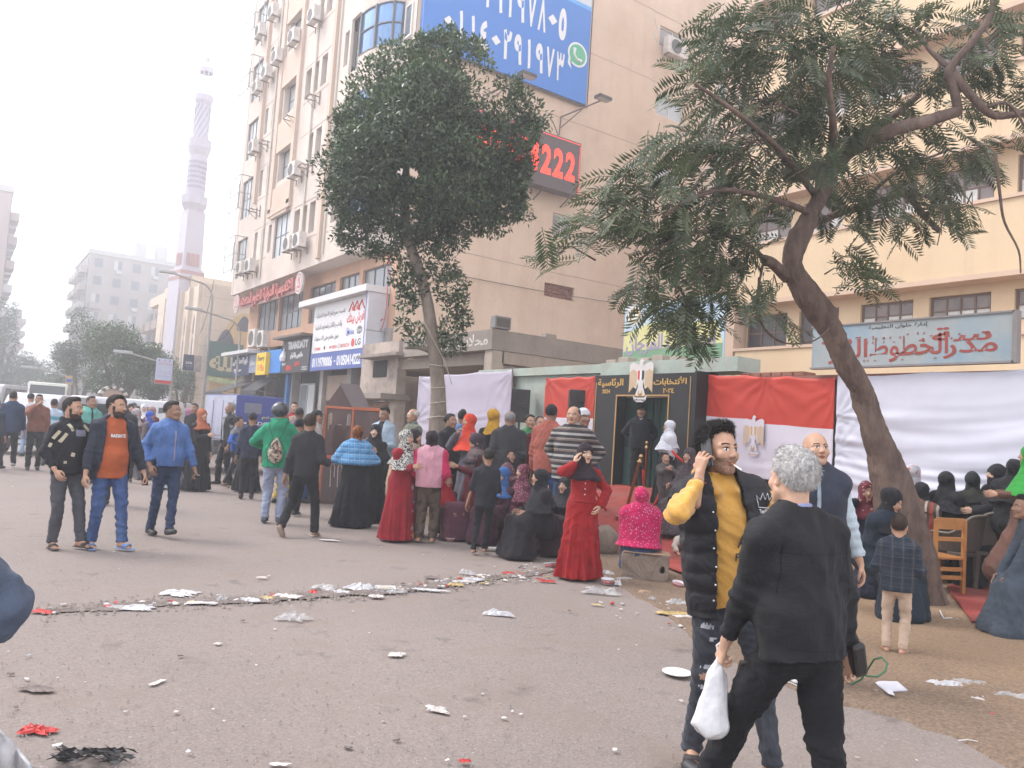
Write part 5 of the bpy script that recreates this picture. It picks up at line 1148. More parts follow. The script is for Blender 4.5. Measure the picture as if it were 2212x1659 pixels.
def eagle(parent,P,flagonly=False):
 """heraldic eagle with a striped shield: wings, tail, head, scroll; P maps -1..1 units"""
 gold=GOLD();wh=mat('eagle_white',(.62,.58,.56),.5,.06)if not flagonly else mat('flag_white',(.58,.54,.60));bk=BLACKP();c=0.006
 def poly(pts,m,d,name='emblem'):flat(name,P,pts,m,parent,d)
 for s in(-1,1):
  poly([(s*.05,.72),(s*.35,.86),(s*.62,.92),(s*.80,.82),(s*.80,-.62),(s*.52,-.30),(s*.30,-.42),(s*.12,.1)],wh,.004,'wing')
  for k in range(7):
   x=.30+k*.075;y1=.58-.04*abs(k-3);y0=-.22-.06*k if k>1 else-.3
   poly([(s*x,y0),(s*(x+.036),y0-.01),(s*(x+.036),y1),(s*x,y1)],gold,.007,'feather')
  poly([(s*.02,-.55),(s*.16,-.30),(s*.34,-.72),(s*.12,-.80)],wh,.005,'tail')
  poly([(s*.05,-.42),(s*.10,-.38),(s*.18,-.74),(s*.10,-.78)],gold,.008,'feather')
 poly([(-.13,.86),(-.10,1.02),(0,1.10),(.12,1.05),(.20,.98),(.10,.95),(.12,.80),(.2,.5),(.17,-.35),(0,-.72),(-.17,-.35),(-.2,.5)],wh,.009,'head_and_body')
 for i,m in enumerate((REDP(),WHITE(),BLACKP())if not flagonly else(gold,wh,gold)):
  x=-.21+i*.14;poly([(x,.50),(x+.14,.50),(x+.14,-.02 if i!=2 else .10),(x,.10 if i==0 else-.02)],m,.012,'shield')
 poly([(-.46,-.74),(-.30,-.86),(.30,-.86),(.46,-.74),(.40,-.98),(.2,-1.08),(-.2,-1.08),(-.40,-.98)],wh,.011,'scroll')
 if not flagonly:text('جمهورية مصر العربية',BLACKP(),P,-.36,.36,-1.02,-.90,parent,.01,.011)
 else:text('جمهورية مصر العربية',gold,P,-.34,.34,-1.02,-.90,parent,.01,.011)
build_low()
def build_gate():
 X=11.42;P=PX(X);t=empty('gate_portal',(X,11.5,.6),0,'black entrance portal with gold arabic lettering and a large eagle crest','gate');inv=Matrix.Translation((-X,-11.5,-.6));Q=lambda a,b,c:tuple(inv@Vector(P(a,b,c)))
 bk=mat('portal_black',(.013,.012,.013),.45,.15,2,.1);gl=mat('gold_line',(.42,.24,.09),.5,.1)
 panel('post',Q,-13.1,-12.42,.35,2.62,-.3,.02,bk,t);panel('post',Q,-10.85,-10.0,.35,2.62,-.3,.02,bk,t);panel('header',Q,-13.1,-10.0,2.62,3.05,-.3,.025,bk,t)
 panel('side_return',Q,-10.0,-9.95,.35,3.05,-.3,.3,bk,t)
 for(a0,a1,b0,b1)in((-12.40,-12.37,.4,2.6),(-10.9,-10.87,.4,2.6),(-12.40,-10.87,2.60,2.63),(-10.35,-10.33,.4,2.98),(-13.06,-13.04,.5,2.9)):panel('gold_line',Q,a0,a1,b0,b1,.02,.034,gl,t)
 text('الأنتخابات',GOLD(),Q,-11.32,-10.44,2.80,2.98,t,.02,.026);text('الرئاسية',GOLD(),Q,-13.0,-12.2,2.78,2.98,t,.02,.026)
 text('٢٠٢٤',GOLD(),Q,-11.05,-10.75,2.66,2.76,t,.02,.026);text('2024',GOLD(),Q,-12.85,-12.6,2.66,2.75,t,.02,.026)
 eagle(t,lambda a,b,c:Q(-11.68+a*.425,2.92+b*.41,.03+c),False)
 g=mat('door_green',(.045,.10,.085),.55,.15,2,.2);g2=mat('door_green_light',(.09,.19,.16),.6,.15,2,.2)
 panel('door_leaf',Q,-12.9,-12.25,.5,2.6,-.50,-.45,g,t);panel('door_panel',Q,-12.85,-12.3,.5,1.55,-.44,-.41,g2,t)
 for k in range(13):panel('slat',Q,-12.22+k*.1,-12.15+k*.1,.5,2.6,-.60,-.55+.02*(k%2),g,t)
 for z in(1.2,1.9):panel('hinge',Q,-12.3,-12.15,z,z+.05,-.40,-.36,g2,t)
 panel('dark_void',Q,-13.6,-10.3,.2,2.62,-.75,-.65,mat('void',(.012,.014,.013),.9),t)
build_gate()
# ------------------------------------------------------------------ school
def build_school():
 X=20.9;t=empty('school_building',(X,7,0),0,'yellow school building with projecting bands and dark barred windows behind the wall','building');inv=Matrix.Translation((-X,-7,0))
 yel=mat('school_yellow',(.61,.46,.30),.9,.05,.8,.5,.012,dirt=(.55,.40,.25),dscale=.4,streak=.3);pink=mat('school_pink',(.55,.40,.30),.9,.07,1.0,.4,.012)
 P=PX(X+.55);Q=lambda a,b,c:tuple(inv@Vector(P(a,b,c)));fr=mat('school_frame',(.14,.09,.07),.6,.15);k0=4.92
 cols=[]
 for(u0,u1)in((1613,1701),(1726,1812),(1858,1972),(2006,2140)):
  y0,y1=onX(u0,690,X+.55)[1],onX(u1,680,X+.55)[1];cols.append((-y0,-y1))
 w=cols[-1][1]-cols[-1][0];a=cols[-1][1]+.55
 for k in range(5):cols.append((a,a+w));a+=w+.6
 left=-onX(1590,700,X)[1];right=6.0
 holes=[];jobs=[]
 for f in range(5):
  z0,z1=k0+3.45*f-(.0),6.13+3.45*f
  if f==0:z0=4.1+.3
  for i,c in enumerate(cols):
   r=(c[0],c[1],z0 if f else 4.92 if i<2 else 5.34,z1);holes.append((*r,.16));jobs.append((r,4 if i>1 else 3,f,i))
 wall_holes(Q,left,right,0,26,holes,.16,yel,'wall',t)
 gl=[mat('school_pane_bright',(.55,.55,.52),.25,.2,5,.1),mat('school_pane_dim',(.20,.17,.16),.3,.2,2,.05),mat('school_pane_dark',(.05,.042,.042),.25,.3,2,.05)]
 for(r,nv,f,i)in jobs:
  window(Q,r,t,nv,2,fr,(lambda i_,j_,i=i,f=f:(gl[2]if i<2 and f==0 else gl[0]if(j_==0 and(i_+f+i)%4!=3)else gl[1])),.12,.06)
 for f in range(-1,6):
  z0=6.36+3.45*f;z1=8.32+3.45*f
  if z0<0:z0,z1=2.9,4.7;
  mb=MB();mb.box((X,-right-0,z0+.12),(X+.54,-left,z1),M=inv)if False else None
  v=[tuple(inv@Vector((x,y,z)))for x in(X,X+.56)for y in(-right,-left)for z in(z0+.14,z1)];mb=MB();mb.add(v,[(0,1,3,2),(4,6,7,5),(0,4,5,1),(2,3,7,6),(0,2,6,4),(1,5,7,3)]);mb.build('spandrel',yel,t)
  for(za,zb,ex)in((z0,z0+.14,.04),(z1,z1+.09,.06)):
   v=[tuple(inv@Vector((x,y,z)))for x in(X-ex,X+.56)for y in(-right-.05,-left+.05)for z in(za,zb)];mb=MB();mb.add(v,[(0,1,3,2),(4,6,7,5),(0,4,5,1),(2,3,7,6),(0,2,6,4),(1,5,7,3)]);mb.build('ledge',pink,t)
 for(a,b)in(((X-.02,-left+.06,0),(X+.6,-left+.9,26)),):mb=MB();mb.box(a,b,M=inv);mb.build('corner_pier',pink,t)
 mb=MB();mb.box((X+.6,-left+.1,0),(X+12,-left+.4,26),M=inv);mb.build('return_wall',yel,t)
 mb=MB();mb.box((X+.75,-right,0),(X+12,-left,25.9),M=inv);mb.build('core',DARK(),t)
 for z in(4.0,):mb=MB();mb.box((X-.0,-left+.9,0),(X+3,-left+3.0,4.6),M=inv);mb.build('side_wing',pink,t)
 P2=PX(11.35);t=empty('school_sign',(11.35,6,3.05),0,'long blue grey school name board with red arabic calligraphy on top of the wall','sign');inv=Matrix.Translation((-11.35,-6,-3.05));Q=lambda a,b,c:tuple(inv@Vector(P2(a,b,c)))
 panel('board',Q,-7.72,-4.72,3.06,3.71,-.08,0,mat('board_grey_blue',(.31,.34,.345),.7,.12,1.2,.2,.01,dirt=(.16,.27,.36),dscale=.7),t)
 rm=mat('frame_grey',(.22,.2,.2),.7,.1)
 panel('frame',Q,-7.74,-4.70,3.71,3.735,-.1,.02,rm,t);panel('frame',Q,-7.74,-4.70,3.03,3.06,-.1,.02,rm,t);panel('frame',Q,-4.72,-4.66,3.03,3.735,-.1,.02,rm,t)
 red=mat('calligraphy_red',(.27,.055,.042),.7,.15)
 for s,a0,a1,b0,b1 in(('مدر',-5.62,-4.90,3.12,3.36),('سة',-5.78,-4.98,3.36,3.57),('الخطوط',-6.72,-5.55,3.10,3.50),('العر',-7.42,-6.76,3.10,3.48),('بية',-7.55,-7.02,3.36,3.56)):text(s,red,Q,a0,a1,b0,b1,t,.016);text('إدارة حلوان التعليمية',BLACKP(),Q,-6.75,-5.85,3.60,3.675,t,.004)
 rnd=random.Random(4);V=[];mb=MB()
 for k in range(34):
  a,b=rnd.uniform(-7.4,-4.95),rnd.choice((3.13,3.40,3.46,3.50));an=rnd.uniform(.3,1.2);L_=.035;mb.add([Q(a,b,.0075),Q(a+L_*math.cos(an),b+L_*math.sin(an),.0075),Q(a+L_*math.cos(an)+.012,b+L_*math.sin(an)-.01,.0075),Q(a+.012,b-.01,.0075)],[(0,1,2,3)])
 mb.build('vowel_mark',red,t)
build_school()
# ------------------------------------------------------------------ mosque and far street
def build_mosque():
 t=empty('mosque',(14,60,0),0,'pale stone mosque with arched barred windows and battlements','building');M=Matrix.Translation((-14,-60,0))
 st=mat('mosque_stone',(.60,.50,.40),.9,.06,.9,.3,.01);yl=mat('mosque_yellow',(.58,.40,.20),.9,.06,.9,.2);bar=mat('mosque_window',(.10,.095,.12),.4,.2,3)
 S=lambda a,b,c:tuple(M@Vector(PY(60)(a,b,c)));W=lambda a,b,c:tuple(M@Vector(PX(14)(a,b,c)))
 mb=MB();mb.box((14.0,60.0,0),(28,76,11.2),M=M);mb.build('wall',st,t)
 mb=MB();mb.box((14.4,66,11.2),(28,76,12.6),M=M);mb.box((14.0,72,11.2),(20,80,12.0),M=M);mb.build('upper_wall',st,t)
 def arch(a0,a1,b0,b1,n=8,k=1.0):
  w=(a1-a0)/2;cx=(a0+a1)/2;pts=[(a0,b0),(a1,b0)]
  for i in range(n+1):x=a1-(i/n)*2*w;u=abs(x-cx)/w;pts.append((x,b1-(b1-b0)*.62*k*u**1.9))
  return pts
 def put(P,pts,m,name,c0=-.1,c1=.03):
  V=[P(a,b,c0)for a,b in pts]+[P(a,b,c1)for a,b in pts];n=len(pts);mesh_obj(name,V,[tuple(range(n)),tuple(range(n,2*n))]+[(i,(i+1)%n,n+(i+1)%n,n+i)for i in range(n)],m,t)
 for x0 in(15.0,20.2):
  put(S,arch(x0,x0+4.3,.4,9.4,12,.55),yl,'arch_panel',-.05,.05)
  for a0,a1,b0,b1 in((x0+.3,x0+1.45,6.6,8.0),(x0+2.75,x0+3.9,6.6,8.0),(x0+1.6,x0+2.6,8.0,9.15)):put(S,arch(a0,a1,b0,b1),bar,'arched_window',-.05,.08)
  for a0,a1,b0,b1 in((x0+.1,x0+1.65,4.55,6.3),(x0+2.5,x0+4.1,4.55,6.3),(x0+.0,x0+1.5,.7,3.0),(x0+2.3,x0+4.2,.7,3.0)):put(S,[(a0,b0),(a1,b0),(a1,b1),(a0,b1)],bar,'window',-.05,.08)
 mb=MB()
 for i in range(9):
  for j in range(1):mb.add([S(14,1.2*i+.6,.006),S(28,1.2*i+.6,.006),S(28,1.2*i+.63,.006),S(14,1.2*i+.63,.006)],[(0,1,2,3)]);mb.add([W(-76,1.2*i+.6,.006),W(-60,1.2*i+.6,.006),W(-60,1.2*i+.63,.006),W(-76,1.2*i+.63,.006)],[(0,1,2,3)])
 mb.build('stone_joint',mat('mosque_joint',(.34,.27,.21),.9),t)
 for k in range(5):
  y=-61.2-k*2.9
  for a0,a1,b0,b1 in((y-.95,y-.55,7.6,8.9),(y-.35,y+.05,7.6,8.9),(y-.95,y-.55,4.5,7.2),(y-.35,y+.05,4.5,7.2),(y-1.0,y-.5,.5,3.6),(y-.3,y+.1,.5,3.6)):put(W,arch(a0,a1,b0,b1)if b1>8 else[(a0,b0),(a1,b0),(a1,b1),(a0,b1)],bar,'window',-.05,.04)
  put(W,arch(y-1.2,y+.3,4.3,9.6,8,.35),mat('mosque_recess',(.46,.36,.28),.9),'arch_panel',-.05,.025)
  mb=MB();v=[W(a,b,c)for a in(y+.55,y+.95)for b in(0,11.2)for c in(0,.28)];mb.add(v,[(0,1,3,2),(4,6,7,5),(0,4,5,1),(2,3,7,6),(0,2,6,4),(1,5,7,3)]);mb.build('buttress',st,t)
 for k in range(11):
  x=18.0+k*.85;mb=MB();mb.prism([(x,11.2),(x+.6,11.2),(x+.45,11.6),(x+.38,11.65),(x+.3,12.1),(x+.22,11.65),(x+.15,11.6)],lambda a,b,c:tuple(M@Vector((a,60.05+c,b))),.25);mb.build('battlement',st,t)
 mx,my=14.4,67.5;m=empty('minaret',(mx,my,0),R(10),'tall white stepped minaret with balconies rising behind the mosque','minaret');pale=mat('minaret_pale',(.52,.49,.54),.85,.05,1,.2);red=mat('minaret_red',(.42,.27,.26),.9,.08);gr=mat('minaret_relief',(.36,.34,.42),.9,.08)
 def sq(r0,r1,z0,z1,mm,name='shaft',n=4,rot=math.pi/4):mb=MB();V=[];[V.append((r*math.cos(rot+2*math.pi*k/n),r*math.sin(rot+2*math.pi*k/n),z))for r,z in((r0,z0),(r1,z1))for k in range(n)];mb.add(V,[tuple(range(n))[::-1],tuple(range(n,2*n))]+[(i,(i+1)%n,n+(i+1)%n,n+i)for i in range(n)]);return mb.build(name,mm,m)
 sq(3.0,3.0,0,12.7,pale,'base');sq(3.05,3.05,12.2,12.5,red,'band');sq(2.75,2.75,12.7,13.4,red,'band');sq(2.6,2.6,13.4,13.8,pale,'base');sq(2.2,2.15,13.8,16.6,pale);sq(2.15,2.0,16.6,22.4,pale)
 for k in range(4):
  a=math.pi/2*k;c,s_=math.cos(a),math.sin(a)
  P=lambda u,z,d,c=c,s_=s_:(c*(1.43+d-(z-16)*.012)-s_*u,s_*(1.43+d-(z-16)*.012)+c*u,z)
  for x0 in(-1.05,-.32,.42):flat('lattice_window',P,[(x0,14.2),(x0+.6,14.2),(x0+.6,15.9),(x0,15.9)],red,m,.16)
  flat('slit_window',P,[(-.2,17.6),(.2,17.6),(.2,21.3),(0,21.9),(-.2,21.3)],gr,m,.06)
  for sd in(-1,1):
   for r_ in range(8):
    z=17.6+r_*.5;flat('chevron',P,[(sd*.45,z),(sd*.8,z+.3),(sd*1.15,z),(sd*1.15,z+.18),(sd*.8,z+.48),(sd*.45,z+.18)],gr,m,.06)
 mb=MB();mb.lathe([(1.5,22.4),(1.75,22.9),(2.1,23.5),(2.15,24.7),(2.05,24.7),(2.0,23.8),(1.2,23.8)],n=8);mb.build('balcony',pale,m)
 mb=MB();mb.lathe([(1.5,23.8),(1.42,29.9)],n=16);mb.build('shaft',pale,m)
 for r_ in range(6):
  mb=MB();n=32;V=[]
  for k in range(n):a=2*math.pi*k/n;z=25.6+r_*.62+(.22 if k%2 else 0);V+=[(1.5*math.cos(a),1.5*math.sin(a),z),(1.5*math.cos(a),1.5*math.sin(a),z+.22)]
  mb.add(V,[(2*k,2*((k+1)%n),2*((k+1)%n)+1,2*k+1)for k in range(n)]);mb.build('zigzag',gr,m)
 mb=MB();mb.lathe([(1.45,29.9),(1.6,30.3),(1.8,30.9),(1.85,32.0),(1.75,32.0),(1.7,31.2),(1.1,31.2)],n=16);mb.build('balcony',pale,m)
 mb=MB();mb.lathe([(1.25,31.2),(1.12,36.6)],n=16);mb.build('shaft',pale,m)
 for k in range(10):
  pts=[(1.2*math.cos(2*math.pi*k/10+z*.5),1.2*math.sin(2*math.pi*k/10+z*.5),31.6+z)for z in np.linspace(0,4.9,9)];mb=MB();mb.tube(pts,.07,4);mb.build('spiral_rib',gr,m)
 mb=MB();mb.lathe([(1.15,36.6),(1.4,37.1),(1.5,37.9),(1.4,37.9),(.9,37.5)],n=16);mb.build('balcony',pale,m)
 for k in range(8):a=2*math.pi*k/8;mb=MB();mb.tube([(.95*math.cos(a),.95*math.sin(a),37.5),(.95*math.cos(a),.95*math.sin(a),40.6)],.1,6);mb.build('column',pale,m)
 mb=MB();mb.lathe([(1.1,40.6),(1.15,41.2),(1.0,41.4),(.5,41.9),(.35,42.3),(.45,42.7),(.3,43.1),(.08,43.3),(.04,43.9),(.01,44)],n=14);mb.build('dome',pale,m)
 for o in m.children:
  n_=len(o.data.vertices);q=np.zeros(n_*3,np.float32);o.data.vertices.foreach_get('co',q);q=q.reshape(-1,3)
  q[:,2]=np.interp(q[:,2],[0,10,12.7,13.8,16.6,22.4,24.7,29.9,32,36.6,37.9,40.6,44],[0,10,12.7,13.2,14.9,18.0,19.25,22.7,24.0,27.0,27.75,29.7,31.6]);q[:,:2]*=.50;o.data.vertices.foreach_set('co',q.ravel());o.data.update()
 P=PY(59.6);t=empty('green_banner',(15.5,59.6,4.5),0,'dark green banner with golden arabic calligraphy hung on the mosque','banner');inv=Matrix.Translation((-15.5,-59.6,-4.5));Q=lambda a,b,c:tuple(inv@Vector(P(a,b,c)))
 panel('cloth',Q,14.5,17.1,4.45,6.95,-.1,0,mat('banner_dark_green',(.035,.10,.085),.7,.1,1),t);text('الله',mat('gold_pale',(.50,.42,.25),.6,.1),Q,14.75,16.95,4.85,6.3,t,.04)
 t=empty('market_banner',(15.2,59.5,3.35),0,'small torn green and red banner below the calligraphy banner','banner');mb=MB();mb.add([(-.5,0,.75),(1.6,0,.45),(2.3,-.1,.5),(2.2,-.05,.95),(.5,0,1.0),(-.6,0,1.05)],[(0,1,2,3,4,5)]);mb.build('cloth',mat('banner_mix',(.35,.42,.2),.8,.6,1.2),t)
build_mosque()
def far_block(name,label,x0,x1,y0,y1,h,col,floors,side='S',ncol=5,nside=3,roof=True,wcol=(.12,.13,.16)):
 t=empty(name,(x0,y0,0),0,label,'building');M=Matrix.Translation((-x0,-y0,0));wm=mat('wall_%s'%label[:6],col,.9,.12,.3,.3,.02,dirt=tuple(c*.8 for c in col),dscale=.12)
 mb=MB();mb.box((x0,y0,0),(x1,y1,h),M=M);mb.build('wall',wm,t);fh=h/floors;r=random.Random(len(label));gm=mat('far_window',wcol,.4,.3,1);wl=mat('far_frame',(.5,.48,.46),.6,.1)
 for f in range(1,floors):
  z=f*fh+.9
  for k in range(ncol):
   w=(x1-x0)/ncol;a=x0+w*k+w*.28;b=a+w*.42;mb=MB();mb.box((a,y0-.06,z),(b,y0+.05,z+1.5),M=M);o=mb.build('window',gm,t)
   if r.random()<.4:mb=MB();mb.box((a-.05,y0-.12,z-.1),(a+(b-a)*.5,y0-.08,z+1.5),M=M);mb.build('shutter',wl,t)
   if r.random()<.35:mb=MB();mb.box((b-.9,y0-.5,z-.7),(b,y0-.05,z-.1),M=M);mb.build('air_conditioner',wl,t)
   if r.random()<.2:mb=MB();mb.box((a-.3,y0-1.0,z-1.1),(b+.3,y0-.05,z-.05),M=M);mb.build('balcony',wm,t)
  for k in range(nside):
   w=(y1-y0)/nside;a=y0+w*k+w*.2;b=a+w*.55;sx=x0 if side=='S' else x1;s=-1 if side=='S' else 1
   mb=MB();mb.box((sx+s*.06-.05,a,z),(sx+s*.06+.05,b,z+1.5),M=M);mb.build('window',gm,t);mb=MB();mb.box((min(sx+s*.1,sx+s*1.1),a-.3,z-1.1),(max(sx+s*.1,sx+s*1.1),b+.3,z-.05),M=M);mb.build('balcony',wm if r.random()<.6 else wl,t)
 if roof:
  mb=MB();mb.box((x0-.2,y0-.2,h),(x1+.2,y1,h+.8),M=M);mb.build('parapet',wl,t)
  for k in range(3):mb=MB();x=x0+(x1-x0)*(.45+.2*k);mb.lathe([(1.1,0),(1.2,1.2),(1.1,2.4),(.4,2.8)],(x-x0,3,h+1.2),12);mb.build('water_tank',wl,t)
 return t
far_block('apartment_block','grey brown apartment block far behind the mosque with water tanks on its roof',16.2,34,150,170,27.5,(.38,.33,.30),9,ncol=6,nside=5)
far_block('apartment_block','narrow brown building between the mosque and the grey apartment block',19.5,27,100,112,14.5,(.36,.29,.25),5,ncol=2,roof=False)
far_block('apartment_block','tall hazy apartment block at the left edge of the street',-14,3.4,118,190,28,(.40,.31,.28),9,side='E',ncol=3,nside=12)
far_block('apartment_block','lower pinkish block beyond the tall one on the left side',-10,10.6,215,240,23,(.42,.33,.30),8,side='E',ncol=8,roof=False)
far_block('apartment_block','pale stepped building closing the street behind the trees',30,44,260,280,26,(.42,.38,.36),8,ncol=5,roof=False)
far_block('apartment_block','low pale block at the end of the street beside the trees',23,30,265,280,19,(.42,.38,.36),6,ncol=3,roof=False)
def build_arch():
 b=onY(243,870,46);t=empty('striped_arch',(b[0],46,0),0,'small striped brick arch seen above the white van','arch');n=11;R1,R0=.72,.53
 mb=MB();mb.prism([(R0*math.cos(math.pi*k/12),2.2+R0*.8*math.sin(math.pi*k/12))for k in range(13)]+[(-R0,0),(R0,0)],lambda a,bb,c:(a,c,bb),.3);mb.build('infill',mat('arch_brick',(.40,.27,.2),.9,.2,6),t)
 for k in range(n):
  a0,a1=math.pi*k/n,math.pi*(k+.94)/n;mb=MB();mb.prism([(r*math.cos(a),2.2+r*.85*math.sin(a))for r,a in((R0,a0),(R1,a0),(R1,a1),(R0,a1))],lambda a,bb,c:(a,c-.1,bb),.5);mb.build('voussoir',mat('arch_white',(.55,.5,.45))if k%2 else mat('arch_dark',(.10,.08,.075)),t)
build_arch()
# ------------------------------------------------------------------ trees
def bark_mat(name,a,b_,sc=6):
 if name in MATS:return MATS[name]
 m,nt,b=_new(name);co=_coord(nt,(1,1,.35))
 c=_ramp(nt,_noise(nt,co,sc,8,.7),[(.3,a),(.7,b_)]);pale=_ramp(nt,_noise(nt,co,1.4,5,.7),[(.55,(0,0,0)),(.72,(.6,.6,.6))]);c=_mix(nt,pale,c,tuple(min(1,x*1.5)for x in b_))
 nt.links.new(c,b.inputs['Base Color']);b.inputs['Roughness'].default_value=.95;b.inputs['Specular IOR Level'].default_value=.2
 _bump(nt,b,_math(nt,'ADD',_noise(nt,co,sc*4,8,.75),_noise(nt,co,sc*.8,4)),1.0,.03);MATS[name]=m;return m
def leaf_mat(name,cols,rough=.45,trans=.25,back=None):
 if name in MATS:return MATS[name]
 m,nt,b=_new(name);at=nt.nodes.new('ShaderNodeAttribute');at.attribute_name='tone'
 c=_ramp(nt,at.outputs['Fac'],[(i/(len(cols)-1),q)for i,q in enumerate(cols)])
 nt.links.new(c,b.inputs['Base Color']);b.inputs['Roughness'].default_value=rough;b.inputs['Specular IOR Level'].default_value=.5
 tr=nt.nodes.new('ShaderNodeBsdfTranslucent');nt.links.new(c,tr.inputs[0]);mx=nt.nodes.new('ShaderNodeMixShader');mx.inputs[0].default_value=trans
 nt.links.new(b.outputs[0],mx.inputs[1]);nt.links.new(tr.outputs[0],mx.inputs[2]);nt.links.new(mx.outputs[0],nt.nodes['Material Output'].inputs[0]);MATS[name]=m;return m
def rand_unit(n,rng):v=rng.normal(size=(n,3));return v/np.linalg.norm(v,axis=1)[:,None]
def leaves(name,P,D,N,L,W,m,parent,rng,tone=None,bend=.15):
 """one folded leaf (two triangles each side as quads) per point: P base, D direction, N normal, L length, W width"""
 n=len(P);D=D/(np.linalg.norm(D,axis=1)[:,None]+1e-9);S=np.cross(D,N);S /= np.linalg.norm(S,axis=1)[:,None]+1e-9;U=np.cross(S,D)
 L=np.broadcast_to(np.asarray(L,float),(n,))[:,None];W=np.broadcast_to(np.asarray(W,float),(n,))[:,None]
 a=P;b=P+D*L*.45+S*W*.5+U*L*bend*.5;c=P+D*L-U*L*bend*.4;d=P+D*L*.45-S*W*.5+U*L*bend*.5
 V=np.stack([a,b,c,d],1).reshape(-1,3);F=(np.arange(n)[:,None]*4+np.array([[0,1,2,3]]))
 o=mesh_obj(name,V,F,m,parent);o['kind']='stuff'
 t=np.clip(rng.normal(.5,.22,n)if tone is None else tone,0,1);at=o.data.attributes.new('tone','FLOAT','POINT');at.data.foreach_set('value',np.repeat(t,4).astype(np.float32));return o
def clump_cloud(blobs,per,rng,fill=.62):
 """points through a set of (centre, radii) blobs, denser at their skins; returns position and outward direction"""
 Ps,Ns=[],[]
 for(c,r),n in zip(blobs,per):
  d=rand_unit(n,rng);rad=fill+(1-fill)*rng.random(n)**.6;lump=1+.16*np.sin(d[:,0]*7+c[0]*5)*np.sin(d[:,1]*6+c[1]*3)+.12*np.sin(d[:,2]*9+c[2]*4)
  Ps.append(np.array(c)+d*np.array(r)*(rad*lump)[:,None]);Ns.append(d)
 return np.concatenate(Ps),np.concatenate(Ns)
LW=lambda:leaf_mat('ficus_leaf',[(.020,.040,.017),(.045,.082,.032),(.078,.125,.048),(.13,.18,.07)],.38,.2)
def ficus_tree():
 rng=np.random.default_rng(3);D=15.2
 base=onG(948,985);base=atD(948,985,D);base[2]=gz(base[0],base[1]);t=empty('ficus_tree',base,0,'round clipped dark green tree with a slim pale trunk tied with string','tree');B=base
 P=lambda u,v,dd=0:atD(u,v,D+dd)-B
 bark=bark_mat('ficus_bark',(.15,.115,.09),(.30,.245,.20),5)
 mb=MB();pts=[P(948,1010),P(947,940),P(948,880),P(944,800),P(938,755),P(930,700),P(918,620),P(900,570),P(882,520),P(868,440),P(880,330),P(900,220)];pts[0]=np.array([pts[1][0],pts[1][1],0])
 mb.tube(pts,[.26,.21,.155,.13,.135,.12,.11,.105,.10,.09,.06,.03],14)
 mb.tube([P(882,520),P(850,470,.3),P(800,380,.4)],[.08,.06,.03],8);mb.tube([P(890,540),P(960,450,-.3),P(1040,400)],[.07,.05,.02],8);mb.tube([P(940,762),P(905,748),P(870,752)],[.08,.06,.03],8);mb.tube([P(938,765),P(955,745),P(985,715)],[.06,.04,.02],7)
 o=mb.build('trunk',bark,t,True)
 sub=o.modifiers.new('sub','SUBSURF');sub.levels=1;sub.render_levels=1
 tx=bpy.data.textures.new('bark_lumps','CLOUDS');tx.noise_scale=.22;dm=o.modifiers.new('lumps','DISPLACE');dm.texture=tx;dm.strength=.06;dm.mid_level=.5
 mb=MB()
 for k,(v,r)in enumerate(((790,.15),(838,.16),(872,.17),(905,.19),(950,.23))):
  c=P(946-abs(k-2)*1,v);mb.tube([(c[0]+(r)*math.cos(a),c[1]+r*math.sin(a),c[2]+.03*math.sin(a+k)+.03*(a/6.28))for a in np.linspace(0,6.28,15)],.009,5)
 mb.tube([P(912,640)+np.array([-.1,-.1,0]),P(925,700)+np.array([-.14,-.1,0]),P(950,780)+np.array([.02,-.15,0]),P(958,830)+np.array([.1,-.15,0])],.008,5)
 mb.build('string',mat('pale_string',(.45,.40,.33),.9),t)
 blobs=[];per=[]
 def add(u,v,r,dd=0,n=None,sy=1.0):blobs.append((tuple(P(u,v,dd)),(r,r*1.0,r*sy)));per.append(n or int(4300*r*r))
 for u,v,r in((890,300,1.25),(950,220,.85),(865,220,.66),(985,340,.95),(800,380,.95),(900,430,1.0),(1000,430,.80),(772,440,.5),(802,300,.70),(870,150,.55),(1060,320,.62),(1090,260,.42),(940,130,.5),(830,510,.42),(762,345,.42),(775,250,.34),(1070,420,.55),(1085,370,.5),(930,500,.38),(1100,450,.28),(990,520,.22),(1130,290,.26),(1112,335,.30),(1122,372,.24),(1105,405,.30),(1150,268,.16),(760,500,.3),(1120,230,.25),(970,90,.3)):
  add(u,v,r,rng.uniform(-.25,.25))
 for dd in(-.8,.8):add(890,300,.95,dd);add(970,380,.8,dd);add(820,360,.7,dd);add(930,210,.7,dd)
 for u,v,r in((910,580,.22),(895,620,.30),(870,600,.25),(975,620,.35),(960,580,.28),(985,660,.22),(880,655,.20),(975,715,.28),(960,745,.22),(900,725,.26),(1000,690,.18),(990,750,.14),(870,700,.12)):add(u,v,r,rng.uniform(-.2,.2),n=int(3300*r*r)+30)
 rim=[(960,72),(900,100),(850,118),(800,140),(775,180),(740,245),(722,290),(728,370),(715,430),(738,480),(752,525),(800,540),(860,552),(950,540),(1005,525),(1050,480),(1098,492),(1132,455),(1118,400),(1142,350),(1135,300),(1175,265),(1140,205),(1080,178),(1045,110),(1000,95)]
 for k in range(95):
  i=rng.integers(0,len(rim));f=rng.random();a,b=rim[i],rim[(i+1)%len(rim)];add(a[0]*(1-f)+b[0]*f+rng.normal()*7,a[1]*(1-f)+b[1]*f+rng.normal()*7,rng.uniform(.09,.21),rng.uniform(-.4,.4),n=52)
 for u,v in((1150,255),(1165,270),(1140,262)):add(u,v,.12,0,n=50)
 Pp,Nn=clump_cloud(blobs,per,rng,.55);px=Pp+B
 rel=px-CAM;dep=rel@_F;uu=1106+FPX*(rel@_RC)/dep;vv=829.5-FPX*(rel@_UC)/dep
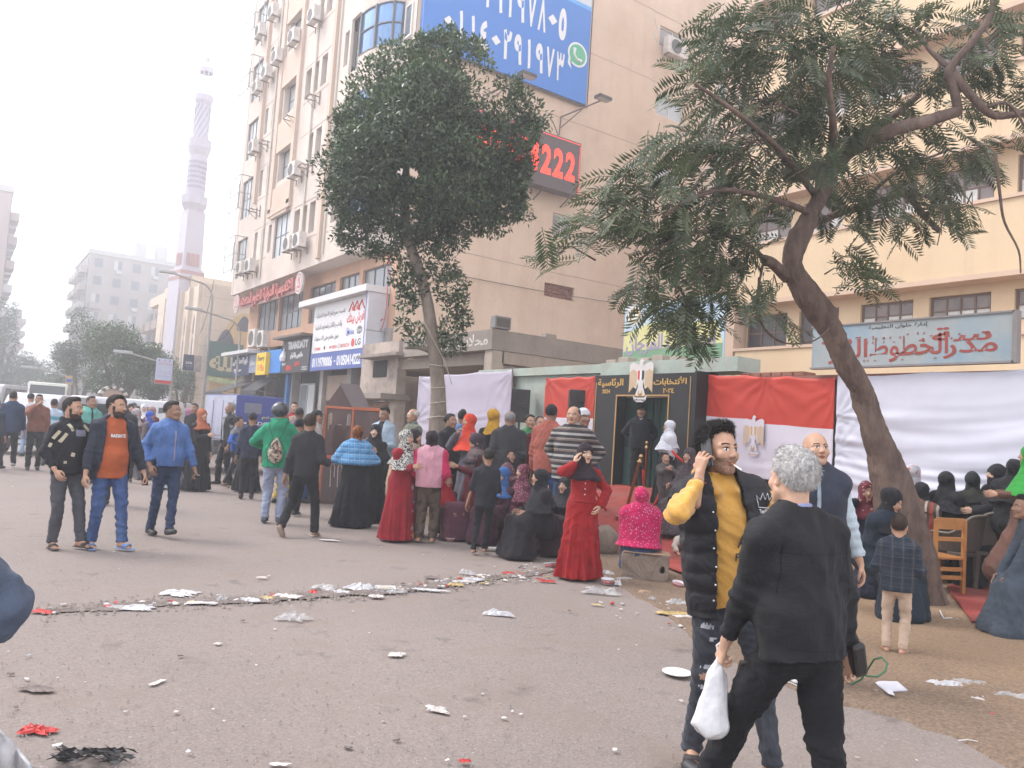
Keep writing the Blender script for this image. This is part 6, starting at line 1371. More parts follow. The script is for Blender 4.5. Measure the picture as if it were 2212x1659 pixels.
 keep=~(((uu-880)/26)**2+((vv-370)/13)**2<1)&~(((uu-898)/15)**2+((vv-378)/12)**2<1)
 Pp,Nn=Pp[keep],Nn[keep];n=len(Pp)
 Dr=Nn*.6+rand_unit(n,rng)*.8+np.array([0,0,.15]);Nm=Nn*.5+rand_unit(n,rng)*.6+np.array([0,0,.6])
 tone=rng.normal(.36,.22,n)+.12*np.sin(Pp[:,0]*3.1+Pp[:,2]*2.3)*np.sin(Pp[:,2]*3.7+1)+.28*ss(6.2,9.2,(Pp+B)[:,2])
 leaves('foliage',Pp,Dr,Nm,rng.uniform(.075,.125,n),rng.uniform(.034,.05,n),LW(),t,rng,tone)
ficus_tree()
def spline(pts,r,k=4):
 """rounder path through the points with radii"""
 P=[np.array(p,float)for p in pts];P=[2*P[0]-P[1]]+P+[2*P[-1]-P[-2]];Rr=[r[0]]+list(r)+[r[-1]];out=[];ro=[]
 for i in range(1,len(P)-2):
  for j in range(k):
   t=j/k;out.append(.5*((2*P[i])+(-P[i-1]+P[i+1])*t+(2*P[i-1]-5*P[i]+4*P[i+1]-P[i+2])*t*t+(-P[i-1]+3*P[i]-3*P[i+1]+P[i+2])*t**3));ro.append(Rr[i]*(1-t)+Rr[i+1]*t)
 return out+[P[-2]],ro+[Rr[-2]]
def royal_tree():
 """spreading tree with feathery compound leaves, trunk leaning out of the pavement"""
 rng=np.random.default_rng(11);base=onZ(1992,1300,.02);D0=float((base-CAM)@_F);t=empty('feathery_tree',base,0,'leaning thick trunked tree with feathery compound leaves on the right','tree');B=base
 P=lambda u,v,dd=0:atD(u,v,D0+dd)-B
 bark=bark_mat('royal_bark',(.075,.050,.042),(.22,.155,.125),7);mb=MB()
 tr=[(1985,1335,0,.30),(1975,1270,0,.27),(1962,1200,0,.25),(1945,1120,0,.235),(1925,1040,0,.20),(1905,980,0,.175),(1880,900,0,.155),(1850,820,0,.145),(1812,750,0,.14),(1775,680,0,.14),(1735,625,0,.145),(1712,575,0,.13),(1722,520,0,.115),(1748,470,0,.11),(1775,415,0,.105),(1790,375,0,.10)]
 pts=[]
 for i,(u,v,dd,r)in enumerate(tr):pts.append(P(u,v,dd))
 pts[0][2]=-.1
 mb.tube(*spline(pts,[q[3]*(1.16 if i<5 else .95)for i,q in enumerate(tr)],6),28);trunk=mb.build('trunk',bark,t,True)
 sb=trunk.modifiers.new('sub','SUBSURF');sb.levels=1;sb.render_levels=1
 tx=bpy.data.textures.new('trunk_lumps','CLOUDS');tx.noise_scale=.5;tx.noise_depth=4;dm=trunk.modifiers.new('lumps','DISPLACE');dm.texture=tx;dm.strength=.11;dm.mid_level=.5;tx2=bpy.data.textures.new('trunk_ridges','CLOUDS');tx2.noise_scale=.09;tx2.noise_depth=3;dm=trunk.modifiers.new('ridges','DISPLACE');dm.texture=tx2;dm.strength=.038;dm.mid_level=.5
 ends=[]
 def limb(pp,r0,r1,n=8):
  q=[P(*p)for p in pp];r=[r0+(r1-r0)*(i/(len(q)-1))for i in range(len(q))]
  o=MB().tube(*spline(q,r,4),n+2).build('limb',bark,t,True)
 limb([(1790,378),(1760,372,-.1),(1720,380,-.2),(1700,383,-.25)],.085,.07,10)
 limb([(1785,385),(1830,330,-.3),(1880,305,-.5),(1930,280,-.6),(2000,262,-.6),(2070,240,-.5)],.09,.06)
 limb([(1740,372,0),(1800,345,.2),(1860,290,.4),(1930,250,.6),(1985,205,.6)],.06,.04)
 limb([(2070,240,-.5),(2060,190,-.5),(2050,150,-.5),(2100,90,-.5),(2140,30,-.4),(2160,-60,-.3)],.05,.035)
 limb([(2055,152,-.5),(2010,110,-.3),(1980,70,-.1),(1930,50,0)],.03,.015)
 limb([(2060,160,-.5),(2110,220,-.6),(2150,250,-.6),(2220,245,-.6),(2300,260,-.5)],.05,.03)
 limb([(2120,235,-.6),(2170,222,-.7),(2200,250,-.7),(2240,330,-.7)],.022,.012)
 limb([(1750,460),(1700,440,-.4),(1630,420,-.9),(1560,410,-1.2),(1490,430,-1.5),(1430,470,-1.6)],.04,.015)
 limb([(1735,500),(1790,470,.4),(1880,440,.8),(1960,420,1.0),(2040,430,1.2)],.05,.025)
 limb([(1850,452,.7),(1900,400,.9),(1960,360,1.1),(2060,320,1.3)],.03,.015)
 limb([(1700,600),(1670,570,-.2),(1650,560,-.3)],.07,.055)
 limb([(1655,562,-.3),(1600,520,-.7),(1520,500,-1.1),(1450,520,-1.4),(1380,560,-1.5)],.03,.01)
 limb([(1735,380),(1650,300,.5),(1600,230,.8),(1560,170,.9)],.04,.015)
 limb([(1790,375),(1800,280,-.8),(1790,180,-1.2),(1800,100,-1.4)],.05,.02)
 limb([(1760,420),(1690,330,-1.0),(1600,250,-1.6),(1500,180,-1.8)],.04,.015)
 limb([(1960,420,1.0),(2000,470,1.0),(2030,500,.9)],.045,.035)
 for pp,r in(([(1650,560,-.3),(1635,640,-.4),(1628,700,-.4),(1560,690,-.6)],.011),([(1640,600,-.4),(1640,680,-.5),(1660,720,-.5),(1700,742,-.4),(1760,735,-.3),(1800,700,-.2)],.012),([(2150,330,-.6),(2160,420,-.6),(2170,480,-.6),(2200,540,-.6),(2205,590,-.6)],.014),([(2040,440,0),(2035,480,0),(2025,530,0)],.01),([(1700,560),(1730,640,-.2),(1735,660,-.2)],.008)):
  limb(pp,r*1.3,r*.6,5)
 fr=[]
 def spray(u,v,r,n,dd=0,dr=.5,out=None):
  for k in range(int(n*.66)+1):
   a=rng.uniform(0,6.28);q=math.sqrt(rng.random())*r;fr.append((u+q*math.cos(a),v+q*math.sin(a)*.8,dd+rng.uniform(-dr,dr),out))
 for(u,v,r,n,dd,out)in((1250,505,50,16,-1.5,(-1,.2)),(1185,545,35,9,-1.6,(-1,.3)),(1330,480,70,34,-1.4,(-.9,.3)),(1420,450,80,44,-1.2,(-.6,.4)),(1300,410,50,16,-1.3,(-1,.2)),(1400,370,60,24,-1.2,(-.9,.3)),(1470,320,60,24,-1.2,(-1,.3)),(1520,400,90,52,-1.0,(-.5,.4)),(1450,560,70,36,-1.2,(-.6,.6)),(1520,600,80,40,-1.0,(-.3,.8)),(1580,520,90,54,-.7,(-.3,.6)),(1400,640,60,24,-1.1,(-.5,.7)),(1460,700,50,26,-1.0,(-.3,.9)),(1520,680,55,24,-.8,(.1,.9)),(1560,280,90,50,-.9,(-.8,.2)),(1520,180,80,42,-1.1,(-.9,.3)),(1600,110,90,46,-.9,(-.7,-.1)),(1680,60,90,42,-.7,(-.3,-.3)),(1680,180,110,66,-.6,(-.3,.3)),(1660,300,110,68,-.4,(-.4,.4)),(1640,420,90,50,-.4,(-.4,.5)),(1800,130,110,64,-.8,(.1,.1)),(1820,240,110,60,-.4,(.3,.3)),(1760,320,80,34,-.5,(0,.4)),(1900,60,90,44,-.3,(.3,-.2)),(1930,150,90,42,0,(.5,.2)),(1870,370,110,60,.3,(.4,.5)),(1960,300,90,40,.4,(.6,.4)),(1980,400,80,36,.6,(.5,.7)),(2060,60,80,32,0,(.4,0)),(2080,200,70,30,.2,(.7,.2)),(2170,60,80,26,-.2,(.6,.1)),(2160,160,70,24,-.3,(.7,.4)),(2060,340,80,34,.5,(.6,.5)),(2150,350,70,22,.1,(.5,.7)),(2080,460,55,18,.3,(.4,.9)),(1830,480,60,22,-.2,(.3,.8)),(1950,480,55,20,.2,(.2,.9)),(1840,590,50,18,-.4,(.8,.5)),(1900,610,28,8,-.5,(1,.5)),(1740,300,50,18,.5,(0,0)),(1500,500,70,30,-1.2,(-.7,.5)),(1590,640,45,16,-.7,(-.2,1)),(1500,745,30,8,-.9,(.2,.9)),(2220,230,80,26,0,(.6,.3)),(1560,60,60,18,-1.0,(-.6,-.3)),(1850,20,90,26,-.4,(0,-.4)),(1650,640,30,8,-.5,(0,1)),(1700,700,22,5,-.4,(.6,.5))):
  spray(u,v,r,n,dd,.55,out)
 Pl,Dl,Nl,Tl,Ll=[],[],[],[],[];st=MB()
 for(u,v,dd,out)in fr:
  p0=P(u,v,dd);ox,oy=out;an=math.atan2(oy,ox)+rng.normal()*.7;d=_RC*math.cos(an)-_UC*math.sin(an)*.75+_F*rng.normal()*.55;d=d/np.linalg.norm(d);Lf=rng.uniform(.30,.52);side=np.cross(d,np.array([0,0,1.0]));side /= np.linalg.norm(side)+1e-6
  nseg=11;tone=rng.normal(.42,.16);p=p0-d*Lf*.5;dirv=d+np.array([0,0,.28]);pts=[p.copy()]
  roll=rng.normal()*.5;upv=np.cross(side,dirv);sd=side*math.cos(roll)+upv*math.sin(roll)
  for i in range(nseg):
   dirv=dirv+np.array([0,0,-.085]);dn=dirv/np.linalg.norm(dirv);p=p+dn*Lf/nseg;pts.append(p.copy());f=math.sin(math.pi*(i+1.2)/(nseg+1.6))
   for s in(-1,1):
    Pl.append(p);Dl.append(sd*s*1.0+dn*.55+np.array([0,0,-.12])+rng.normal(size=3)*.06);Nl.append(np.cross(dn,sd));Tl.append(tone+rng.normal()*.07);Ll.append(.085+.055*f)
  st.tube([pts[0],pts[5],pts[-1]],[.0045,.0035,.002],3,cap=False)
 n=len(Pl);lm=leaf_mat('feather_leaf',[(.032,.050,.026),(.062,.088,.043),(.105,.135,.066),(.20,.23,.14)],.35,.28)
 leaves('foliage',np.array(Pl),np.array(Dl),np.array(Nl),np.array(Ll),np.array(Ll)*.20,lm,t,rng,np.array(Tl),.08)
 o=st.build('leaf_stalks',mat('stalk',(.10,.09,.05),.8),t);o['kind']='stuff'
 tw=MB();sel=rng.choice(len(fr),170,replace=False)
 for i in sel:
  u,v,dd,out=fr[i];a=P(u,v,dd);b=P(u-out[0]*90+rng.normal()*25,v-out[1]*60+30+rng.normal()*20,dd*.6);mid=(a+b)/2+np.array([0,0,.08])+rng.normal(size=3)*.05;tw.tube([b,mid,a],[.010,.007,.003],4,cap=False)
 o=tw.build('twigs',bark,t);o['kind']='stuff'
royal_tree()
def street_tree(u,v0,v1,w,Y,label,seed,tone=.4,n=5200,dens=1.0):
 """massed tree along the far street: spans picture heights v0 (top) to v1, width w, at distance Y"""
 rng=np.random.default_rng(seed);c=onY(u,(v0+v1)/2,Y);top=onY(u,v0,Y)[2];bot=max(2.0,onY(u,v1,Y)[2]);dep=float((c-CAM)@_F);rw=w/2*dep/FPX
 t=empty('street_tree',(c[0],Y,0),0,label,'tree','trees along the far street');bark=bark_mat('street_bark',(.09,.07,.055),(.17,.14,.11),5)
 h=(top+bot)/2;mb=MB();mb.tube([(0,0,0),(rng.normal()*.3,0,bot*.6),(rng.normal()*.4,0,h)],[.3,.24,.1],8)
 for k in range(4):a=rng.uniform(0,6.28);mb.tube([(0,0,bot*.6),(math.cos(a)*rw*.4,math.sin(a)*rw*.4,h*.8),(math.cos(a)*rw*.7,math.sin(a)*rw*.7,h*1.05)],[.14,.09,.04],6)
 mb.build('trunk',bark,t);blobs=[];per=[]
 for k in range(26):
  a=rng.uniform(0,6.28);q=math.sqrt(rng.random())*.72;z=rng.uniform(-1,1)*.7;r=rng.uniform(.22,.42);k_=math.sqrt(max(.1,1-z*z*.8));blobs.append(((math.cos(a)*q*rw*k_,math.sin(a)*q*rw*k_,h+z*(top-bot)/2),(r*rw,r*rw,r*(top-bot)*.42)));per.append(int(n*dens/26))
 Pp,Nn=clump_cloud(blobs,per,rng,.6);k=len(Pp);s=.14 if Y<80 else .26
 leaves('foliage',Pp,Nn*.5+rand_unit(k,rng),Nn+np.array([0,0,.5])+rand_unit(k,rng)*.5,s*rng.uniform(.8,1.4,k),s*.6,LW(),t,rng,rng.normal(tone,.2,k))
for a in((262,688,868,200,52,'broad dark tree in front of the mosque, behind the white van',21,.45,11000),(180,655,860,150,66,'tall tree with ragged crown left of the broad dark tree',22,.35,9000),(335,745,868,110,54,'low tree right beside the mosque wall behind the hanging banner',23,.4,6000),(62,760,868,110,118,'hazy tree in the middle of the far street',24,.4,5000),(120,800,870,100,95,'low hazy tree behind the ambulance',25,.35,4500),(15,800,872,70,130,'hazy tree at the left edge of the far street',26,.35,3500),(392,790,872,60,60,'small tree against the mosque corner',27,.4,2500),(8,640,860,55,105,'tall tree in front of the left apartment block',28,.3,3000)):
 street_tree(*a)
# ------------------------------------------------------------------ vehicles
def vehicle(name,label,pos,rz,L=4.6,W=1.75,H=1.95,col=(.55,.55,.56),kind='van',cat='van',stripe=None):
 """nose towards local +X"""
 t=empty(name,pos,rz,label,cat);paint=mat('paint_%s_%.2f'%(name,col[0]),col,.35,.05,1,.02,spec=.6,dirt=tuple(c*.75 for c in col),dscale=.9)
 if kind=='van':prof=[(-L/2,.35),(L/2-.05,.35),(L/2,.55),(L/2,.95),(L/2-.15,1.12),(L/2-.75,H-.12),(L/2-1.0,H),(-L/2+.15,H),(-L/2,H-.3)]
 elif kind=='ambulance':prof=[(-L/2,.4),(L/2-.05,.4),(L/2,.7),(L/2-.1,1.2),(L/2-.55,1.9),(L/2-.9,H),(-L/2+.1,H),(-L/2,H-.2)]
 else:prof=[(-L/2,.35),(L/2-.05,.35),(L/2,.65),(L/2-.2,.85),(L/2-1.1,.98),(L/2-1.8,H),(-L/2+1.0,H),(-L/2+.35,1.02),(-L/2,.95)]
 bm=bmesh.new();n=len(prof)
 a=[bm.verts.new((x,-W/2*(.93 if z>1.1 else 1),z))for x,z in prof];b=[bm.verts.new((x,W/2*(.93 if z>1.1 else 1),z))for x,z in prof]
 bm.faces.new(a[::-1]);bm.faces.new(b)
 for i in range(n):bm.faces.new((a[i],a[(i+1)%n],b[(i+1)%n],b[i]))
 bmesh.ops.recalc_face_normals(bm,faces=bm.faces);bmesh.ops.bevel(bm,geom=bm.edges[:],offset=.07,segments=3,affect='EDGES',profile=.6)
 me=bpy.data.meshes.new('body');bm.to_mesh(me);bm.free();me.materials.append(paint);o=bpy.data.objects.new('body',me);link(o,t)
 for p in me.polygons:p.use_smooth=True
 gl=mat('car_glass',(.035,.04,.045),.12,.2,1,0,spec=.7);bl=mat('car_black',(.025,.025,.027),.6,.1);ch=mat('car_chrome',(.5,.5,.5),.25,.05,metal=.8)
 def quad(nm,pts,m):mesh_obj(nm,pts,[tuple(range(len(pts)))],m,t)
 if kind in('van','ambulance'):
  y=W/2*.93+.012
  x0,x1,z0,z1=L/2-.82,L/2-.2,1.16,H-.22
  mb=MB();w=W/2*.86;mb.add([(x1+.045,-w,z0+.02),(x1+.045,w,z0+.02),(x0+.03,w*.95,z1+.06),(x0+.03,-w*.95,z1+.06)],[(0,1,2,3)]);mb.build('windscreen',gl,t)
  xs=[L/2-1.0,L/2-1.75,L/2-2.6,-L/2+.85,-L/2+.2]if kind=='van' else[L/2-.9,L/2-1.5]
  for s in(-1,1):
   for i in range(len(xs)-1):a1,a0=xs[i]-.05,xs[i+1]+.05;sl=.28 if i==0 else 0;quad('side_window',[(a0,s*y,1.18),(a1+sl,s*y,1.18),(a1,s*y,H-.25),(a0,s*y,H-.25)],gl)
  mb=MB();mb.add([(-L/2-.012,-w*.9,1.2),(-L/2-.012,w*.9,1.2),(-L/2-.012+.1,w*.85,H-.35),(-L/2+.09,-w*.85,H-.35)],[(0,1,2,3)]);mb.build('rear_window',gl,t)
 else:
  y=W/2*.93+.01
  mb=MB();w=W/2*.82;mb.add([(L/2-1.14,-w,1.0),(L/2-1.14,w,1.0),(L/2-1.74,w*.9,H-.07),(L/2-1.74,-w*.9,H-.07)],[(0,1,2,3)]);o=mb.build('windscreen',gl,t);o.location.z=.03
  for s in(-1,1):quad('side_window',[(L/2-1.35,s*y,1.03),(L/2-1.8,s*y,H-.12),(-L/2+1.1,s*y,H-.12),(-L/2+.6,s*y,1.03)],gl)
 mb=MB();mb.bbox((L/2-.06,-W/2+.06,.32),(L/2+.10,W/2-.06,.52),.04);mb.build('bumper',bl if kind=='van' else ch,t);mb=MB();mb.bbox((-L/2-.10,-W/2+.06,.32),(-L/2+.06,W/2-.06,.52),.04);mb.build('bumper',bl,t)
 mb=MB();mb.box((L/2-.02,-W*.33,.60),(L/2+.02,W*.33,.88));mb.build('grille',bl,t)
 for s in(-1,1):
  o=MB().lathe([(0,0),(.13,0),(.12,.04),(0,.05)],n=14).build('headlight',mat('lamp_glass',(.6,.6,.58),.1,.05,spec=.8),t);o.rotation_euler=(0,R(90),0);o.location=(L/2-.01,s*W*.38,.76)
  o=MB().box((-L/2-.03,s*W*.42-.07,.75),(-L/2,s*W*.42+.07,1.1)).build('tail_light',mat('tail_red',(.35,.02,.02),.3),t)
  mb=MB();mb.bbox((L/2-.75,s*(W/2+.02)-(.0),1.15),(L/2-.62,s*(W/2+.02)+s*.2,1.38),.02)if s>0 else mb.bbox((L/2-.75,-W/2-.22,1.15),(L/2-.62,-W/2-.02,1.38),.02);mb.build('mirror',bl,t)
  for x in(L/2-.85,-L/2+.85):
   w=MB().lathe([(.0,-.1),(.26,-.1),(.33,-.07),(.34,0),(.33,.07),(.26,.1),(0,.1)],n=20).build('wheel',mat('tyre',(.025,.025,.025),.85,.2),t);w.rotation_euler=(R(90),0,0);w.location=(x,s*(W/2-.08),.34)
   MB().lathe([(0,-.115),(.19,-.11),(.19,.11),(0,.115)],n=14).build('rim',mat('rim_grey',(.3,.3,.3),.4,.1,metal=.5),w)
 quad('number_plate',[(L/2+.105,-.22,.36),(L/2+.105,.22,.36),(L/2+.105,.22,.48),(L/2+.105,-.22,.48)],mat('plate',(.5,.5,.5)))
 return t
def gpos(u,Y):d=ray(u,880);p=CAM+d*(Y/d[1]);return(float(p[0]),float(Y),0)
v=vehicle('minibus','white minibus with round front emblem and people passing in front of it',gpos(262,33),R(150),4.9,1.75,2.02,(.60,.60,.62))
o=MB().lathe([(0,0),(.21,0),(.21,.03),(0,.04)],n=20).build('emblem',mat('emblem_chrome',(.55,.52,.40),.3,.1,metal=.6),v);o.rotation_euler=(0,R(90),0);o.location=(2.47,0,.98)
o=MB().lathe([(.0,0),(.17,0),(.17,.045),(0,.05)],n=20).build('emblem_disc',mat('emblem_blue',(.06,.09,.2),.4),v);o.rotation_euler=(0,R(90),0);o.location=(2.475,0,.98)
text('V',mat('emblem_chrome',(.55,.52,.40)),lambda a,b,c:(2.53+c,a,.98+b),-.09,.09,-.12,.12,v,.05)
vehicle('minibus','silver grey minibus seen head on behind the man in the brown jacket',gpos(112,31),R(246),4.7,1.7,1.95,(.42,.42,.44))
vehicle('minibus','second white van further up the street left of the white minibus',gpos(165,44),R(185),4.6,1.7,1.95,(.58,.58,.58))
vehicle('car','white car partly out of frame at the left edge',gpos(2,38),R(215),4.3,1.7,1.5,(.58,.58,.58),'car','car')
vehicle('car','dark grey curved roofed car right of the white minibus',gpos(428,38),R(165),4.3,1.7,1.52,(.10,.10,.11),'car','car')
vehicle('minibus','red minibus at the far left of the street',gpos(2,62),R(240),4.6,1.8,2.7,(.42,.07,.05))
a=vehicle('ambulance','pale van with yellow lettered panel above the other traffic',gpos(104,50),R(262),5.2,1.95,2.75,(.60,.60,.52),'ambulance','ambulance')
mesh_obj('yellow_panel',[(2.52,-.8,1.35),(2.52,.8,1.35),(2.22,.78,1.75),(2.22,-.78,1.75)],[(0,1,2,3)],mat('panel_yellow',(.75,.68,.12),.5),a).location.x=.1
text('سلام المدينة',BLACKP(),lambda p,q,c:(2.66+c-q*.7,p,1.45+q),-.6,.6,0,.2,a,.02)
# ------------------------------------------------------------------ generator trailer
def trailer():
 d=22.5;p=atD(501,1000,d);t=empty('generator_trailer',(p[0],p[1],0),R(3),'blue boxed generator trailer with a big tyre parked by the shops','trailer')
 blue=mat('trailer_blue',(.045,.065,.26),.5,.08,1,.1,dirt=(.07,.08,.2),dscale=1);pale=mat('trailer_pale',(.36,.37,.46),.55,.1,1,.1,dirt=(.25,.24,.28))
 MB().bbox((0,0,.95),(1.35,2.9,2.27),.03).build('body',blue,t);MB().box((-.025,.04,.95),(-.005,2.85,2.24)).build('side_panel',pale,t)
 MB().box((-.6,-.1,.72),(1.4,3.0,.94)).build('chassis',mat('chassis_grey',(.07,.07,.08),.7,.2),t)
 for k in range(3):MB().box((-.045,.2+k*.9,1.05),(-.026,.95+k*.9,2.1)).build('door',pale,t)
 MB().box((.22,-.012,1.75),(.72,-.002,2.05)).build('plate',mat('plate_grey',(.17,.18,.24),.5,.1),t);MB().box((1.1,-.012,1.85),(1.25,-.002,2.1)).build('vent',mat('vent_grey',(.1,.1,.14)),t)
 Q=lambda a,b,c:(a,-.004-c,b);text('EDDGEN',WHITE(),Q,.35,1.25,1.42,1.52,t,.01);text('سلام',mat('panel_yellow',(.75,.68,.12)),Q,.75,1.15,1.6,1.7,t,.01);MB().box((.05,-.014,1.44),(.33,-.004,1.48)).build('stripe',WHITE(),t)
 MB().box((.35,-.015,1.1),(.6,-.005,1.3)).build('label',WHITE(),t);MB().box((.7,-.015,1.02),(.85,-.005,1.2)).build('label',mat('panel_yellow',(.75,.68,.12)),t)
 for x in(-.83,1.55):
  w=MB().lathe([(.0,-.13),(.30,-.14),(.42,-.13),(.455,-.07),(.46,0),(.455,.07),(.42,.13),(.3,.14),(0,.13)],n=26).build('wheel',mat('tyre_grey',(.045,.043,.045),.85,.2,8,.4),t);w.rotation_euler=(0,R(90),R(12));w.location=(x,.35,.46)
  MB().lathe([(0,-.15),(.22,-.145),(.22,.145),(0,.15)],n=16).build('rim',mat('chassis_grey',(.07,.07,.08)),w)
  for k in range(20):a=2*math.pi*k/20;MB().box((.445,-.03,-.11),(.475,.03,.11),M=Matrix.Rotation(a,4,'Z')).build('tread',mat('tyre_grey',(.045,.043,.045)),w)
 MB().tube([(.4,-.1,.85),(.4,-1.1,.6),(.4,-1.5,.55)],.05,6).build('drawbar',mat('chassis_grey',(.07,.07,.08)),t);MB().box((-.62,-.3,.55),(-.25,.2,.75)).build('mudguard',mat('chassis_grey',(.07,.07,.08)),t)
trailer()
# ------------------------------------------------------------------ puppet kiosk like a little castle
def kiosk():
 d=16.0;p=atD(748,1055,d);t=empty('puppet_kiosk',(p[0],p[1],0),R(-28),'brown wooden puppet booth with gable roof and orange framed opening','kiosk')
 br=mat('kiosk_brown',(.10,.062,.058),.7,.15,2,.3,dirt=(.15,.10,.09),dscale=1.2);orr=mat('kiosk_orange',(.42,.12,.055),.6,.12,3,.2);rf=mat('kiosk_roof',(.17,.14,.135),.85,.1,1.5,.3)
 def face(x0,x1,z0,z1,arches,name,th=.05,y=0):
  Pq=lambda a,b,c:(a,y-c,b)
  g=MB();A=26
  xs=sorted(set([x0,x1]+[a0+(a1-a0)*k/A for(a0,a1,b0,b1)in arches for k in range(A+1)]))
  for i in range(len(xs)-1):
   xa,xb=xs[i],xs[i+1];xm=(xa+xb)/2;cuts=[]
   for(a0,a1,b0,b1)in arches:
    if a0<xm<a1:w=(a1-a0)/2;u=abs(xm-(a0+a1)/2)/w;r=min(w,b1-b0);top=b1-r+r*math.sqrt(max(0,1-u*u));cuts.append((b0,top))
   cuts.sort();z=z0
   for(b0,tp)in cuts:
    if b0>z:g.box((xa,y,z),(xb+.0,y+th,b0))
    z=max(z,tp)
   if z1>z:g.box((xa,y,z),(xb,y+th,z1))
  return g.build(name,br,t)
 face(-.72,0,0.0,1.95,[(-.50,-.14,1.05,1.62),(-.66,-.54,1.5,1.85),(-.13,-.03,1.5,1.85)],'left_face')
 face(.04,1.0,0.0,1.93,[(.22,.82,.95,1.38)],'front_panel')
 for a,b in(((.0,-.03,0),(.06,.06,2.0)),((.96,-.03,.0),(1.03,.06,2.0)),((.06,-.03,1.93),(.96,.06,2.0)),((-.74,-.02,1.93),(0,.06,1.98)),((-.76,-.02,0),(-.70,.06,1.95)),((-.76,-.12,.92),(-.35,.02,.98))):MB().bbox(a,b,.008).build('orange_frame',orr,t)
 mb=MB();mb.add([(-.74,0,2.0),(0,0,2.0),(-.40,.05,2.42)],[(0,1,2)]);mb.build('gable',br,t);MB().add([(-.74,.8,2.0),(0,.8,2.0),(-.40,.75,2.42)],[(0,2,1)]).build('gable',br,t)
 mb=MB();mb.add([(-.02,-.03,1.98),(-.43,.0,2.46),(.12,.0,2.46),(.50,-.03,1.98),(-.02,.02,1.98),(-.43,.05,2.46),(.12,.05,2.46),(.50,.02,1.98)],[(0,3,2,1),(4,5,6,7),(0,1,5,4),(1,2,6,5),(2,3,7,6),(3,0,4,7)]);mb.build('roof_board',rf,t)
 for k in range(6):MB().box((-.72+k*.12,-.012,.05),(-.715+k*.12+.1,0,.9)).build('plank',mat('kiosk_plank',(.12,.085,.08),.75,.2,3,.4),t)
 for k in range(2):mb=MB();mb.tube([(-.45+k*.2,-.03,.35),(-.47+k*.2,-.03,.75),(-.42+k*.2,-.03,.85),(-.36+k*.2,-.03,.75),(-.36+k*.2,-.03,.55)],.012,5);mb.build('wire_handle',mat('ac_casing',(.62,.58,.54)),t)
 mb=MB();mb.tube([(.22+.6*k/16,-.02,1.08+.30*math.sin(math.pi*k/16))for k in range(17)],.018,5);mb.build('arch_trim',mat('arch_trim',(.3,.24,.21),.5),t)
 MB().box((-.72,.75,0),(.98,.8,1.6)).build('back_panel',br,t);t.scale.x=.72
kiosk()
# ------------------------------------------------------------------ poles and hanging signs
def lamp_post(u,Y,top_v,label,arm=-1,heads=1,r=.06):
 g=gpos(u,Y);topz=onY(u,top_v,Y)[2];t=empty('street_lamp',g,0,label,'street lamp','street lamps');m=mat('pole_grey',(.33,.31,.30),.6,.12,2,.2,dirt=(.22,.18,.16));pts=[(0,0,0),(0,0,topz-.9)]
 for k in range(1,7):a=R(90)*k/6;pts.append((arm*.9*(1-math.cos(a)),0,topz-.9+.9*math.sin(a)))
 pts.append((arm*2.2,0,topz+.25));MB().tube(pts,[r*1.3,r]+[r*.7]*7,10).build('pole',m,t)
 MB().bbox((arm*3.0 if arm<0 else 2.1,-.14,topz+.2),(arm*2.1 if arm<0 else 3.0,.14,topz+.36),.05).build('lamp_head',mat('lamp_head2',(.4,.4,.4),.4),t);MB().lathe([(r*2.2,0),(r*2.2,.3),(r*1.3,.9)],n=10).build('base',m,t);return t
lamp_post(366,46,782,'thin street lamp pole carrying the striped notice board',-1);lamp_post(437,48,610,'tall street lamp with curved arm in front of the mosque',-1,r=.075);lamp_post(505,44,690,'pole with mounted equipment between the mosque and the corner building',-1,r=.06);lamp_post(158,56,812,'distant street lamp pole left of the broad tree',-1,r=.07)
def board(name,label,u0,u1,v0,v1,Y,m,cat='sign'):
 a,b=onY(u0,v0,Y),onY(u1,v1,Y);t=empty(name,(b[0],Y,b[2]),0,label,cat);P=lambda x,z,c:(x-b[0]+a[0],-c,z);w,h=b[0]-a[0],a[2]-b[2]
 P=lambda x,z,c,w=w,h=h:((x-1)*w,-c-.03,z*h);MB().box((-w,-.03,0),(0,.03,h)).build('board',m,t);MB().box((-w-.03,-.028,-.04),(.03,.028,-.001)).build('frame',mat('pole_grey',(.33,.31,.30)),t);return t,P
t,P=board('notice_board','tall white election notice board with red and blue lines on a lamp post',339,369,773,830,45.7,mat('board_lilac',(.50,.52,.66),.5,.05))
flat('red_footer',P,[(0,0),(1,0),(1,.13),(0,.13)],REDP(),t)
for k,(z,m)in enumerate(((.80,REDP()),(.73,REDP()),(.62,mat('line_grey',(.3,.32,.4))),(.53,mat('line_yellow',(.55,.5,.2))),(.44,BLUEP()),(.36,REDP()),(.27,BLUEP()),(.19,mat('line_grey',(.3,.32,.4))))):text('الهيئة الوطنية للانتخابات' if k<2 else 'لجنة انتخابية رقم مدرسة',m,P,.08,.92,z,z+.045,t,.02)
for x in(.15,.5,.8):flat('crest',P,circ(x,.92,.05,10,.5),BLACKP()if x!=.5 else REDP(),t)
t,P=board('advert_board','dark navy advert board with twenty five percent offer on the tall lamp post',397,433,765,803,47.6,mat('board_navy',(.045,.055,.10),.5,.1));flat('picture',P,[(.6,0),(1,0),(1,1),(.58,1)],mat('advert_picture',(.32,.27,.24),.5,.5,4),t,.003);text('25%',WHITE(),P,.12,.48,.42,.56,t,.02);text('لفترة محدودة',WHITE(),P,.12,.5,.25,.33,t)
t,P=board('advert_board','small orange and blue advert board on the distant lamp post',142,155,811,832,55.7,mat('board_orange',(.50,.35,.18),.5,.1));flat('picture',P,[(.1,.3),(.9,.3),(.9,.65),(.1,.65)],BLUEP(),t)
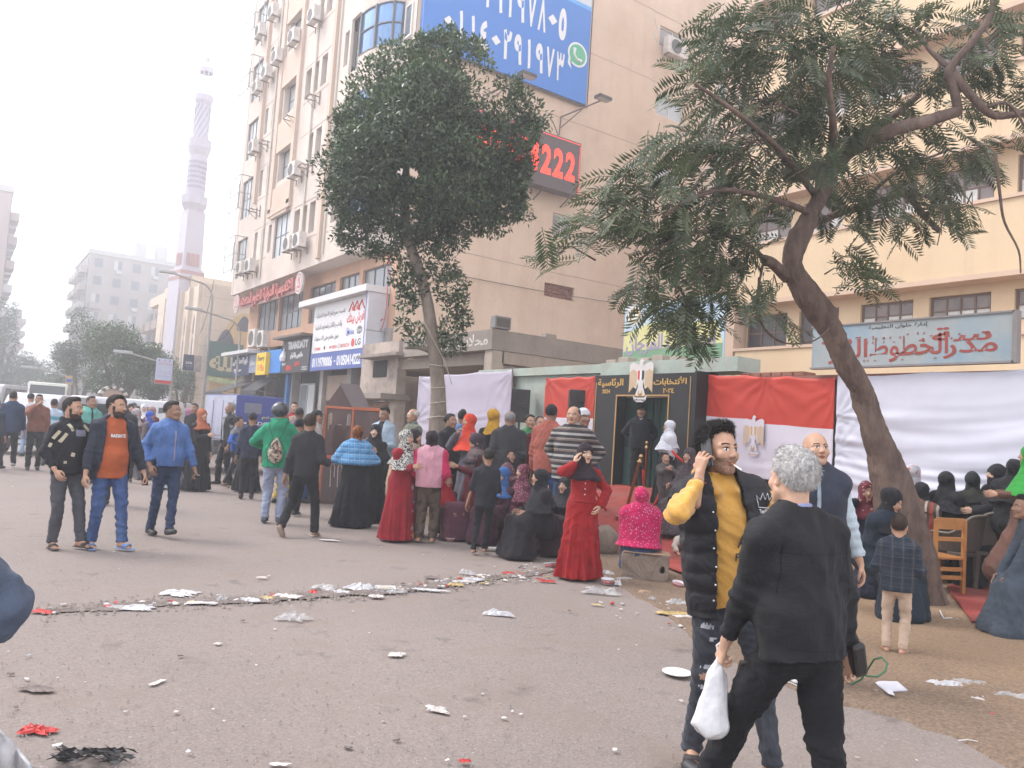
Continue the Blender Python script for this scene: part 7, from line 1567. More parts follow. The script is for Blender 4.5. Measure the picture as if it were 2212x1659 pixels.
def awning(label,u,Y,z,w,d,col):
 g=gpos(u,Y);t=empty('awning',(g[0],Y,z),R(-90),label,'awning');c=mat('awning_cloth_%.2f'%col[0],col,.8,.15,1.5,.2);MB().add([(-w/2,0,.75),(w/2,0,.75),(w/2,-d,0),(-w/2,-d,0),(-w/2,0,.72),(w/2,0,.72),(w/2,-d,-.03),(-w/2,-d,-.03)],[(0,1,2,3),(4,7,6,5),(0,3,7,4),(1,5,6,2),(3,2,6,7)]).build('cloth',c,t);MB().add([(-w/2,-d,0),(w/2,-d,0),(w/2,-d-.02,-.22),(-w/2,-d-.02,-.22)],[(0,1,2,3)]).build('valance',c,t);MB().tube([(-w/2,-d,0),(-w/2,0,-.1)],.02,5).tube([(w/2,-d,0),(w/2,0,-.1)],.02,5).build('arm',mat('bracket_steel',(.16,.12,.10)),t)
awning('dark grey cloth awning below the navy shop sign',535,44.5,2.9,3.6,1.9,(.05,.047,.047))
awning('second dark awning nearer the yellow light box',575,41.0,3.0,2.6,1.0,(.03,.03,.033))
def cable(label,a,b,sag,r=.012,col=(.05,.045,.045)):
 a,b=Vector(a),Vector(b);mb=MB();mb.tube([a.lerp(b,k/14)-Vector((0,0,sag*4*(k/14)*(1-k/14)))for k in range(15)],r,4);tag(mb.build('cable',mat('cable_dark',col,.7)),label,'cable')
cable('overhead cable from the tall lamp post to the mosque corner',(gpos(437,48)[0],48,9.5),(14,60,7.5),.7,.02);cable('overhead cable from the tall lamp post to the corner building',(gpos(437,48)[0],48,6.0),(12.6,46,7.0),.5,.02);cable('long cable drooping across the blank side wall behind the round tree',(13.6,27.12,7.9),(33,27.12,8.6),.25,.014);cable('thin vertical cable on the blank side wall edge of the billboard',(22.1,27.1,16.6),(22.1,27.1,27.5),0,.02)
mb=MB();mb.tube([(25.9,27.0,22.1),(26.0,26.9,21.7),(25.9,26.9,21.2),(26.15,26.9,20.8),(26.5,26.9,20.5),(26.1,27.0,19.9)],.03,6);tag(mb.build('cable',mat('cable_pale',(.5,.47,.44))),'pale looped cable beside the side wall air conditioner','cable')
mb=MB();mb.tube([(26.2,27.15,26.1),(26.3,26.6,25.9),(27.3,26.4,26.0),(28.2,26.5,25.7)],.05,6);tag(mb.build('pipe',mat('bracket_steel',(.16,.12,.10))),'short bent pipe sticking out near the top of the side wall','pipe')
# ------------------------------------------------------------------ loudspeakers
def speaker(label,u0,u1,v0,v1,D,stand=False):
 p=atD((u0+u1)/2,v1,D);z0=p[2];z1=atD((u0+u1)/2,v0,D)[2];w=(u1-u0)*D/FPX;t=empty('loudspeaker',(p[0],p[1],z0),R(-35),label,'loudspeaker');bk=mat('speaker_black',(.022,.02,.021),.6,.15,3,.2);h=z1-z0
 MB().bbox((-w/2,0,0),(w/2,w*.8,h),.02).build('cabinet',bk,t);MB().box((-w/2+.03,-.012,.04),(w/2-.03,-.001,h-.04)).build('grille',mat('speaker_grille',(.035,.031,.030),.8,.2,40,.6),t)
 for z,r in((h*.28,w*.36),(h*.72,w*.3)):o=MB().lathe([(r,0),(r*.98,.012),(r*.9,.006)],n=20).build('driver_ring',bk,t);o.rotation_euler=(R(90),0,0);o.location=(0,-.013,z)
 g=gz(p[0],p[1])-z0
 if stand:
  s=MB();s.tube([(0,w*.4,0),(0,w*.4,g+.3)],.025,8)
  for a in(90,210,330):s.tube([(0,w*.4,g+.75),(.45*math.cos(R(a)),w*.4+.45*math.sin(R(a)),g)],.015,6)
  s.build('stand',bk,t)
 else:MB().box((-w/2,.02,g),(w/2,w*.78,-.002)).build('cabinet',mat('speaker_black',(.022,.02,.021)),t)
 return t
speaker('black loudspeaker on a stand in front of the lilac sheet',1101,1142,840,912,19.0,True);speaker('larger black loudspeaker in front of the left flag',1228,1285,842,905,17.6)
# ------------------------------------------------------------------ rope barrier posts
brass=mat('brass',(.42,.25,.11),.25,.12,6,.05,metal=.85,spec=.5)
def stanchion(u,v,label,H=1.0,lean=(0,0)):
 q=onG(u,v);t=empty('rope_post',(q[0],q[1],gz(q[0],q[1])+.04),0,label,'rope post','brass rope barrier posts');MB().lathe([(.16,0),(.165,.015),(.12,.04),(.04,.06),(.03,.08)],n=20).build('base',brass,t,True)
 o=MB().lathe([(.028,.05),(.028,H-.12),(.045,H-.11),(.045,H-.06),(.028,H-.05),(.02,H-.03),(.035,H-.01),(.04,H+.02),(.03,H+.05),(.0,H+.06)],n=16).build('post',brass,t,True);t.rotation_euler=(R(lean[0]),R(lean[1]),0);return t
def rope(label,a,b,sag=.25,m=None):
 a,b=Vector(a),Vector(b);mb=MB();mb.tube([a.lerp(b,k/12)-Vector((0,0,sag*4*(k/12)*(1-k/12)))for k in range(13)],.022,8);tag(mb.build('rope',m or cloth('rope_red',(.45,.02,.015)),None,True),label,'rope','red barrier ropes')
s1=stanchion(1347,1127,'leaning brass rope post standing on the carpet before the gate',1.12,(3,14));s2=stanchion(1432,1070,'brass rope post right of the leaning one',1.0);s3=stanchion(1250,1115,'brass rope post just left of the woman in the red dress',1.05);s4=stanchion(1150,1090,'brass rope post behind the seated woman in the purple patterned scarf',1.05);s5=stanchion(1015,1090,'brass rope post behind the boy in black',1.05);s6=stanchion(1392,1058,'short brass post at the carpet edge beneath the guard',.9)
top=lambda s,z=.95:s.location+Vector((0,0,z))
rope('red rope hanging from the middle post down beside the red dress',top(s3,.95),top(s3,.1)+Vector((.35,-.35,0)),.05);rope('red rope slung between the posts behind the seated women',top(s3,.9),top(s4,.9),.35);rope('red rope drooping left of the seated women',top(s5),top(s4),.4);rope('red rope hanging off the leaning post',Vector(atD(1389,1015,14.6)),Vector(atD(1393,1080,14.6)),.02);rope('red rope draped from the post towards the toddler',Vector(atD(1437,1015,14.2)),Vector(atD(1413,1090,13.8)),.1);rope('red rope pulled by the toddler in grey',Vector(atD(1452,975,13.4)),Vector(atD(1515,1020,12.6)),.04)
# ------------------------------------------------------------------ block, stones, chairs
def blob(name,label,cat,pos,r,m,seed=0,flatz=.02,sub=3,amp=.12,rz=0):
 bm=bmesh.new();bmesh.ops.create_icosphere(bm,subdivisions=sub,radius=1)
 for v in bm.verts:n=1+amp*mnoise.noise(v.co*1.6+Vector((seed,0,0)))+amp*.5*mnoise.noise(v.co*4+Vector((seed,3,0)));v.co=Vector((v.co.x*n*r[0],v.co.y*n*r[1],max(v.co.z*n*r[2],-r[2]*.75)))
 me=bpy.data.meshes.new(name);bm.to_mesh(me);bm.free();me.materials.append(m);o=bpy.data.objects.new(name,me);COL.objects.link(o);o.location=(pos[0],pos[1],pos[2]+r[2]*.72);o.rotation_euler.z=rz
 for p in me.polygons:p.use_smooth=True
 return tag(o,label,cat)
stone=mat('kerb_stone',(.24,.185,.145),.95,.25,4,.8,.02,dirt=(.14,.10,.08),dscale=2.2)
q=onZ(1392,1255);t=empty('stone_block',(q[0],q[1],0),R(-35-9),'rough stone block with a hole on which the woman in the pink shawl sits','stone block')
g=G((-.33,-.02,-.02),(.34,.42,.36),.014);g.F[:]=1;X,Y,Z=g._pts((slice(None),)*3)
d=np.maximum(np.maximum(np.abs(X)-.275-.0*Z,np.abs(Y-.18)-.165),np.abs(Z-.155)-.15);g.F=(d-.012).astype(np.float32)+.006*np.sin(X*31+Y*9)*np.sin(Z*27+1);g.cone((.205,-.1,.15),(.205,.15,.13),.034,.03,.012,sub=True,sc=(.75,1,1.3));v_,f_=g.mesh();v_=folds(v_,f_,.006,26,3);mesh_obj('block',v_,f_,stone,t,None,True)
mesh_obj('cardboard',[(-.27,.0,.335),(.12,-.04,.332),(.30,.05,.322),(.28,.3,.33),(-.25,.3,.335)],[(0,1,2,3,4)],mat('cardboard',(.36,.24,.16),.9,.1,4,.2),t).modifiers.new('s','SOLIDIFY').thickness=.01
q=onG(1305,1195);blob('rock','brown rock lying beside the hem of the red dress','rock',(q[0],q[1],q[2]),(.22,.22,.24),stone,3)
def wood_chair():
 q=onG(2022,1281);t=empty('wooden_chair',(q[0],q[1],gz(q[0],q[1])),R(-35+12),'orange brown wooden school chair behind the leaning trunk','chair','chairs by the white sheet');w=mat('chair_wood',(.40,.17,.05),.45,.2,3,.2,dirt=(.25,.10,.04),dscale=2)
 for x,y,h in((-.2,-.2,.92),(.2,-.2,.92),(-.2,.2,.44),(.2,.2,.44)):MB().bbox((x-.022,y-.022,0),(x+.022,y+.022,h),.005).build('leg',w,t)
 MB().bbox((-.23,-.22,.44),(.23,.23,.47),.006).build('seat',w,t)
 for z,hh in((.66,.05),(.80,.14)):MB().bbox((-.2,-.215,z),(.2,-.19,z+hh),.004).build('back_slat',w,t)
 for z in(.2,.3):MB().bbox((-.2,-.21,z),(.2,-.19,z+.05),.004).build('stretcher',w,t);MB().bbox((-.2,.19,z),(.2,.21,z+.04),.004).build('stretcher',w,t)
wood_chair()
def bench():
 q=onG(1850,1255);t=empty('wooden_bench',(q[0],q[1],0),R(-35+20),'reddish wooden school bench mostly hidden behind the black jacket','bench');w=mat('bench_wood',(.22,.08,.035),.55,.2,3,.2)
 MB().bbox((-.45,-.2,.42),(.45,.18,.46),.006).build('seat',w,t);MB().bbox((-.45,-.22,.5),(.45,-.19,.85),.006).build('backrest',w,t)
 for x in(-.42,.42):MB().bbox((x-.02,-.22,0),(x+.02,.18,.42),.005).build('leg',w,t)
 MB().bbox((-.45,.12,.12),(.45,.16,.18),.004).build('stretcher',w,t);MB().bbox((-.45,-.2,.02),(.45,-.16,.1),.004).build('stretcher',w,t)
bench()
def tub_chair(u,v,rz,label,s=1.0):
 q=onG(u,v);t=empty('plastic_chair',(q[0],q[1],gz(q[0],q[1])),rz,label,'chair','chairs by the white sheet');m=mat('wicker_brown',(.085,.068,.055),.6,.2,40,.5,.004)
 V=[];F=[];n=22;hs=8
 for i in range(n+1):
  a=R(-200+220*i/n);x,y=.27*math.cos(a),.25*math.sin(a)+.02;bk=max(0,-math.sin(a));top=.62+.22*ss(.35,1,bk)
  for k in range(hs+1):f=k/hs;z=.40+(top-.40)*f;o_=1+.14*f;V.append((x*o_*s,y*o_*s-.04*f*bk,z*s))
 for i in range(n):
  for k in range(hs):q_=i*(hs+1)+k;F.append((q_,q_+hs+1,q_+hs+2,q_+1))
 o=mesh_obj('shell',V,F,m,t,None,True);o.modifiers.new('s','SOLIDIFY').thickness=.02
 rim=MB();rim.tube([V[i*(hs+1)+hs]for i in range(n+1)],.02,7);rim.build('rim',mat('wicker_rim',(.14,.12,.10),.6,.1),t,True)
 MB().bbox((-.26*s,-.24*s,.38*s),(.26*s,.28*s,.42*s),.012).build('seat',m,t)
 for x,y in((-.23,-.22),(.23,-.22),(-.23,.24),(.23,.24)):MB().tube([(x*s,y*s,.40*s),(x*1.15*s,y*1.15*s,0)],[.045,.028],8).build('leg',m,t)
tub_chair(2064,1268,R(-35+28),'brown wicker style plastic armchair next to the wooden chair',1.12);tub_chair(2122,1270,R(-35+5),'brown wicker style plastic armchair seen from behind at the right',1.18);tub_chair(2192,1268,R(-35-10),'brown wicker style plastic armchair cut by the right edge',1.05)
for k,(u,D)in enumerate(((1990,11.2),(2050,11.3),(2100,11.3),(2160,11.2),(2215,10.2),(1890,11.0))):pass
# ------------------------------------------------------------------ the people
C=cloth
def col(r,g,b):return sr(r,g,b)
BLK=lambda:C('cloth_black',(.014,.014,.017));BLKS=lambda:C('cloth_black_soft',(.022,.021,.025));NAVY=lambda:C('cloth_navy',(.022,.028,.05));GREY=lambda:C('cloth_grey',(.09,.09,.095));JEAN=lambda:C('denim_blue',(.035,.065,.16),'wash',(.09,.14,.26),5);JEAND=lambda:C('denim_dark',(.022,.034,.07),'wash',(.05,.07,.13),5);WHC=lambda:C('cloth_white',(.55,.55,.57));MAR=lambda:C('cloth_maroon',(.10,.012,.018));REDC=lambda:C('cloth_crimson',(.27,.012,.014));TAN=lambda:C('cloth_tan',(.42,.31,.22))
def stand(label,u,hv,fv=None,D=None,**k):
 q=onG(u,fv)if fv else atD(u,hv,D);d=float((np.array([q[0],q[1],CAMH])-CAM)@_F)if fv is None else float((q-CAM)@_F);g=gz(q[0],q[1])if k.get('elev')is None else k['elev']
 H=float(atD(u,hv,d)[2]-g);return person(label,pos=(q[0],q[1],g),H=k.pop('H',None)or H*1.0,**k)
def sit(label,u,hv,D,s=1.6,**k):
 q=atD(u,hv,D);g=gz(q[0],q[1]);sc=s/1.75;lean_=k.get('lean',0);seat=max(.02,q[2]-g-.93*sc*math.cos(R(lean_)));d=dict(rh=(.13,.34,(seat+.24)/sc),lh=(-.13,.34,(seat+.24)/sc),rf=(.13,.42,0),lf=(-.13,.42,0));d.update(k);return person(label,pos=(q[0],q[1],g),H=s,seat=seat,**d)
def box_on(J,name,a,b,M,m,bev=.006):
 """small thing held: built in the person's own frame"""
 mb=MB();mb.bbox(a,b,bev);o=mb.build(name,m);o.matrix_world=J['M']@M;return o
def decal(J,name,s,m,x0,x1,z0,z1,off=.012,back=False,flatpts=None):
 """print on the chest: projected onto the garment in front of it"""
 return None
def hold_phone(J,hand,label,rot=(0,0,0),off=(0,.0,.0),size=(.075,.011,.15)):
 p=J[hand]+np.array(off);M=Matrix.Translation(Vector(p))@Matrix.Rotation(R(rot[2]),4,'Z')@Matrix.Rotation(R(rot[0]),4,'X')@Matrix.Rotation(R(rot[1]),4,'Y')
 w,d,h=size;o=box_on(J,'phone',(-w/2,-d/2,-h/2),(w/2,d/2,h/2),M,mat('phone_black',(.02,.02,.022),.25,.05,spec=.6));return tag(o,label,'phone')
def patch_on(J,garment,pts3,m,name='patch',lift=.004):
 """cloth patch laid on a garment: local points dropped onto the mesh along +Y (front) or -Y (back)"""
 from mathutils.bvhtree import BVHTree
 me=garment.data;bv=BVHTree.FromPolygons([v.co for v in me.vertices],[tuple(p.vertices)for p in me.polygons]);V=[]
 for(x,z,sgn)in pts3:
  h=bv.ray_cast(Vector((x,sgn*1.2,z)),Vector((0,-sgn,0)))
  V.append((x,h[0].y+sgn*lift,z)if h[0]else None)
 return V
def print_on(J,garment,s,m,cx,cz,w,h,sgn=1,name='lettering',lift=.005,bold=.03,tilt=0):
 """lettering wrapped on a garment"""
 from mathutils.bvhtree import BVHTree
 me=garment.data;bv=BVHTree.FromPolygons([v.co for v in me.vertices],[tuple(p.vertices)for p in me.polygons])
 def P(a,b,c):
  x=cx-sgn*a;z=cz+b+tilt*a;hh=bv.ray_cast(Vector((x,sgn*1.2,z)),Vector((0,-sgn,0)));y=hh[0].y if hh[0]else 0
  return(x,y+sgn*(lift+c),z)
 return text(s,m,P,-w/2,w/2,-h/2,h/2,garment,bold,name=name)
def quad_on(J,garment,m,cx,cz,w,h,ang=0,sgn=1,name='patch',nx=6,lift=.006):
 from mathutils.bvhtree import BVHTree
 me=garment.data;bv=BVHTree.FromPolygons([v.co for v in me.vertices],[tuple(p.vertices)for p in me.polygons]);V=[];F=[];ca,sa=math.cos(R(ang)),math.sin(R(ang))
 for j in range(nx+1):
  for i in range(nx+1):
   a,b=(i/nx-.5)*w,(j/nx-.5)*h;x,z=cx+a*ca-b*sa,cz+a*sa+b*ca;hh=bv.ray_cast(Vector((x,sgn*1.2,z)),Vector((0,-sgn,0)));V.append((x,(hh[0].y if hh[0]else 0)+sgn*lift,z))
 for j in range(nx):
  for i in range(nx):q=j*(nx+1)+i;F.append((q,q+1,q+nx+2,q+nx+1))
 return mesh_obj(name,V,F,m,garment)
def child(J,name):
 for c in J['root'].children:
  if c.name.split('.')[0]==name:return c
# ---- foreground right: the man with the cigarette
Y_=C('hoodie_yellow',(.50,.265,.055),sheen=.3);VB=C('vest_black',(.016,.015,.018),rough=.6,sheen=.02)
J=stand('smoking young man in yellow hoodie and black padded vest, phone at his ear',1586,922,D=4.2,tilt=7.5,face=24,near=3,tone='tan',hair=('curly',None),beard=1,hy=18,hp=-2,fat=.3,shoulder=.014,top=dict(m=Y_,kind='hoodie',hem=-.10,t=.020),wear=[dict(m=VB,kind='vest',t=.050,hem=-.14,sleeves=False,open=.072,quilt=.10,collar=False)],legs=dict(m=C('jeans_ripped',(.034,.036,.045),'wash',(.11,.12,.14),6),w=.98,rip=True),feet=('slide',mat('slide_brown',(.05,.04,.038),.7),mat('slide_strap',(.035,.03,.03),.7)),rh=(.225,.11,1.465),rp=(.8,.5,-1),lh=(-.40,.06,1.10),lp=(-.9,-.5,0),lf=(-.20,.20,0),rf=(.12,-.06,0),rtoe=-18,ltoe=12,rcurl=.75,rback=(1,.55,.1),rdir=(-.16,-.12,1),head=(.97,1.0,1.03))
JC=J;ves=child(J,'vest');hd=child(J,'hoodie')
hc=J['headc'];MH=J['MH'];hs=J['hs']
M=Matrix.Translation(Vector(hc+MH@(np.array([.098,.022,-.028])*hs)))@Matrix(MH.tolist()).to_4x4()@Matrix.Rotation(R(24),4,'X')@Matrix.Rotation(R(-10),4,'Y')
tag(box_on(J,'phone',(-.006,-.037,-.08),(.006,.037,.08),M,mat('phone_black',(.02,.02,.022),.25,.05,spec=.6)),'black phone held to the ear of the man in the yellow hoodie','phone')
m0=hc+MH@(np.array([.004,.092,-.064])*hs);m1=m0+MH@np.array([-.006,.070,-.034]);mb=MB();mb.tube([m0,m0+(m1-m0)*.28],.0042,8);o=MB().tube([m0+(m1-m0)*.28,m1],.0042,8).build('paper',mat('cig_white',(.7,.68,.64),.8));f=mb.build('cigarette',mat('cig_filter',(.5,.24,.08),.8));o.parent=f;f.matrix_world=J['M'];tag(f,'cigarette between the lips of the man in the yellow hoodie','cigarette')
s_=J['s'];pel=J['pel']
wht=mat('print_white',(.6,.6,.62),.6);snap=mat('snap_pearl',(.75,.75,.75),.15,.02,spec=.8)
print_on(J,ves,'Two Man',wht,-.145,pel[2]+.395*s_,.075,.022,1)
for pts in(((-.195,.445),(-.188,.415),(-.105,.415),(-.098,.445)),((-.198,.44),(-.205,.475),(-.18,.452),(-.165,.487),(-.147,.455),(-.13,.487),(-.115,.452),(-.09,.475),(-.097,.44)),((-.193,.372),(-.100,.372)),((-.193,.364),(-.100,.364))):
 from mathutils.bvhtree import BVHTree
 bv=BVHTree.FromPolygons([v.co for v in ves.data.vertices],[tuple(p.vertices)for p in ves.data.polygons]);q=[]
 for(x,z)in pts:hh=bv.ray_cast(Vector((x,1.2,pel[2]+z*s_)),Vector((0,-1,0)));q.append((x,(hh[0].y if hh[0]else .15)+.004,pel[2]+z*s_))
 MB().tube(q,.0022,4).build('crown_stitch',wht,ves)
bv=BVHTree.FromPolygons([v.co for v in ves.data.vertices],[tuple(p.vertices)for p in ves.data.polygons])
for sx,zs in((-1,(.33,.20,.09,-.02,-.10)),(1,(.38,.29,.20,.11,.02,-.06))):
 for z in zs:
  for xx in np.arange(.03,.16,.004):
   hh=bv.ray_cast(Vector((sx*xx,1.2,pel[2]+z*s_)),Vector((0,-1,0)))
   if hh[0]and hh[0].y>.10:break
  hh=bv.ray_cast(Vector((sx*(xx+.014),1.2,pel[2]+z*s_)),Vector((0,-1,0)))
  if hh[0]:o=MB().lathe([(.0,0),(.008 if sx<0 else .005,0),(.007 if sx<0 else .004,.004),(0,.006)],n=12).build('snap_button',snap,ves);o.rotation_euler=(R(-90),0,0);o.location=hh[0]
hh=bv.ray_cast(Vector((-.165,1.2,pel[2]+.30*s_)),Vector((0,-1,0)));quad_on(J,ves,C('vest_flap',(.02,.019,.023),rough=.6,sheen=.02),-.155,pel[2]+.30*s_,.12,.045,0,1,'pocket_flap');o=MB().lathe([(0,0),(.008,0),(.007,.004),(0,.006)],n=12).build('snap_button',snap,ves);o.rotation_euler=(R(-90),0,0);o.location=hh[0]+Vector((0,.008,0))if hh[0]else(0,0,0)
print_on(J,hd,'A',BLACKP(),-.015,pel[2]+.24*s_,.05,.07,1);print_on(J,hd,'FTA',BLACKP(),-.02,pel[2]+.16*s_,.08,.04,1)
MB().tube([J['WR']+np.array([.036*math.cos(a),.030*math.sin(a),-.015+.006*math.sin(a*3)])for a in np.linspace(0,6.28,14)],.005,5).build('bracelet',mat('bracelet_red',(.20,.06,.04),.8),J['root'])
# ---- white haired man in black, seen from behind
JK=C('jacket_black',(.012,.012,.014),rough=.75,sheen=.03)
J=stand('white haired man in a black jacket carrying a white bag, seen from behind',1748,962,D=3.38,tilt=-4,face=222,near=3,tone='light',hair=('thin',HAIRW()),hy=-4,fat=.85,lean=5,shoulder=.012,H=1.655,top=dict(m=JK,kind='jacket',hem=-.085,t=.032),legs=dict(m=C('trousers_black',(.011,.011,.013),sheen=.02),w=1.28),feet=('shoe',mat('shoe_black',(.02,.02,.022),.5)),lh=(-.24,.24,.80),lp=(-.35,-.9,0),rh=(.26,-.02,.83),rp=(.4,-.9,0),lf=(-.16,.46,0),rf=(.08,-.20,0),ltoe=10,rtoe=0,lfp=-14,lcurl=1.0,rcurl=1.0)
JW=J;g_=child(J,'jacket');nk=J['neck'];MB().tube([nk+J['Mu']@np.array([.064*math.cos(a),.060*math.sin(a)-.008,.022-.012*math.sin(a)])for a in np.linspace(0,6.28,24)],.011,8).build('shirt_collar',C('collar_blue',(.26,.28,.46)),J['root'],True)
sm_=C('seam_black',(.006,.006,.007));pz=J['pel'][2]
quad_on(J,g_,sm_,0,pz+.36,.36,.004,0,-1,'seam',10,.0015);quad_on(J,g_,sm_,0,pz-.02,.30,.004,0,-1,'seam',10,.0015)
for sx in(-1,1):quad_on(J,g_,sm_,sx*.175,pz+.30,.004,.22,sx*4,-1,'seam',10,.0015)
# ---- bald man in a navy vest
J=stand('bald man in navy padded vest and pale shirt behind the white haired man',1764,934,D=5.9,face=14,near=3,tone='tan',hair=('none',None),hp=-8,hy=10,fat=.5,beard=0,top=dict(m=C('shirt_pale',(.40,.46,.50)),kind='shirt',hem=-.08,t=.028),wear=[dict(m=C('vest_navy',(.022,.026,.042),rough=.7),kind='vest',t=.048,hem=-.12,sleeves=False,open=.012)],legs=dict(m=NAVY(),w=1.1),feet=('sneaker',mat('sneaker_white',(.6,.6,.6),.6)),rh=(.30,.02,.78),lh=(-.34,.03,.80),seed=1)
# ---- boy in plaid from behind
stand('small boy in navy plaid jacket and tan trousers seen from behind by the leaning trunk',1933,1122,1413,face=176,near=2,tone='tan',child=True,hair=('short',HAIRB()),top=dict(m=C('plaid_navy',(.018,.026,.042),'plaid',(.045,.048,.055),75,col3=(.10,.10,.10)),kind='shirt',hem=-.12,t=.035),legs=dict(m=C('corduroy_tan',(.46,.34,.255)),w=1.1),feet=('slide',mat('slide_tan',(.35,.25,.18),.7),mat('slide_tan',(.35,.25,.18),.7)),rh=(.15,.20,1.05),lh=(-.15,.20,1.05),rp=(.5,-.8,0),lp=(-.5,-.8,0),rf=(.09,0,0),lf=(-.11,.02,0),rtoe=-25,ltoe=25)
# ---- elbow of a man at the left edge, very near
J=person('person in a blue grey wool jacket mostly outside the frame at the left edge',pos=tuple(atD(-368,1000,1.75)[:2]),H=1.72,face=150,near=3,tone='tan',hair=('short',None),top=dict(m=C('wool_bluegrey',(.075,.095,.14)),kind='coat',hem=-.05,t=.05),legs=dict(m=GREY()),rh=(.20,.30,1.12),rp=(1,-.7,-.2),lh=(-.2,.3,1.1),fat=.6,elev=0)
# ---- three men walking on the left
dj=C('jacket_navy',(.016,.020,.034),rough=.7,sheen=.05)
J1=stand('bearded man in a black patched sweatshirt and grey trousers, left of the three walking men',128,859,1182,face=28,near=2,tone='tan',hair=('short',None),beard=2,hy=32,fat=.35,top=dict(m=C('sweat_black',(.014,.014,.019)),kind='hoodie',hem=-.08,t=.026),legs=dict(m=C('trousers_grey',(.055,.055,.065)),w=1.12),feet=('slide',mat('slide_black',(.03,.028,.028),.7),mat('slide_black',(.03,.028,.028),.7)),rh=(.22,.14,.93),rp=(.4,-.8,0),lh=(-.27,.22,1.14),lp=(-.3,-.8,-.5),rf=(.12,.05,0),lf=(-.12,.22,0),rtoe=-12,ltoe=18)
g_=child(J1,'hoodie')
pt=mat('patch_cream',(.42,.38,.27),.8,.1,60)
for(x,z,w,h,a)in((.19,1.30,.035,.11,32),(.13,1.27,.035,.12,30),(.06,1.39,.03,.09,-30),(-.14,1.39,.035,.09,-40),(.03,1.08,.04,.045,15),(.10,.99,.03,.03,0)):quad_on(J1,g_,pt,x,z,w,h,a)
quad_on(J1,g_,mat('patch_grey',(.20,.20,.25),.8),-.055,1.33,.13,.075);quad_on(J1,g_,pt,.24,1.18,.03,.05,20)
J2=stand('bearded man in orange T-shirt and open navy jacket, middle of the three walkers',222,853,1184,face=20,near=2,tone='tan',hair=('short',None),beard=2,hy=36,fat=.85,top=dict(m=C('tshirt_rust',(.33,.075,.024)),kind='shirt',hem=-.13,t=.012,short=.9),wear=[dict(m=dj,kind='jacket',t=.034,hem=-.16,open=.105,collar=False)],legs=dict(m=JEAN(),w=1.12),feet=('slide',mat('slide_blue',(.14,.25,.46),.6),mat('slide_blue',(.14,.25,.46),.6)),rh=(.30,.10,.84),lh=(-.34,.10,.87),rf=(.13,-.02,0),lf=(-.12,.22,0),rtoe=-10,ltoe=22,lcurl=.9)
g_=child(J2,'shirt');print_on(J2,g_,'RADIATE',mat('print_white',(.6,.6,.62)),-.005,1.325,.165,.040,1,bold=.05)
hold_phone(J2,'WL','dark phone in the hand of the man in the orange T-shirt',(20,0,10),(-.01,.03,-.09))
J3=stand('man in a blue zip jacket and jeans looking right, right of the three walking men',348,866,1156,face=24,near=2,tone='brown',hair=('short',None),hy=34,fat=.5,top=dict(m=C('jacket_blue',(.065,.13,.31),rough=.75),kind='jacket',hem=-.03,t=.034),wear=[dict(m=C('shirt_blue_dark',(.05,.07,.16)),kind='shirt',hem=.2,t=.012,sleeves=False)],legs=dict(m=JEAND(),w=1.05),feet=('shoe',mat('shoe_black',(.02,.02,.022))),rh=(.24,.0,.93),rp=(.4,-.9,0),lh=(-.31,.16,.84),lp=(-.3,-.9,0),rf=(.10,-.12,0),lf=(.02,.26,0),lfp=-12,lcurl=1.1)
g_=child(J3,'jacket');quad_on(J3,g_,mat('zip_pink',(.42,.30,.30),.5),.0,1.20,.009,.40,2)
o=hold_phone(J3,'WL','dark wallet and keys in the hand of the man in the blue jacket',(70,0,0),(-.01,.05,-.09),(.07,.03,.11));
# ---- mid left background
stand('man in a dark blue jacket seen from behind, far left',30,846,D=19.5,face=172,near=1,hair=('short',None),top=dict(m=C('jacket_dkblue',(.028,.045,.09)),kind='jacket',hem=-.12,t=.04),legs=dict(m=BLKS(),w=1.1),fat=.6,feet=('shoe',mat('shoe_pale',(.35,.33,.32))),rf=(.1,.25,0),lf=(-.1,-.3,.1),lfp=30)
stand('man with a white plastic bag at the left frame edge',-6,866,D=18.5,face=150,near=1,tone='brown',hair=('short',None),top=dict(m=NAVY(),hem=-.1,t=.03),legs=dict(m=BLK()),rf=(.1,.3,0),lf=(-.1,-.3,0));
stand('person in white shirt and light jeans half hidden behind the dark blue jacket',68,850,D=24,face=160,near=0,hair=('cap',None,C('cap_dark',(.03,.03,.035))),top=dict(m=WHC(),kind='shirt',hem=-.05),legs=dict(m=C('denim_pale',(.22,.30,.42))))
stand('man in rust brown zip jacket raising a hand to his face by the grey minibus',86,852,D=19.5,face=5,near=1,tone='brown',hair=('short',None),top=dict(m=C('jacket_rust',(.17,.065,.042)),hem=-.05,t=.035),legs=dict(m=BLK(),w=1.1),rh=(.05,.24,1.5),rp=(.8,.2,-1))
stand('man in a white and turquoise top bending his head behind the walking men',117,862,D=21,face=170,near=1,tone='brown',hair=('short',None),lean=8,top=dict(m=C('top_turq',(.42,.50,.60)),kind='jacket',m2=C('top_turq2',(.06,.28,.36)),cuff='chest',hem=-.05),legs=dict(m=GREY()))
stand('man in a teal and black hoodie between the walking men',199,856,D=17,face=20,hy=20,near=1,tone='brown',hair=('short',None),top=dict(m=C('hoodie_teal',(.10,.30,.26)),kind='hoodie',m2=BLK(),cuff='front',hem=-.05,t=.03),legs=dict(m=BLK()))
stand('large man in dark grey seen from behind between the orange T-shirt and blue jacket',264,858,D=13.5,face=168,near=1,tone='dark',hair=('buzz',None),fat=.9,top=dict(m=C('jacket_dgrey',(.030,.030,.036)),hem=-.14,t=.04),legs=dict(m=BLKS(),w=1.1))
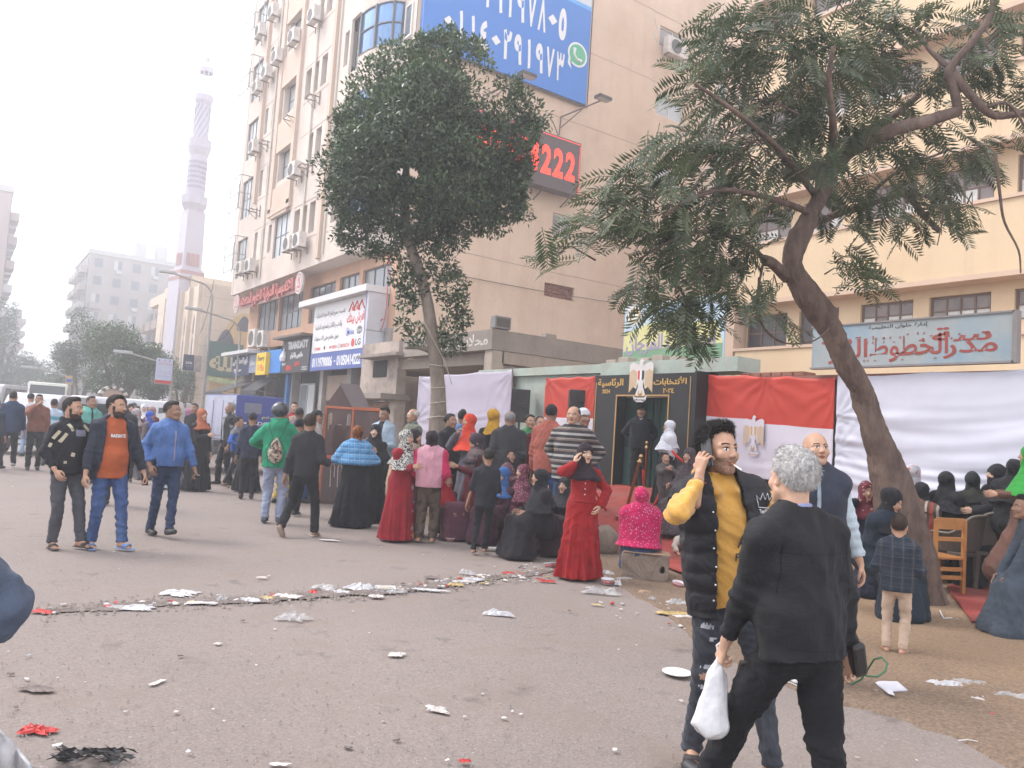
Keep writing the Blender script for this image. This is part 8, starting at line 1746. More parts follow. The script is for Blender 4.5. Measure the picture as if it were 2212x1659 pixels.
stand('woman in a black headscarf by the white minibus door',283,872,D=24,face=15,near=1,tone='light',hair=('hijab',None,BLK()),robe=dict(m=BLK()))
stand('woman in a pale grey patterned headscarf facing sideways near the minibus',297,884,D=20,face=70,near=1,tone='tan',hair=('hijab',None,C('scarf_pale',(.32,.28,.29),'floral',(.12,.10,.12),14)),robe=dict(m=C('robe_flower',(.20,.17,.17),'floral',(.42,.36,.34),10)))
stand('girl in a white headscarf and black clothes near the minibus',312,873,D=24,face=5,near=1,tone='light',hair=('hijab',None,WHC()),robe=dict(m=BLK()))
stand('man with dark cap among the women by the minibus',290,870,D=29,face=10,near=0,hair=('cap',None,NAVY()),top=dict(m=NAVY()),legs=dict(m=BLK()))
stand('small boy in black with white trim below the patterned scarf',285,904,D=18,face=8,near=1,tone='tan',child=True,hair=('short',None),top=dict(m=BLKS(),kind='hoodie',m2=WHC(),cuff='front'),legs=dict(m=BLK()))
stand('child in a royal blue headscarf beside the minibus',326,888,D=19,face=60,near=1,tone='tan',child=True,hair=('hijab',None,C('royal_blue',(.03,.08,.40))),robe=dict(m=C('robe_grey',(.10,.09,.10))))
stand('woman with a pinkish headscarf turned away behind the blue jacket',330,878,D=22,face=150,near=0,tone='light',hair=('hijab',None,C('scarf_rose',(.30,.20,.20))),robe=dict(m=MAR()))
stand('girl in a bright white headscarf just right of the man in the blue jacket',378,882,D=17,face=8,near=1,tone='tan',hair=('hijab',None,WHC()),robe=dict(m=C('robe_white2',(.38,.38,.42))))
stand('woman in a mauve headscarf and blue dress facing right, behind the trailer queue',400,882,1010,face=80,near=1,tone='tan',hair=('hijab_long',None,C('mauve',(.28,.12,.20))),robe=dict(m=C('dress_dkblue',(.03,.05,.13))),rh=(.12,.3,1.15))
stand('girl in a cream patterned jacket and jeans right of the mauve headscarf',425,899,1000,face=120,near=1,tone='tan',hair=('bun',None),top=dict(m=C('jacket_cream',(.42,.38,.35),'floral',(.25,.22,.2),16),hem=-.05),legs=dict(m=JEAND()),rh=(.15,.3,1.1))
stand('woman with an orange brown headscarf in black by the trailer tyre',438,884,D=17,face=40,near=1,tone='light',hair=('hijab',None,C('scarf_rust',(.32,.10,.05))),robe=dict(m=BLK()),rh=(.1,.33,1.2))
stand('man with short dark hair looking left behind the orange headscarf',421,872,D=21,face=-30,near=1,tone='brown',hair=('short',None),top=dict(m=BLK()),legs=dict(m=BLK()))
stand('two tone jacket man standing by the mosque gate far away',398,868,D=30,face=0,near=0,tone='brown',hair=('short',None),top=dict(m=BLKS()),legs=dict(m=GREY()));stand('man with a black cap standing by the mosque far behind the trailer',461,868,D=32,face=20,near=0,tone='brown',hair=('cap',None,BLK()),top=dict(m=BLK()),legs=dict(m=BLK()))
stand('far pedestrian in a pale shirt between the white vans',228,866,D=36,face=10,near=0,hair=('short',None),top=dict(m=WHC()),legs=dict(m=NAVY()));stand('far pedestrian in dark clothes left of the white minibus',152,864,D=33,face=170,near=0,tone='brown',hair=('cap',None,GREY()),top=dict(m=C('top_ochre',(.3,.2,.12))),legs=dict(m=BLK()))
stand('distant man walking near the lamp post by the minibus rear',352,872,D=34,face=-60,near=0,tone='brown',hair=('short',None),top=dict(m=NAVY()),legs=dict(m=BLK()));stand('distant woman in pink headscarf beside the minibus rear',372,877,D=30,face=20,near=0,hair=('hijab',None,C('scarf_pink2',(.4,.2,.24))),robe=dict(m=NAVY()))
# ---- around the trailer and the booth
stand('grey bearded man with grey hair and hooded jacket looking left by the blue trailer',483,868,1048,face=-75,near=1,tone='brown',hair=('short',HAIRG()),beard=1,top=dict(m=C('hoodie_grey',(.20,.20,.21)),kind='hoodie',hem=.0),wear=[dict(m=BLKS(),kind='jacket',hem=-.12,t=.035,open=.06)],legs=dict(m=BLK(),w=1.15),rf=(.12,.1,0),lf=(-.12,-.1,0))
stand('boy in a bright blue and grey sweatshirt striding past the trailer',503,901,1056,face=55,near=2,tone='tan',hair=('short',None),hy=30,top=dict(m=C('sweat_blue',(.045,.12,.42)),kind='sweater',m2=C('sweat_grey',(.17,.17,.20)),cuff='shoulder',hem=-.06),legs=dict(m=C('trousers_charcoal',(.04,.04,.045)),w=1.1),feet=('slide',mat('slide_brown',(.05,.04,.038))),rf=(.08,.34,0),lf=(-.08,-.32,.03),lfp=15,rh=(.18,.22,1.08),rp=(1,-1,0))
stand('woman in black with glasses touching her mouth beside the blue sweatshirt boy',531,893,1062,face=10,near=2,tone='light',hair=('hijab_long',None,BLK()),robe=dict(m=BLK()),rh=(.06,.2,1.42),rp=(1,.1,-1));
JG=stand('man in a green hoodie and black helmet carrying a drawstring backpack, seen from behind',586,872,1130,face=172,near=2,tone='brown',hair=('helmet',None,mat('helmet_shell',(.03,.03,.04),.25,.6,30,spec=.7)),hy=-28,fat=.5,top=dict(m=C('hoodie_green',(.018,.22,.115)),kind='hoodie',hem=-.12,t=.036),legs=dict(m=C('jeans_pale',(.24,.27,.36),'wash',(.33,.36,.44),5),w=1.15),feet=('sneaker',mat('sneaker_dark',(.06,.065,.08),.7)),rh=(.24,.26,1.1),lh=(-.24,.26,1.1),rp=(1,-.6,-.3),lp=(-1,-.6,-.3))
def backpack(J):
 s=J['s'];pel=J['pel'];g=G((-.2,-.4,-.05),(.2,0,.5),.011);g.ell((0,-.20,.11),(.115,.075,.16),0);g.cone((0,-.19,.26),(0,-.18,.32),.07,.04,.04);v,f=g.mesh();v=folds(v,f,.006,22,5)
 m=C('bag_print',(.05,.045,.045),'camo',(.42,.34,.26),16,col3=(.20,.10,.06));o=mesh_obj('backpack',v+np.array([0,0,pel[2]]),f,m,None,None,True);o.matrix_world=J['M']@Matrix.Translation((0,-.02,.0));tag(o,'patterned drawstring backpack on the green hoodie','backpack')
 for sd in(-1,1):MB().tube([(sd*.05,-.18,pel[2]+.34),(sd*.12,-.165,pel[2]+.46*s),(sd*.14,-.08,pel[2]+.56*s),(sd*.13,.06,pel[2]+.53*s)],.005,5).build('strap',BLKS(),o);MB().tube([(sd*.05,-.19,pel[2]+.33),(sd*.15,-.20,pel[2]+.15),(sd*.10,-.19,pel[2]-.02)],.004,5).build('strap',BLKS(),o)
backpack(JG)
stand('boy in black walking away with one tan slide lifted, left of the booth',650,895,1158,face=160,near=2,tone='brown',hair=('short',HAIRB()),hy=10,top=dict(m=BLKS(),kind='sweater',hem=-.08,t=.03),legs=dict(m=BLK(),w=1.15,hem=-.06),feet=('slide',mat('slide_cream',(.42,.34,.28),.7),mat('slide_cream',(.42,.34,.28),.7)),rf=(.16,.10,0),lf=(-.22,-.22,.08),lfp=40,rh=(.26,.18,1.05),lh=(-.30,-.02,.85),lp=(-.6,-1,0))
stand('person all in black walking between the green hoodie and the boy in black',632,905,1112,face=150,near=1,tone='brown',hair=('cap',None,BLK()),top=dict(m=BLK(),hem=-.14,t=.035),legs=dict(m=BLK(),w=1.2),rf=(.10,-.1,0),lf=(-.12,.25,0),feet=('sneaker',mat('shoe_black',(.02,.02,.022)),mat('sole_white',(.6,.6,.6))))
stand('man in a black cap seen from behind between the trailer and the green hoodie',547,893,D=16,face=178,near=1,tone='brown',hair=('cap',None,BLK()),top=dict(m=NAVY(),hem=-.1),legs=dict(m=BLK()))
stand('young man with short hair facing us in the shop doorway',637,868,D=22,face=0,near=1,tone='tan',hair=('short',None),top=dict(m=C('top_beige_red',(.35,.28,.22),'camo',(.3,.02,.03),6)),legs=dict(m=BLK()));stand('man with close cropped hair and grey jacket behind the helmet',648,880,D=17.5,face=165,near=1,tone='dark',hair=('buzz',None),top=dict(m=C('jacket_grey2',(.10,.10,.12))),legs=dict(m=BLK()))
stand('man in a black and white cap and white puffy jacket bending left of the booth',672,884,D=16,face=60,near=1,tone='brown',hair=('cap',None,BLK()),lean=14,top=dict(m=C('jacket_white',(.46,.43,.41)),t=.05),legs=dict(m=JEAN()));stand('person in a light blue and white top partly hidden behind the boy in black',618,905,D=15.5,face=150,near=0,tone='tan',hair=('short',None),top=dict(m=C('top_sky',(.26,.40,.60))),legs=dict(m=C('leggings_print',(.10,.14,.3),'camo',(.5,.35,.1),18)))
stand('woman in white headscarf seen through the arch of the puppet booth',728,905,D=19,face=-30,near=0,tone='light',hair=('hijab',None,C('scarf_white2',(.45,.44,.47))),robe=dict(m=C('robe_mauve',(.22,.14,.17))))
J=stand('woman in leopard headscarf, light blue plaid shawl and black robe, seen from behind',757,921,1137,face=178,near=2,tone='light',hair=('hijab_short',None,C('leopard',(.20,.065,.020),'spots',(.035,.015,.01),26)),fat=.7,robe=dict(m=BLK(),flare=.14,t=.03,fold=1.3),rh=(.20,.22,1.2),lh=(-.22,.22,1.15),rp=(.6,-.8,-.2),lp=(-.6,-.8,-.2),wear=[dict(m=C('plaid_blue',(.10,.28,.48),'plaid',(.035,.10,.24),70,col3=(.5,.6,.7)),kind='shawl',hem=.14,t=.055,short=.75,flare=.06,collar=False)])
stand('woman in a black headscarf and glasses facing us beside the plaid shawl',796,917,1127,face=-12,near=2,tone='light',hair=('hijab_long',None,BLK()),robe=dict(m=BLK(),flare=.10),rh=(.20,.24,1.2),lh=(-.10,.26,1.25))
stand('teenage boy in a pale denim jacket over a black shirt looking down by the booth',832,878,D=15.2,face=-35,near=2,tone='brown',hair=('short',None),hp=20,top=dict(m=BLK(),kind='shirt',hem=-.05,t=.012,sleeves=False),wear=[dict(m=C('denim_light',(.30,.37,.44)),kind='jacket',hem=-.02,t=.03,open=.05)],legs=dict(m=BLK(),w=.85),rh=(.14,.30,1.12),lh=(-.2,.25,1.1))
stand('old man with white hair and moustache in a green grey plaid shirt looking left',893,882,D=15.5,face=-60,near=2,tone='tan',hair=('balding',HAIRW()),beard=0,top=dict(m=C('plaid_olive',(.10,.115,.085),'plaid',(.22,.23,.18),60),kind='shirt',t=.03),legs=dict(m=GREY()))
# ---- the group by the round tree
J=stand('woman in a black and white ringed headscarf and red robe with embroidered flowers',856,929,1167,face=50,near=2,tone='tan',hair=('hijab_long',None,C('scarf_rings',(.04,.04,.045),'rings',(.46,.44,.40),18)),lean=6,fat=.6,robe=dict(m=C('robe_red',(.23,.010,.018)),flare=.08,t=.03),rh=(.12,.30,1.18),lh=(-.10,.32,1.15))
g_=child(J,'robe');rb=random.Random(2)
for(x,z,sz,cc)in((-.02,1.12,.035,0),(-.05,1.06,.05,1),(-.10,.80,.04,0),(-.06,.78,.05,1),(-.10,.68,.045,2),(-.06,.58,.035,3),(-.12,.57,.03,0),(-.09,.44,.03,1),(-.07,.36,.03,3),(-.10,.25,.05,2),(-.06,.20,.05,0),(-.12,.18,.04,1),(-.09,.10,.05,2)):
 m_=[mat('emb_cream',(.42,.32,.22),.8),mat('emb_white',(.5,.46,.42),.8),mat('emb_orange',(.38,.16,.06),.8),mat('emb_blue',(.06,.10,.14),.8)][cc]
 for k in range(5):a=72*k;quad_on(J,g_,m_,x+math.cos(R(a))*sz*.5,z+math.sin(R(a))*sz*.5,sz*.7,sz*.32,a,name='embroidered_petal',nx=2)
stand('girl in a fluffy pink top and camouflage trousers with a black headscarf, seen from behind',918,931,1172,face=168,near=2,tone='tan',hair=('hijab_short',None,C('scarf_brownblack',(.020,.014,.018))),fat=.5,top=dict(m=C('fleece_pink',(.46,.22,.27),sheen=.6),kind='sweater',m2=C('sleeve_pink',(.42,.02,.08)),cuff='sleeve',hem=-.06,t=.05),legs=dict(m=C('camo_brown',(.035,.024,.02),'camo',(.085,.06,.045),9),w=1.35),feet=('bare',None),rh=(.24,.24,1.12),lh=(-.24,.2,1.05))
stand('woman with beige knitted scarf between the red robe and the pink top',897,930,D=12.2,face=70,near=2,tone='tan',hair=('hijab',None,C('scarf_brownblack',(.020,.014,.018))),robe=dict(m=C('robe_dmauve',(.09,.03,.045))),wear=[dict(m=C('knit_beige',(.28,.22,.16),'dots',(.12,.09,.07),40),kind='shawl',hem=.25,t=.06,sleeves=False,collar=False)])
stand('woman in maroon coat and brown plaid shawl looking down at a phone',1014,940,1163,face=-75,near=2,tone='tan',hair=('hijab',None,C('scarf_plum',(.035,.022,.032),'dots',(.08,.06,.07),50)),hp=22,robe=dict(m=C('robe_maroon',(.10,.014,.022)),flare=.05),wear=[dict(m=C('plaid_shawl',(.085,.06,.06),'plaid',(.04,.03,.035),50,col3=(.2,.15,.14)),kind='shawl',hem=.22,t=.06,sleeves=False,collar=False)],rh=(.12,.30,1.2),lh=(-.12,.30,1.2))
stand('boy in a black T-shirt and trousers walking away across the litter',1040,972,1198,face=170,near=2,tone='brown',hair=('short',None),hy=20,child=False,top=dict(m=C('tshirt_black',(.016,.017,.022)),kind='shirt',hem=-.14,t=.02,short=.72),legs=dict(m=BLK(),w=.95),feet=('bare',None),rf=(.02,.16,0),lf=(-.14,.0,0),lh=(-.30,.02,.86),rh=(.22,.2,1.05))
stand('woman in black with hair tied in a bun looking right beside the trunk',975,893,D=14.3,face=50,near=2,tone='brown',hair=('bun',None),top=dict(m=BLK(),kind='shirt',hem=-.1,t=.03,short=.6),legs=dict(m=BLK(),w=1.2),fat=.4)
stand('woman in an orange red headscarf over grey facing left with hand raised',1022,893,D=13.8,face=-60,near=2,tone='tan',hair=('hijab_long',None,C('scarf_orange',(.52,.045,.02))),lean=6,robe=dict(m=C('robe_slate',(.085,.08,.10))),rh=(.05,.24,1.4),rp=(1,.1,-1))
stand('man hidden behind the orange headscarf in a light blue shirt',1000,884,D=15.5,face=170,near=1,tone='brown',hair=('short',None),top=dict(m=C('shirt_sky2',(.12,.22,.40)),kind='shirt'),legs=dict(m=BLK()))
stand('woman in a mustard yellow headscarf and black dress seen from behind',1068,883,D=14.4,face=150,near=2,tone='tan',hair=('hijab',None,C('scarf_mustard',(.46,.25,.02))),robe=dict(m=BLK()),fat=.3)
stand('stocky man with thin grey hair in a charcoal shirt seen from behind',1103,886,D=13.6,face=176,near=2,tone='brown',hair=('balding',HAIRG()),fat=1.0,top=dict(m=C('shirt_charcoal',(.035,.034,.037)),kind='shirt',hem=-.12,t=.034),legs=dict(m=C('trousers_black',(.011,.011,.013)),w=1.2),rh=(.22,.15,1.0),lh=(-.22,.15,1.0))
stand('girl in a glossy green shirt looking back towards us',1146,895,D=15.2,face=25,near=2,tone='tan',hair=('bun',None),top=dict(m=C('satin_green',(.035,.17,.055),rough=.45),kind='shirt',hem=-.14,t=.03),legs=dict(m=BLK(),w=.95),lh=(-.22,-.1,.95),lp=(-1,-.4,0))
stand('man in a salmon red sweater and black cap seen from behind',1192,872,D=12.6,face=150,near=2,tone='brown',hair=('cap',None,BLK()),hy=20,top=dict(m=C('sweater_salmon',(.30,.085,.06)),kind='sweater',m2=GREY(),cuff=None,hem=-.06,t=.036),legs=dict(m=C('denim_blue',(.035,.065,.16)),w=1.15),fat=.3,lh=(-.28,.08,.82))
stand('balding man in a dark striped polo sweater facing us',1240,874,D=11.7,face=-14,near=2,tone='tan',hair=('balding',None),beard=0,fat=.8,top=dict(m=C('stripe_sweater',(.035,.030,.034),'stripe',(.30,.29,.27),78,col3=(.16,.12,.10)),kind='sweater',hem=-.08,t=.038),legs=dict(m=JEAND(),w=1.15),rh=(.20,-.06,1.0),rp=(.7,-.8,0),lh=(-.2,-.08,1.0),lp=(-.7,-.8,0))
stand('man in a white turban and grey robe behind the striped sweater',1262,882,D=13.0,face=35,near=2,tone='brown',hair=('turban',None,WHC()),robe=dict(m=C('robe_slateblue',(.06,.07,.10))))
stand('man with short hair just visible behind the salmon sweater',1168,898,D=14.5,face=20,near=1,tone='tan',hair=('buzz',HAIRB()),top=dict(m=MAR()),legs=dict(m=BLK()))
stand('small child in a patterned top holding the rope post',1102,974,D=13.4,face=60,near=2,tone='tan',child=True,hair=('short',None),top=dict(m=C('top_pattern',(.14,.07,.08),'floral',(.3,.2,.2),24),kind='shirt'),legs=dict(m=BLK()),rh=(.1,.3,1.2),lh=(-.1,.3,1.1))
J=stand('woman in a long red dress and black headscarf talking on the phone',1248,960,1250,face=16,near=3,tone='light',hair=('hijab',None,C('scarf_dplum',(.022,.012,.018))),hy=12,hr=-6,robe=dict(m=C('dress_red',(.26,.010,.012)),flare=.07,t=.026,fold=1.5),rh=(.165,.06,1.48),rp=(.9,.25,-1),lh=(-.20,.16,.98),lp=(-1,-.4,0),rdir=(-.2,.1,1),feet=('shoe',mat('shoe_red',(.3,.03,.02))))
hold_phone(J,'WR','phone at the ear of the woman in the red dress',(0,-10,60),(-.025,.0,.08),(.012,.07,.14));g_=child(J,'robe');MB().tube([(.165*math.sin(a),.150*math.cos(a)-.005,J['pel'][2]+.075+.004*math.sin(3*a))for a in np.linspace(0,6.28,30)],.013,6).build('belt',C('dress_red',(.26,.010,.012)),g_)
for k in range(4):quad_on(J,g_,snap,.012,J['pel'][2]+.16+k*.065,.012,.012,0,1,'button',2)
# ---- seated
sit('seated woman in a blue headscarf and dark maroon cloak holding a child',1088,1010,12.0,face=-40,near=2,tone='tan',hair=('hijab',None,C('scarf_blue',(.035,.10,.26))),robe=dict(m=C('cloak_maroon',(.05,.018,.028),'floral',(.09,.035,.05),20)))
sit('seated woman in a pink and purple patterned headscarf looking left',1130,1003,12.6,face=-60,near=2,tone='light',hair=('hijab_long',None,C('scarf_pinkpat',(.14,.035,.06),'floral',(.42,.24,.26),34)),robe=dict(m=C('robe_pinkpat',(.14,.035,.06),'floral',(.40,.22,.25),26)))
sit('large seated woman in a black headscarf and wide black robe facing left',1182,1014,10.9,face=-62,near=2,tone='tan',lean=12,fat=.8,hair=('hijab_long',None,BLK()),robe=dict(m=C('robe_black2',(.016,.013,.016)),flare=.16,t=.04))
sit('seated person in dark trousers between the black robe and the red dress',1222,1030,11.4,face=-30,near=2,tone='tan',hair=('hijab',None,BLKS()),robe=dict(m=C('robe_dplum',(.03,.015,.02))))
sit('seated woman in a bright red headscarf behind the pink fleece',966,1020,12.3,face=30,near=2,tone='tan',hair=('hijab_long',None,C('scarf_red2',(.34,.012,.02))),robe=dict(m=C('robe_dmauve',(.09,.03,.045))))
J=sit('woman in pink dotted shawl and blue skirt sitting on the stone block',1386,1054,9.75,face=174,near=3,tone='tan',lean=4,fat=.9,hair=('hijab',None,C('shawl_pink',(.40,.008,.075),'dots',(.40,.36,.46),38)),robe=dict(m=C('skirt_blue',(.045,.065,.13)),t=.03,flare=.12),wear=[dict(m=C('shawl_pink',(.40,.008,.075)),kind='shawl',hem=.02,t=.072,short=.35,flare=.06,collar=False)],s=1.55,rh=(.14,.26,.62),lh=(-.14,.26,.62),rf=(.12,.46,.05),lf=(-.12,.46,.05))
def toddler():
 q=onG(1472,1198);h_=.17;pos=(q[0],q[1],gz(q[0],q[1])+.03);person('crawling baby in a cream jumper with its head down beside the stone block',pos=pos,H=.82,face=15,near=2,tone='tan',child=True,seat=.03,seatfwd=-.12,lean=62,hp=38,hair=('short',HAIRB()),top=dict(m=C('jumper_cream',(.40,.35,.30)),kind='sweater',t=.05,hem=-.06),legs=dict(m=C('leggings_dk',(.05,.04,.05)),w=1.3),feet=('bare',None),rh=(.26,.50,.06),lh=(-.26,.50,.06),rf=(.25,.05,0),lf=(-.25,.05,0),rp=(1,-.3,.4),lp=(-1,-.3,.4))
toddler()
J=stand('toddler in a grey tracksuit pulling the red rope with both hands at his mouth',1431,983,1116,face=20,near=2,tone='tan',child=True,hair=('short',HAIRB()),top=dict(m=C('track_grey',(.10,.085,.08)),kind='jacket',t=.035,hem=-.08),legs=dict(m=C('track_trousers',(.11,.09,.085),'camo',(.07,.055,.05),9),w=1.35),feet=('sneaker',mat('sneaker_white',(.6,.6,.6)),mat('sole_white',(.6,.6,.6))),rh=(.02,.24,1.40),lh=(-.06,.28,1.36),rp=(1,0,-.6),lp=(-1,0,-.6))
stand('uniformed guard in a black sweater and cap standing in the gateway',1386,876,D=16.4,face=0,near=2,tone='brown',hair=('cap',None,BLK()),fat=.6,beard=3,top=dict(m=C('uniform_black',(.012,.014,.017)),kind='sweater',t=.036,hem=-.06,neckv=.6),wear=[dict(m=WHC(),kind='shirt',hem=.34,t=.008,sleeves=False)],legs=dict(m=BLK(),w=1.15),lh=(-.15,-.16,1.0),rh=(.15,-.16,1.0),rp=(1,-.3,0),lp=(-1,-.3,0),elev=.66)
stand('woman in a white fringed headscarf and black robe facing left in the gateway',1446,910,D=14.6,face=-75,near=2,tone='tan',hair=('hijab_long',None,C('scarf_white',(.52,.52,.56))),fat=.5,robe=dict(m=BLK(),t=.03),wear=[dict(m=C('scarf_white',(.52,.52,.56)),kind='shawl',hem=.16,t=.06,short=.6,collar=False)])
sit('seated woman in a dark patterned robe left of the man in the yellow hoodie',1490,968,12.6,face=-35,near=2,tone='tan',hair=('hijab_long',None,C('scarf_dpat',(.05,.035,.04),'floral',(.11,.09,.09),24)),robe=dict(m=C('robe_dpat',(.06,.045,.05),'floral',(.12,.10,.10),24)),fat=.5)
sit('person in a pink striped top glimpsed between the two men in front',1660,1060,9.0,face=20,near=1,tone='tan',child=False,s=1.45,hair=('short',HAIRB()),top=dict(m=C('stripe_pink',(.46,.22,.22),'vstripe',(.5,.42,.4),90),kind='shirt'),legs=dict(m=GREY()))
# ---- seated at the right in front of the white sheet
sit('seated woman in a maroon printed headscarf, hand raised to her head, left of the trunk',1872,1040,9.7,face=20,near=2,tone='tan',hair=('hijab',None,C('scarf_maroonpat',(.12,.02,.03),'floral',(.32,.22,.20),22)),robe=dict(m=C('robe_navy2',(.02,.025,.042))),rh=(.14,.05,1.18),rp=(1,.2,-.4),seatfwd=0)
sit('seated woman in a black headscarf with bowed head wrapped in a dark blue shawl',1890,1058,8.6,face=55,near=2,tone='tan',lean=22,hp=20,hair=('hijab',None,BLK()),fat=.8,robe=dict(m=C('robe_teal_dark',(.014,.022,.034)),t=.05,flare=.12))
sit('seated person with a clear plastic wrap over a pink patterned head covering',1974,1004,10.7,face=150,near=2,tone='tan',hair=('hijab',None,C('scarf_plastic',(.42,.40,.42),'floral',(.42,.12,.12),16)),robe=dict(m=C('robe_grey3',(.30,.30,.32))))
sit('seated woman in black with a striped shawl edge right behind the trunk',1992,1042,10.5,face=165,near=2,tone='light',hair=('hijab',None,C('cloth_black',(.014,.014,.017))),fat=.6,robe=dict(m=C('stripe_multi',(.10,.06,.05),'vstripe',(.40,.34,.28),95,col3=(.3,.05,.03)),t=.05))
sit('seated woman in a black veil in profile in front of the white sheet',2046,1019,10.45,face=150,near=2,tone='tan',hair=('hijab_long',None,BLK()),robe=dict(m=BLK(),t=.05))
sit('seated woman in a black headscarf and olive coat, back turned, third from the right',2102,1020,10.35,face=172,near=2,tone='tan',hair=('hijab',None,C('scarf_black3',(.016,.018,.02))),robe=dict(m=C('coat_olive',(.035,.037,.030)),t=.05))
sit('seated woman in a black face veil turned left beside the green headscarf',2152,1004,10.25,face=-60,near=2,tone='light',hair=('niqab',None,BLK()),fat=.5,robe=dict(m=BLK(),t=.05))
sit('large seated woman in black with her back turned at the right edge',2192,992,9.9,face=165,near=2,tone='tan',hair=('hijab_long',None,BLK()),fat=1.0,robe=dict(m=BLK(),t=.06))
sit('seated woman in a vivid green headscarf cut by the right frame edge',2226,962,9.4,face=-80,near=2,tone='tan',hair=('hijab_long',None,C('scarf_green',(.03,.25,.04))),robe=dict(m=C('robe_brown2',(.12,.06,.045))))
sit('seated man in a slate grey galabeya leaning forward at the right frame edge',2268,1080,7.75,face=-70,near=3,tone='brown',lean=24,hair=('short',None),robe=dict(m=C('galabeya_grey',(.055,.07,.09)),t=.03,flare=.10),rh=(.14,.42,.62),lh=(-.14,.42,.60),feet=('shoe',mat('shoe_black',(.02,.02,.022))))
# ------------------------------------------------------------------ things carried, litter
def crumple(name,label,cat,pos,w,d,hgt,m,seed,rz=0,n=12,group=None,flatten=False,sheen=None):
 """crumpled sheet or bag lying on the ground"""
 V=[];F=[];r=random.Random(seed);sx,sy=r.uniform(2,4),r.uniform(2,4)
 for j in range(n+1):
  for i in range(n+1):
   a,b=i/n-.5,j/n-.5;e=1-max(abs(a),abs(b))*2;q=Vector((a*sx*1.3+seed,b*sy*1.3,seed*.7));an=math.atan2(b,a);ed=1+.55*mnoise.noise(Vector((math.cos(an)*1.5,math.sin(an)*1.5,seed)))+.30*mnoise.noise(Vector((math.cos(an)*4,math.sin(an)*4,seed+9)));rr=math.hypot(a,b)*2;k=1 if flatten else(1 if rr<1e-6 else(1 if seed%2<1 else min(1.0,max(abs(a),abs(b))*2/rr*1.15)))
   z=abs(mnoise.noise(q))*.75+abs(mnoise.noise(q*2.7))*.45+.25*abs(mnoise.noise(q*6));z=z*hgt*1.0*(e**.4 if not flatten else .25+.75*abs(a)*1.2)
   V.append((a*w*ed*k+mnoise.noise(q*2)*w*.07,b*d*ed*k+mnoise.noise(q*2.3)*d*.07,max(.003,z+.004)))
 for j in range(n):
  for i in range(n):q=j*(n+1)+i;F.append((q,q+1,q+n+2,q+n+1))
 o=mesh_obj(name,V,F,m,None,None,False);o.location=(pos[0],pos[1],pos[2]+.006);o.rotation_euler.z=rz;return tag(o,label,cat,group)
def bag_mat(name,c,tr=.35):
 if name in MATS:return MATS[name]
 m,nt,b=_new(name);co=_coord(nt);cc=_ramp(nt,_noise(nt,co,22,5),[(.3,tuple(x*.75 for x in c)),(.7,c)]);nt.links.new(cc,b.inputs['Base Color']);b.inputs['Roughness'].default_value=.3;b.inputs['Alpha'].default_value=1
 t=nt.nodes.new('ShaderNodeBsdfTransparent');t.inputs[0].default_value=(.95,.95,.95,1);mx=nt.nodes.new('ShaderNodeMixShader');mx.inputs[0].default_value=tr;nt.links.new(b.outputs[0],mx.inputs[1]);nt.links.new(t.outputs[0],mx.inputs[2]);nt.links.new(mx.outputs[0],nt.nodes['Material Output'].inputs[0]);_bump(nt,b,_noise(nt,co,60,4),.5,.005);MATS[name]=m;return m
BAGC=lambda:bag_mat('clear_bag',(.55,.53,.52),.45);BAGW=lambda:bag_mat('white_bag',(.60,.59,.60),.12);PAPER=lambda:mat('litter_paper',(.52,.49,.47),.8,.15,20,.2,dirt=(.40,.33,.28),dscale=9);LRED=lambda:mat('litter_red',(.42,.035,.03),.45,.25,14,.2);LYEL=lambda:mat('litter_yellow',(.42,.31,.13),.5,.25,14,.2);LDARK=lambda:mat('litter_dark',(.15,.12,.11),.8,.3,14,.3)
J=JW;W=Vector(world_pt(J,J['WL']));s=J['s']
def hung_bag():
 d=float((np.array(W)-CAM)@_F);tip=Vector(J['M']@Vector(J['WL']+unit(J['WL']-J['EL'])*.10));low=Vector(atD(1530,1592,d*.98));ax=low-tip;L=ax.length;az=ax.normalized();side=az.cross(Vector(_F)).normalized();V=[];F=[];nr,ns=26,24
 for j in range(nr+1):
  t=j/nr;w=L*(.045+.10*ss(.0,.3,t)+.10*ss(.3,.9,t))*(1 if t<.86 else math.sqrt(max(0,1-((t-.86)/.14)**2))*.96+.04);c=tip+ax*t
  for k in range(ns):
   a=2*math.pi*k/ns;w2=w*(1+.10*math.sin(a*5+t*4)*(1-t*.5)+.05*math.sin(a*9-t*9));V.append(tuple(c+side*math.cos(a)*w2+Vector(_F)*math.sin(a)*w2*.45+az*.012*math.sin(a*3+t*14)))
 for j in range(nr):
  for k in range(ns):F.append((j*ns+k,j*ns+(k+1)%ns,(j+1)*ns+(k+1)%ns,(j+1)*ns+k))
 F.append(tuple(nr*ns+k for k in range(ns)));o=mesh_obj('plastic_bag',V,F,bag_mat('carrier_bag',(.66,.65,.66),.08),None,None,True);tag(o,'white plastic carrier bag hanging from the left hand of the man in the black jacket','plastic bag')
 hd=MB();hd.tube([tip-az*.0,tip-az*.05+side*.02,tip-az*.075,tip-az*.05-side*.02,tip],.006,5);hd.build('handle',bag_mat('carrier_bag',(.66,.65,.66),.08),o)
 p=Vector(atD(1640,1462,d*1.01));mb=MB();mb.bbox((-.10,-.02,-.055),(.10,.02,.055),.015);o=mb.build('purse',mat('purse_black',(.02,.018,.018),.35,.2,20,.4));o.location=p;o.rotation_euler=(R(10),R(8),R(-30));tag(o,'black purse clutched with the white bag','purse')
hung_bag()
W2=Vector(world_pt(J,J['WR']));d=float((np.array(W2)-CAM)@_F)
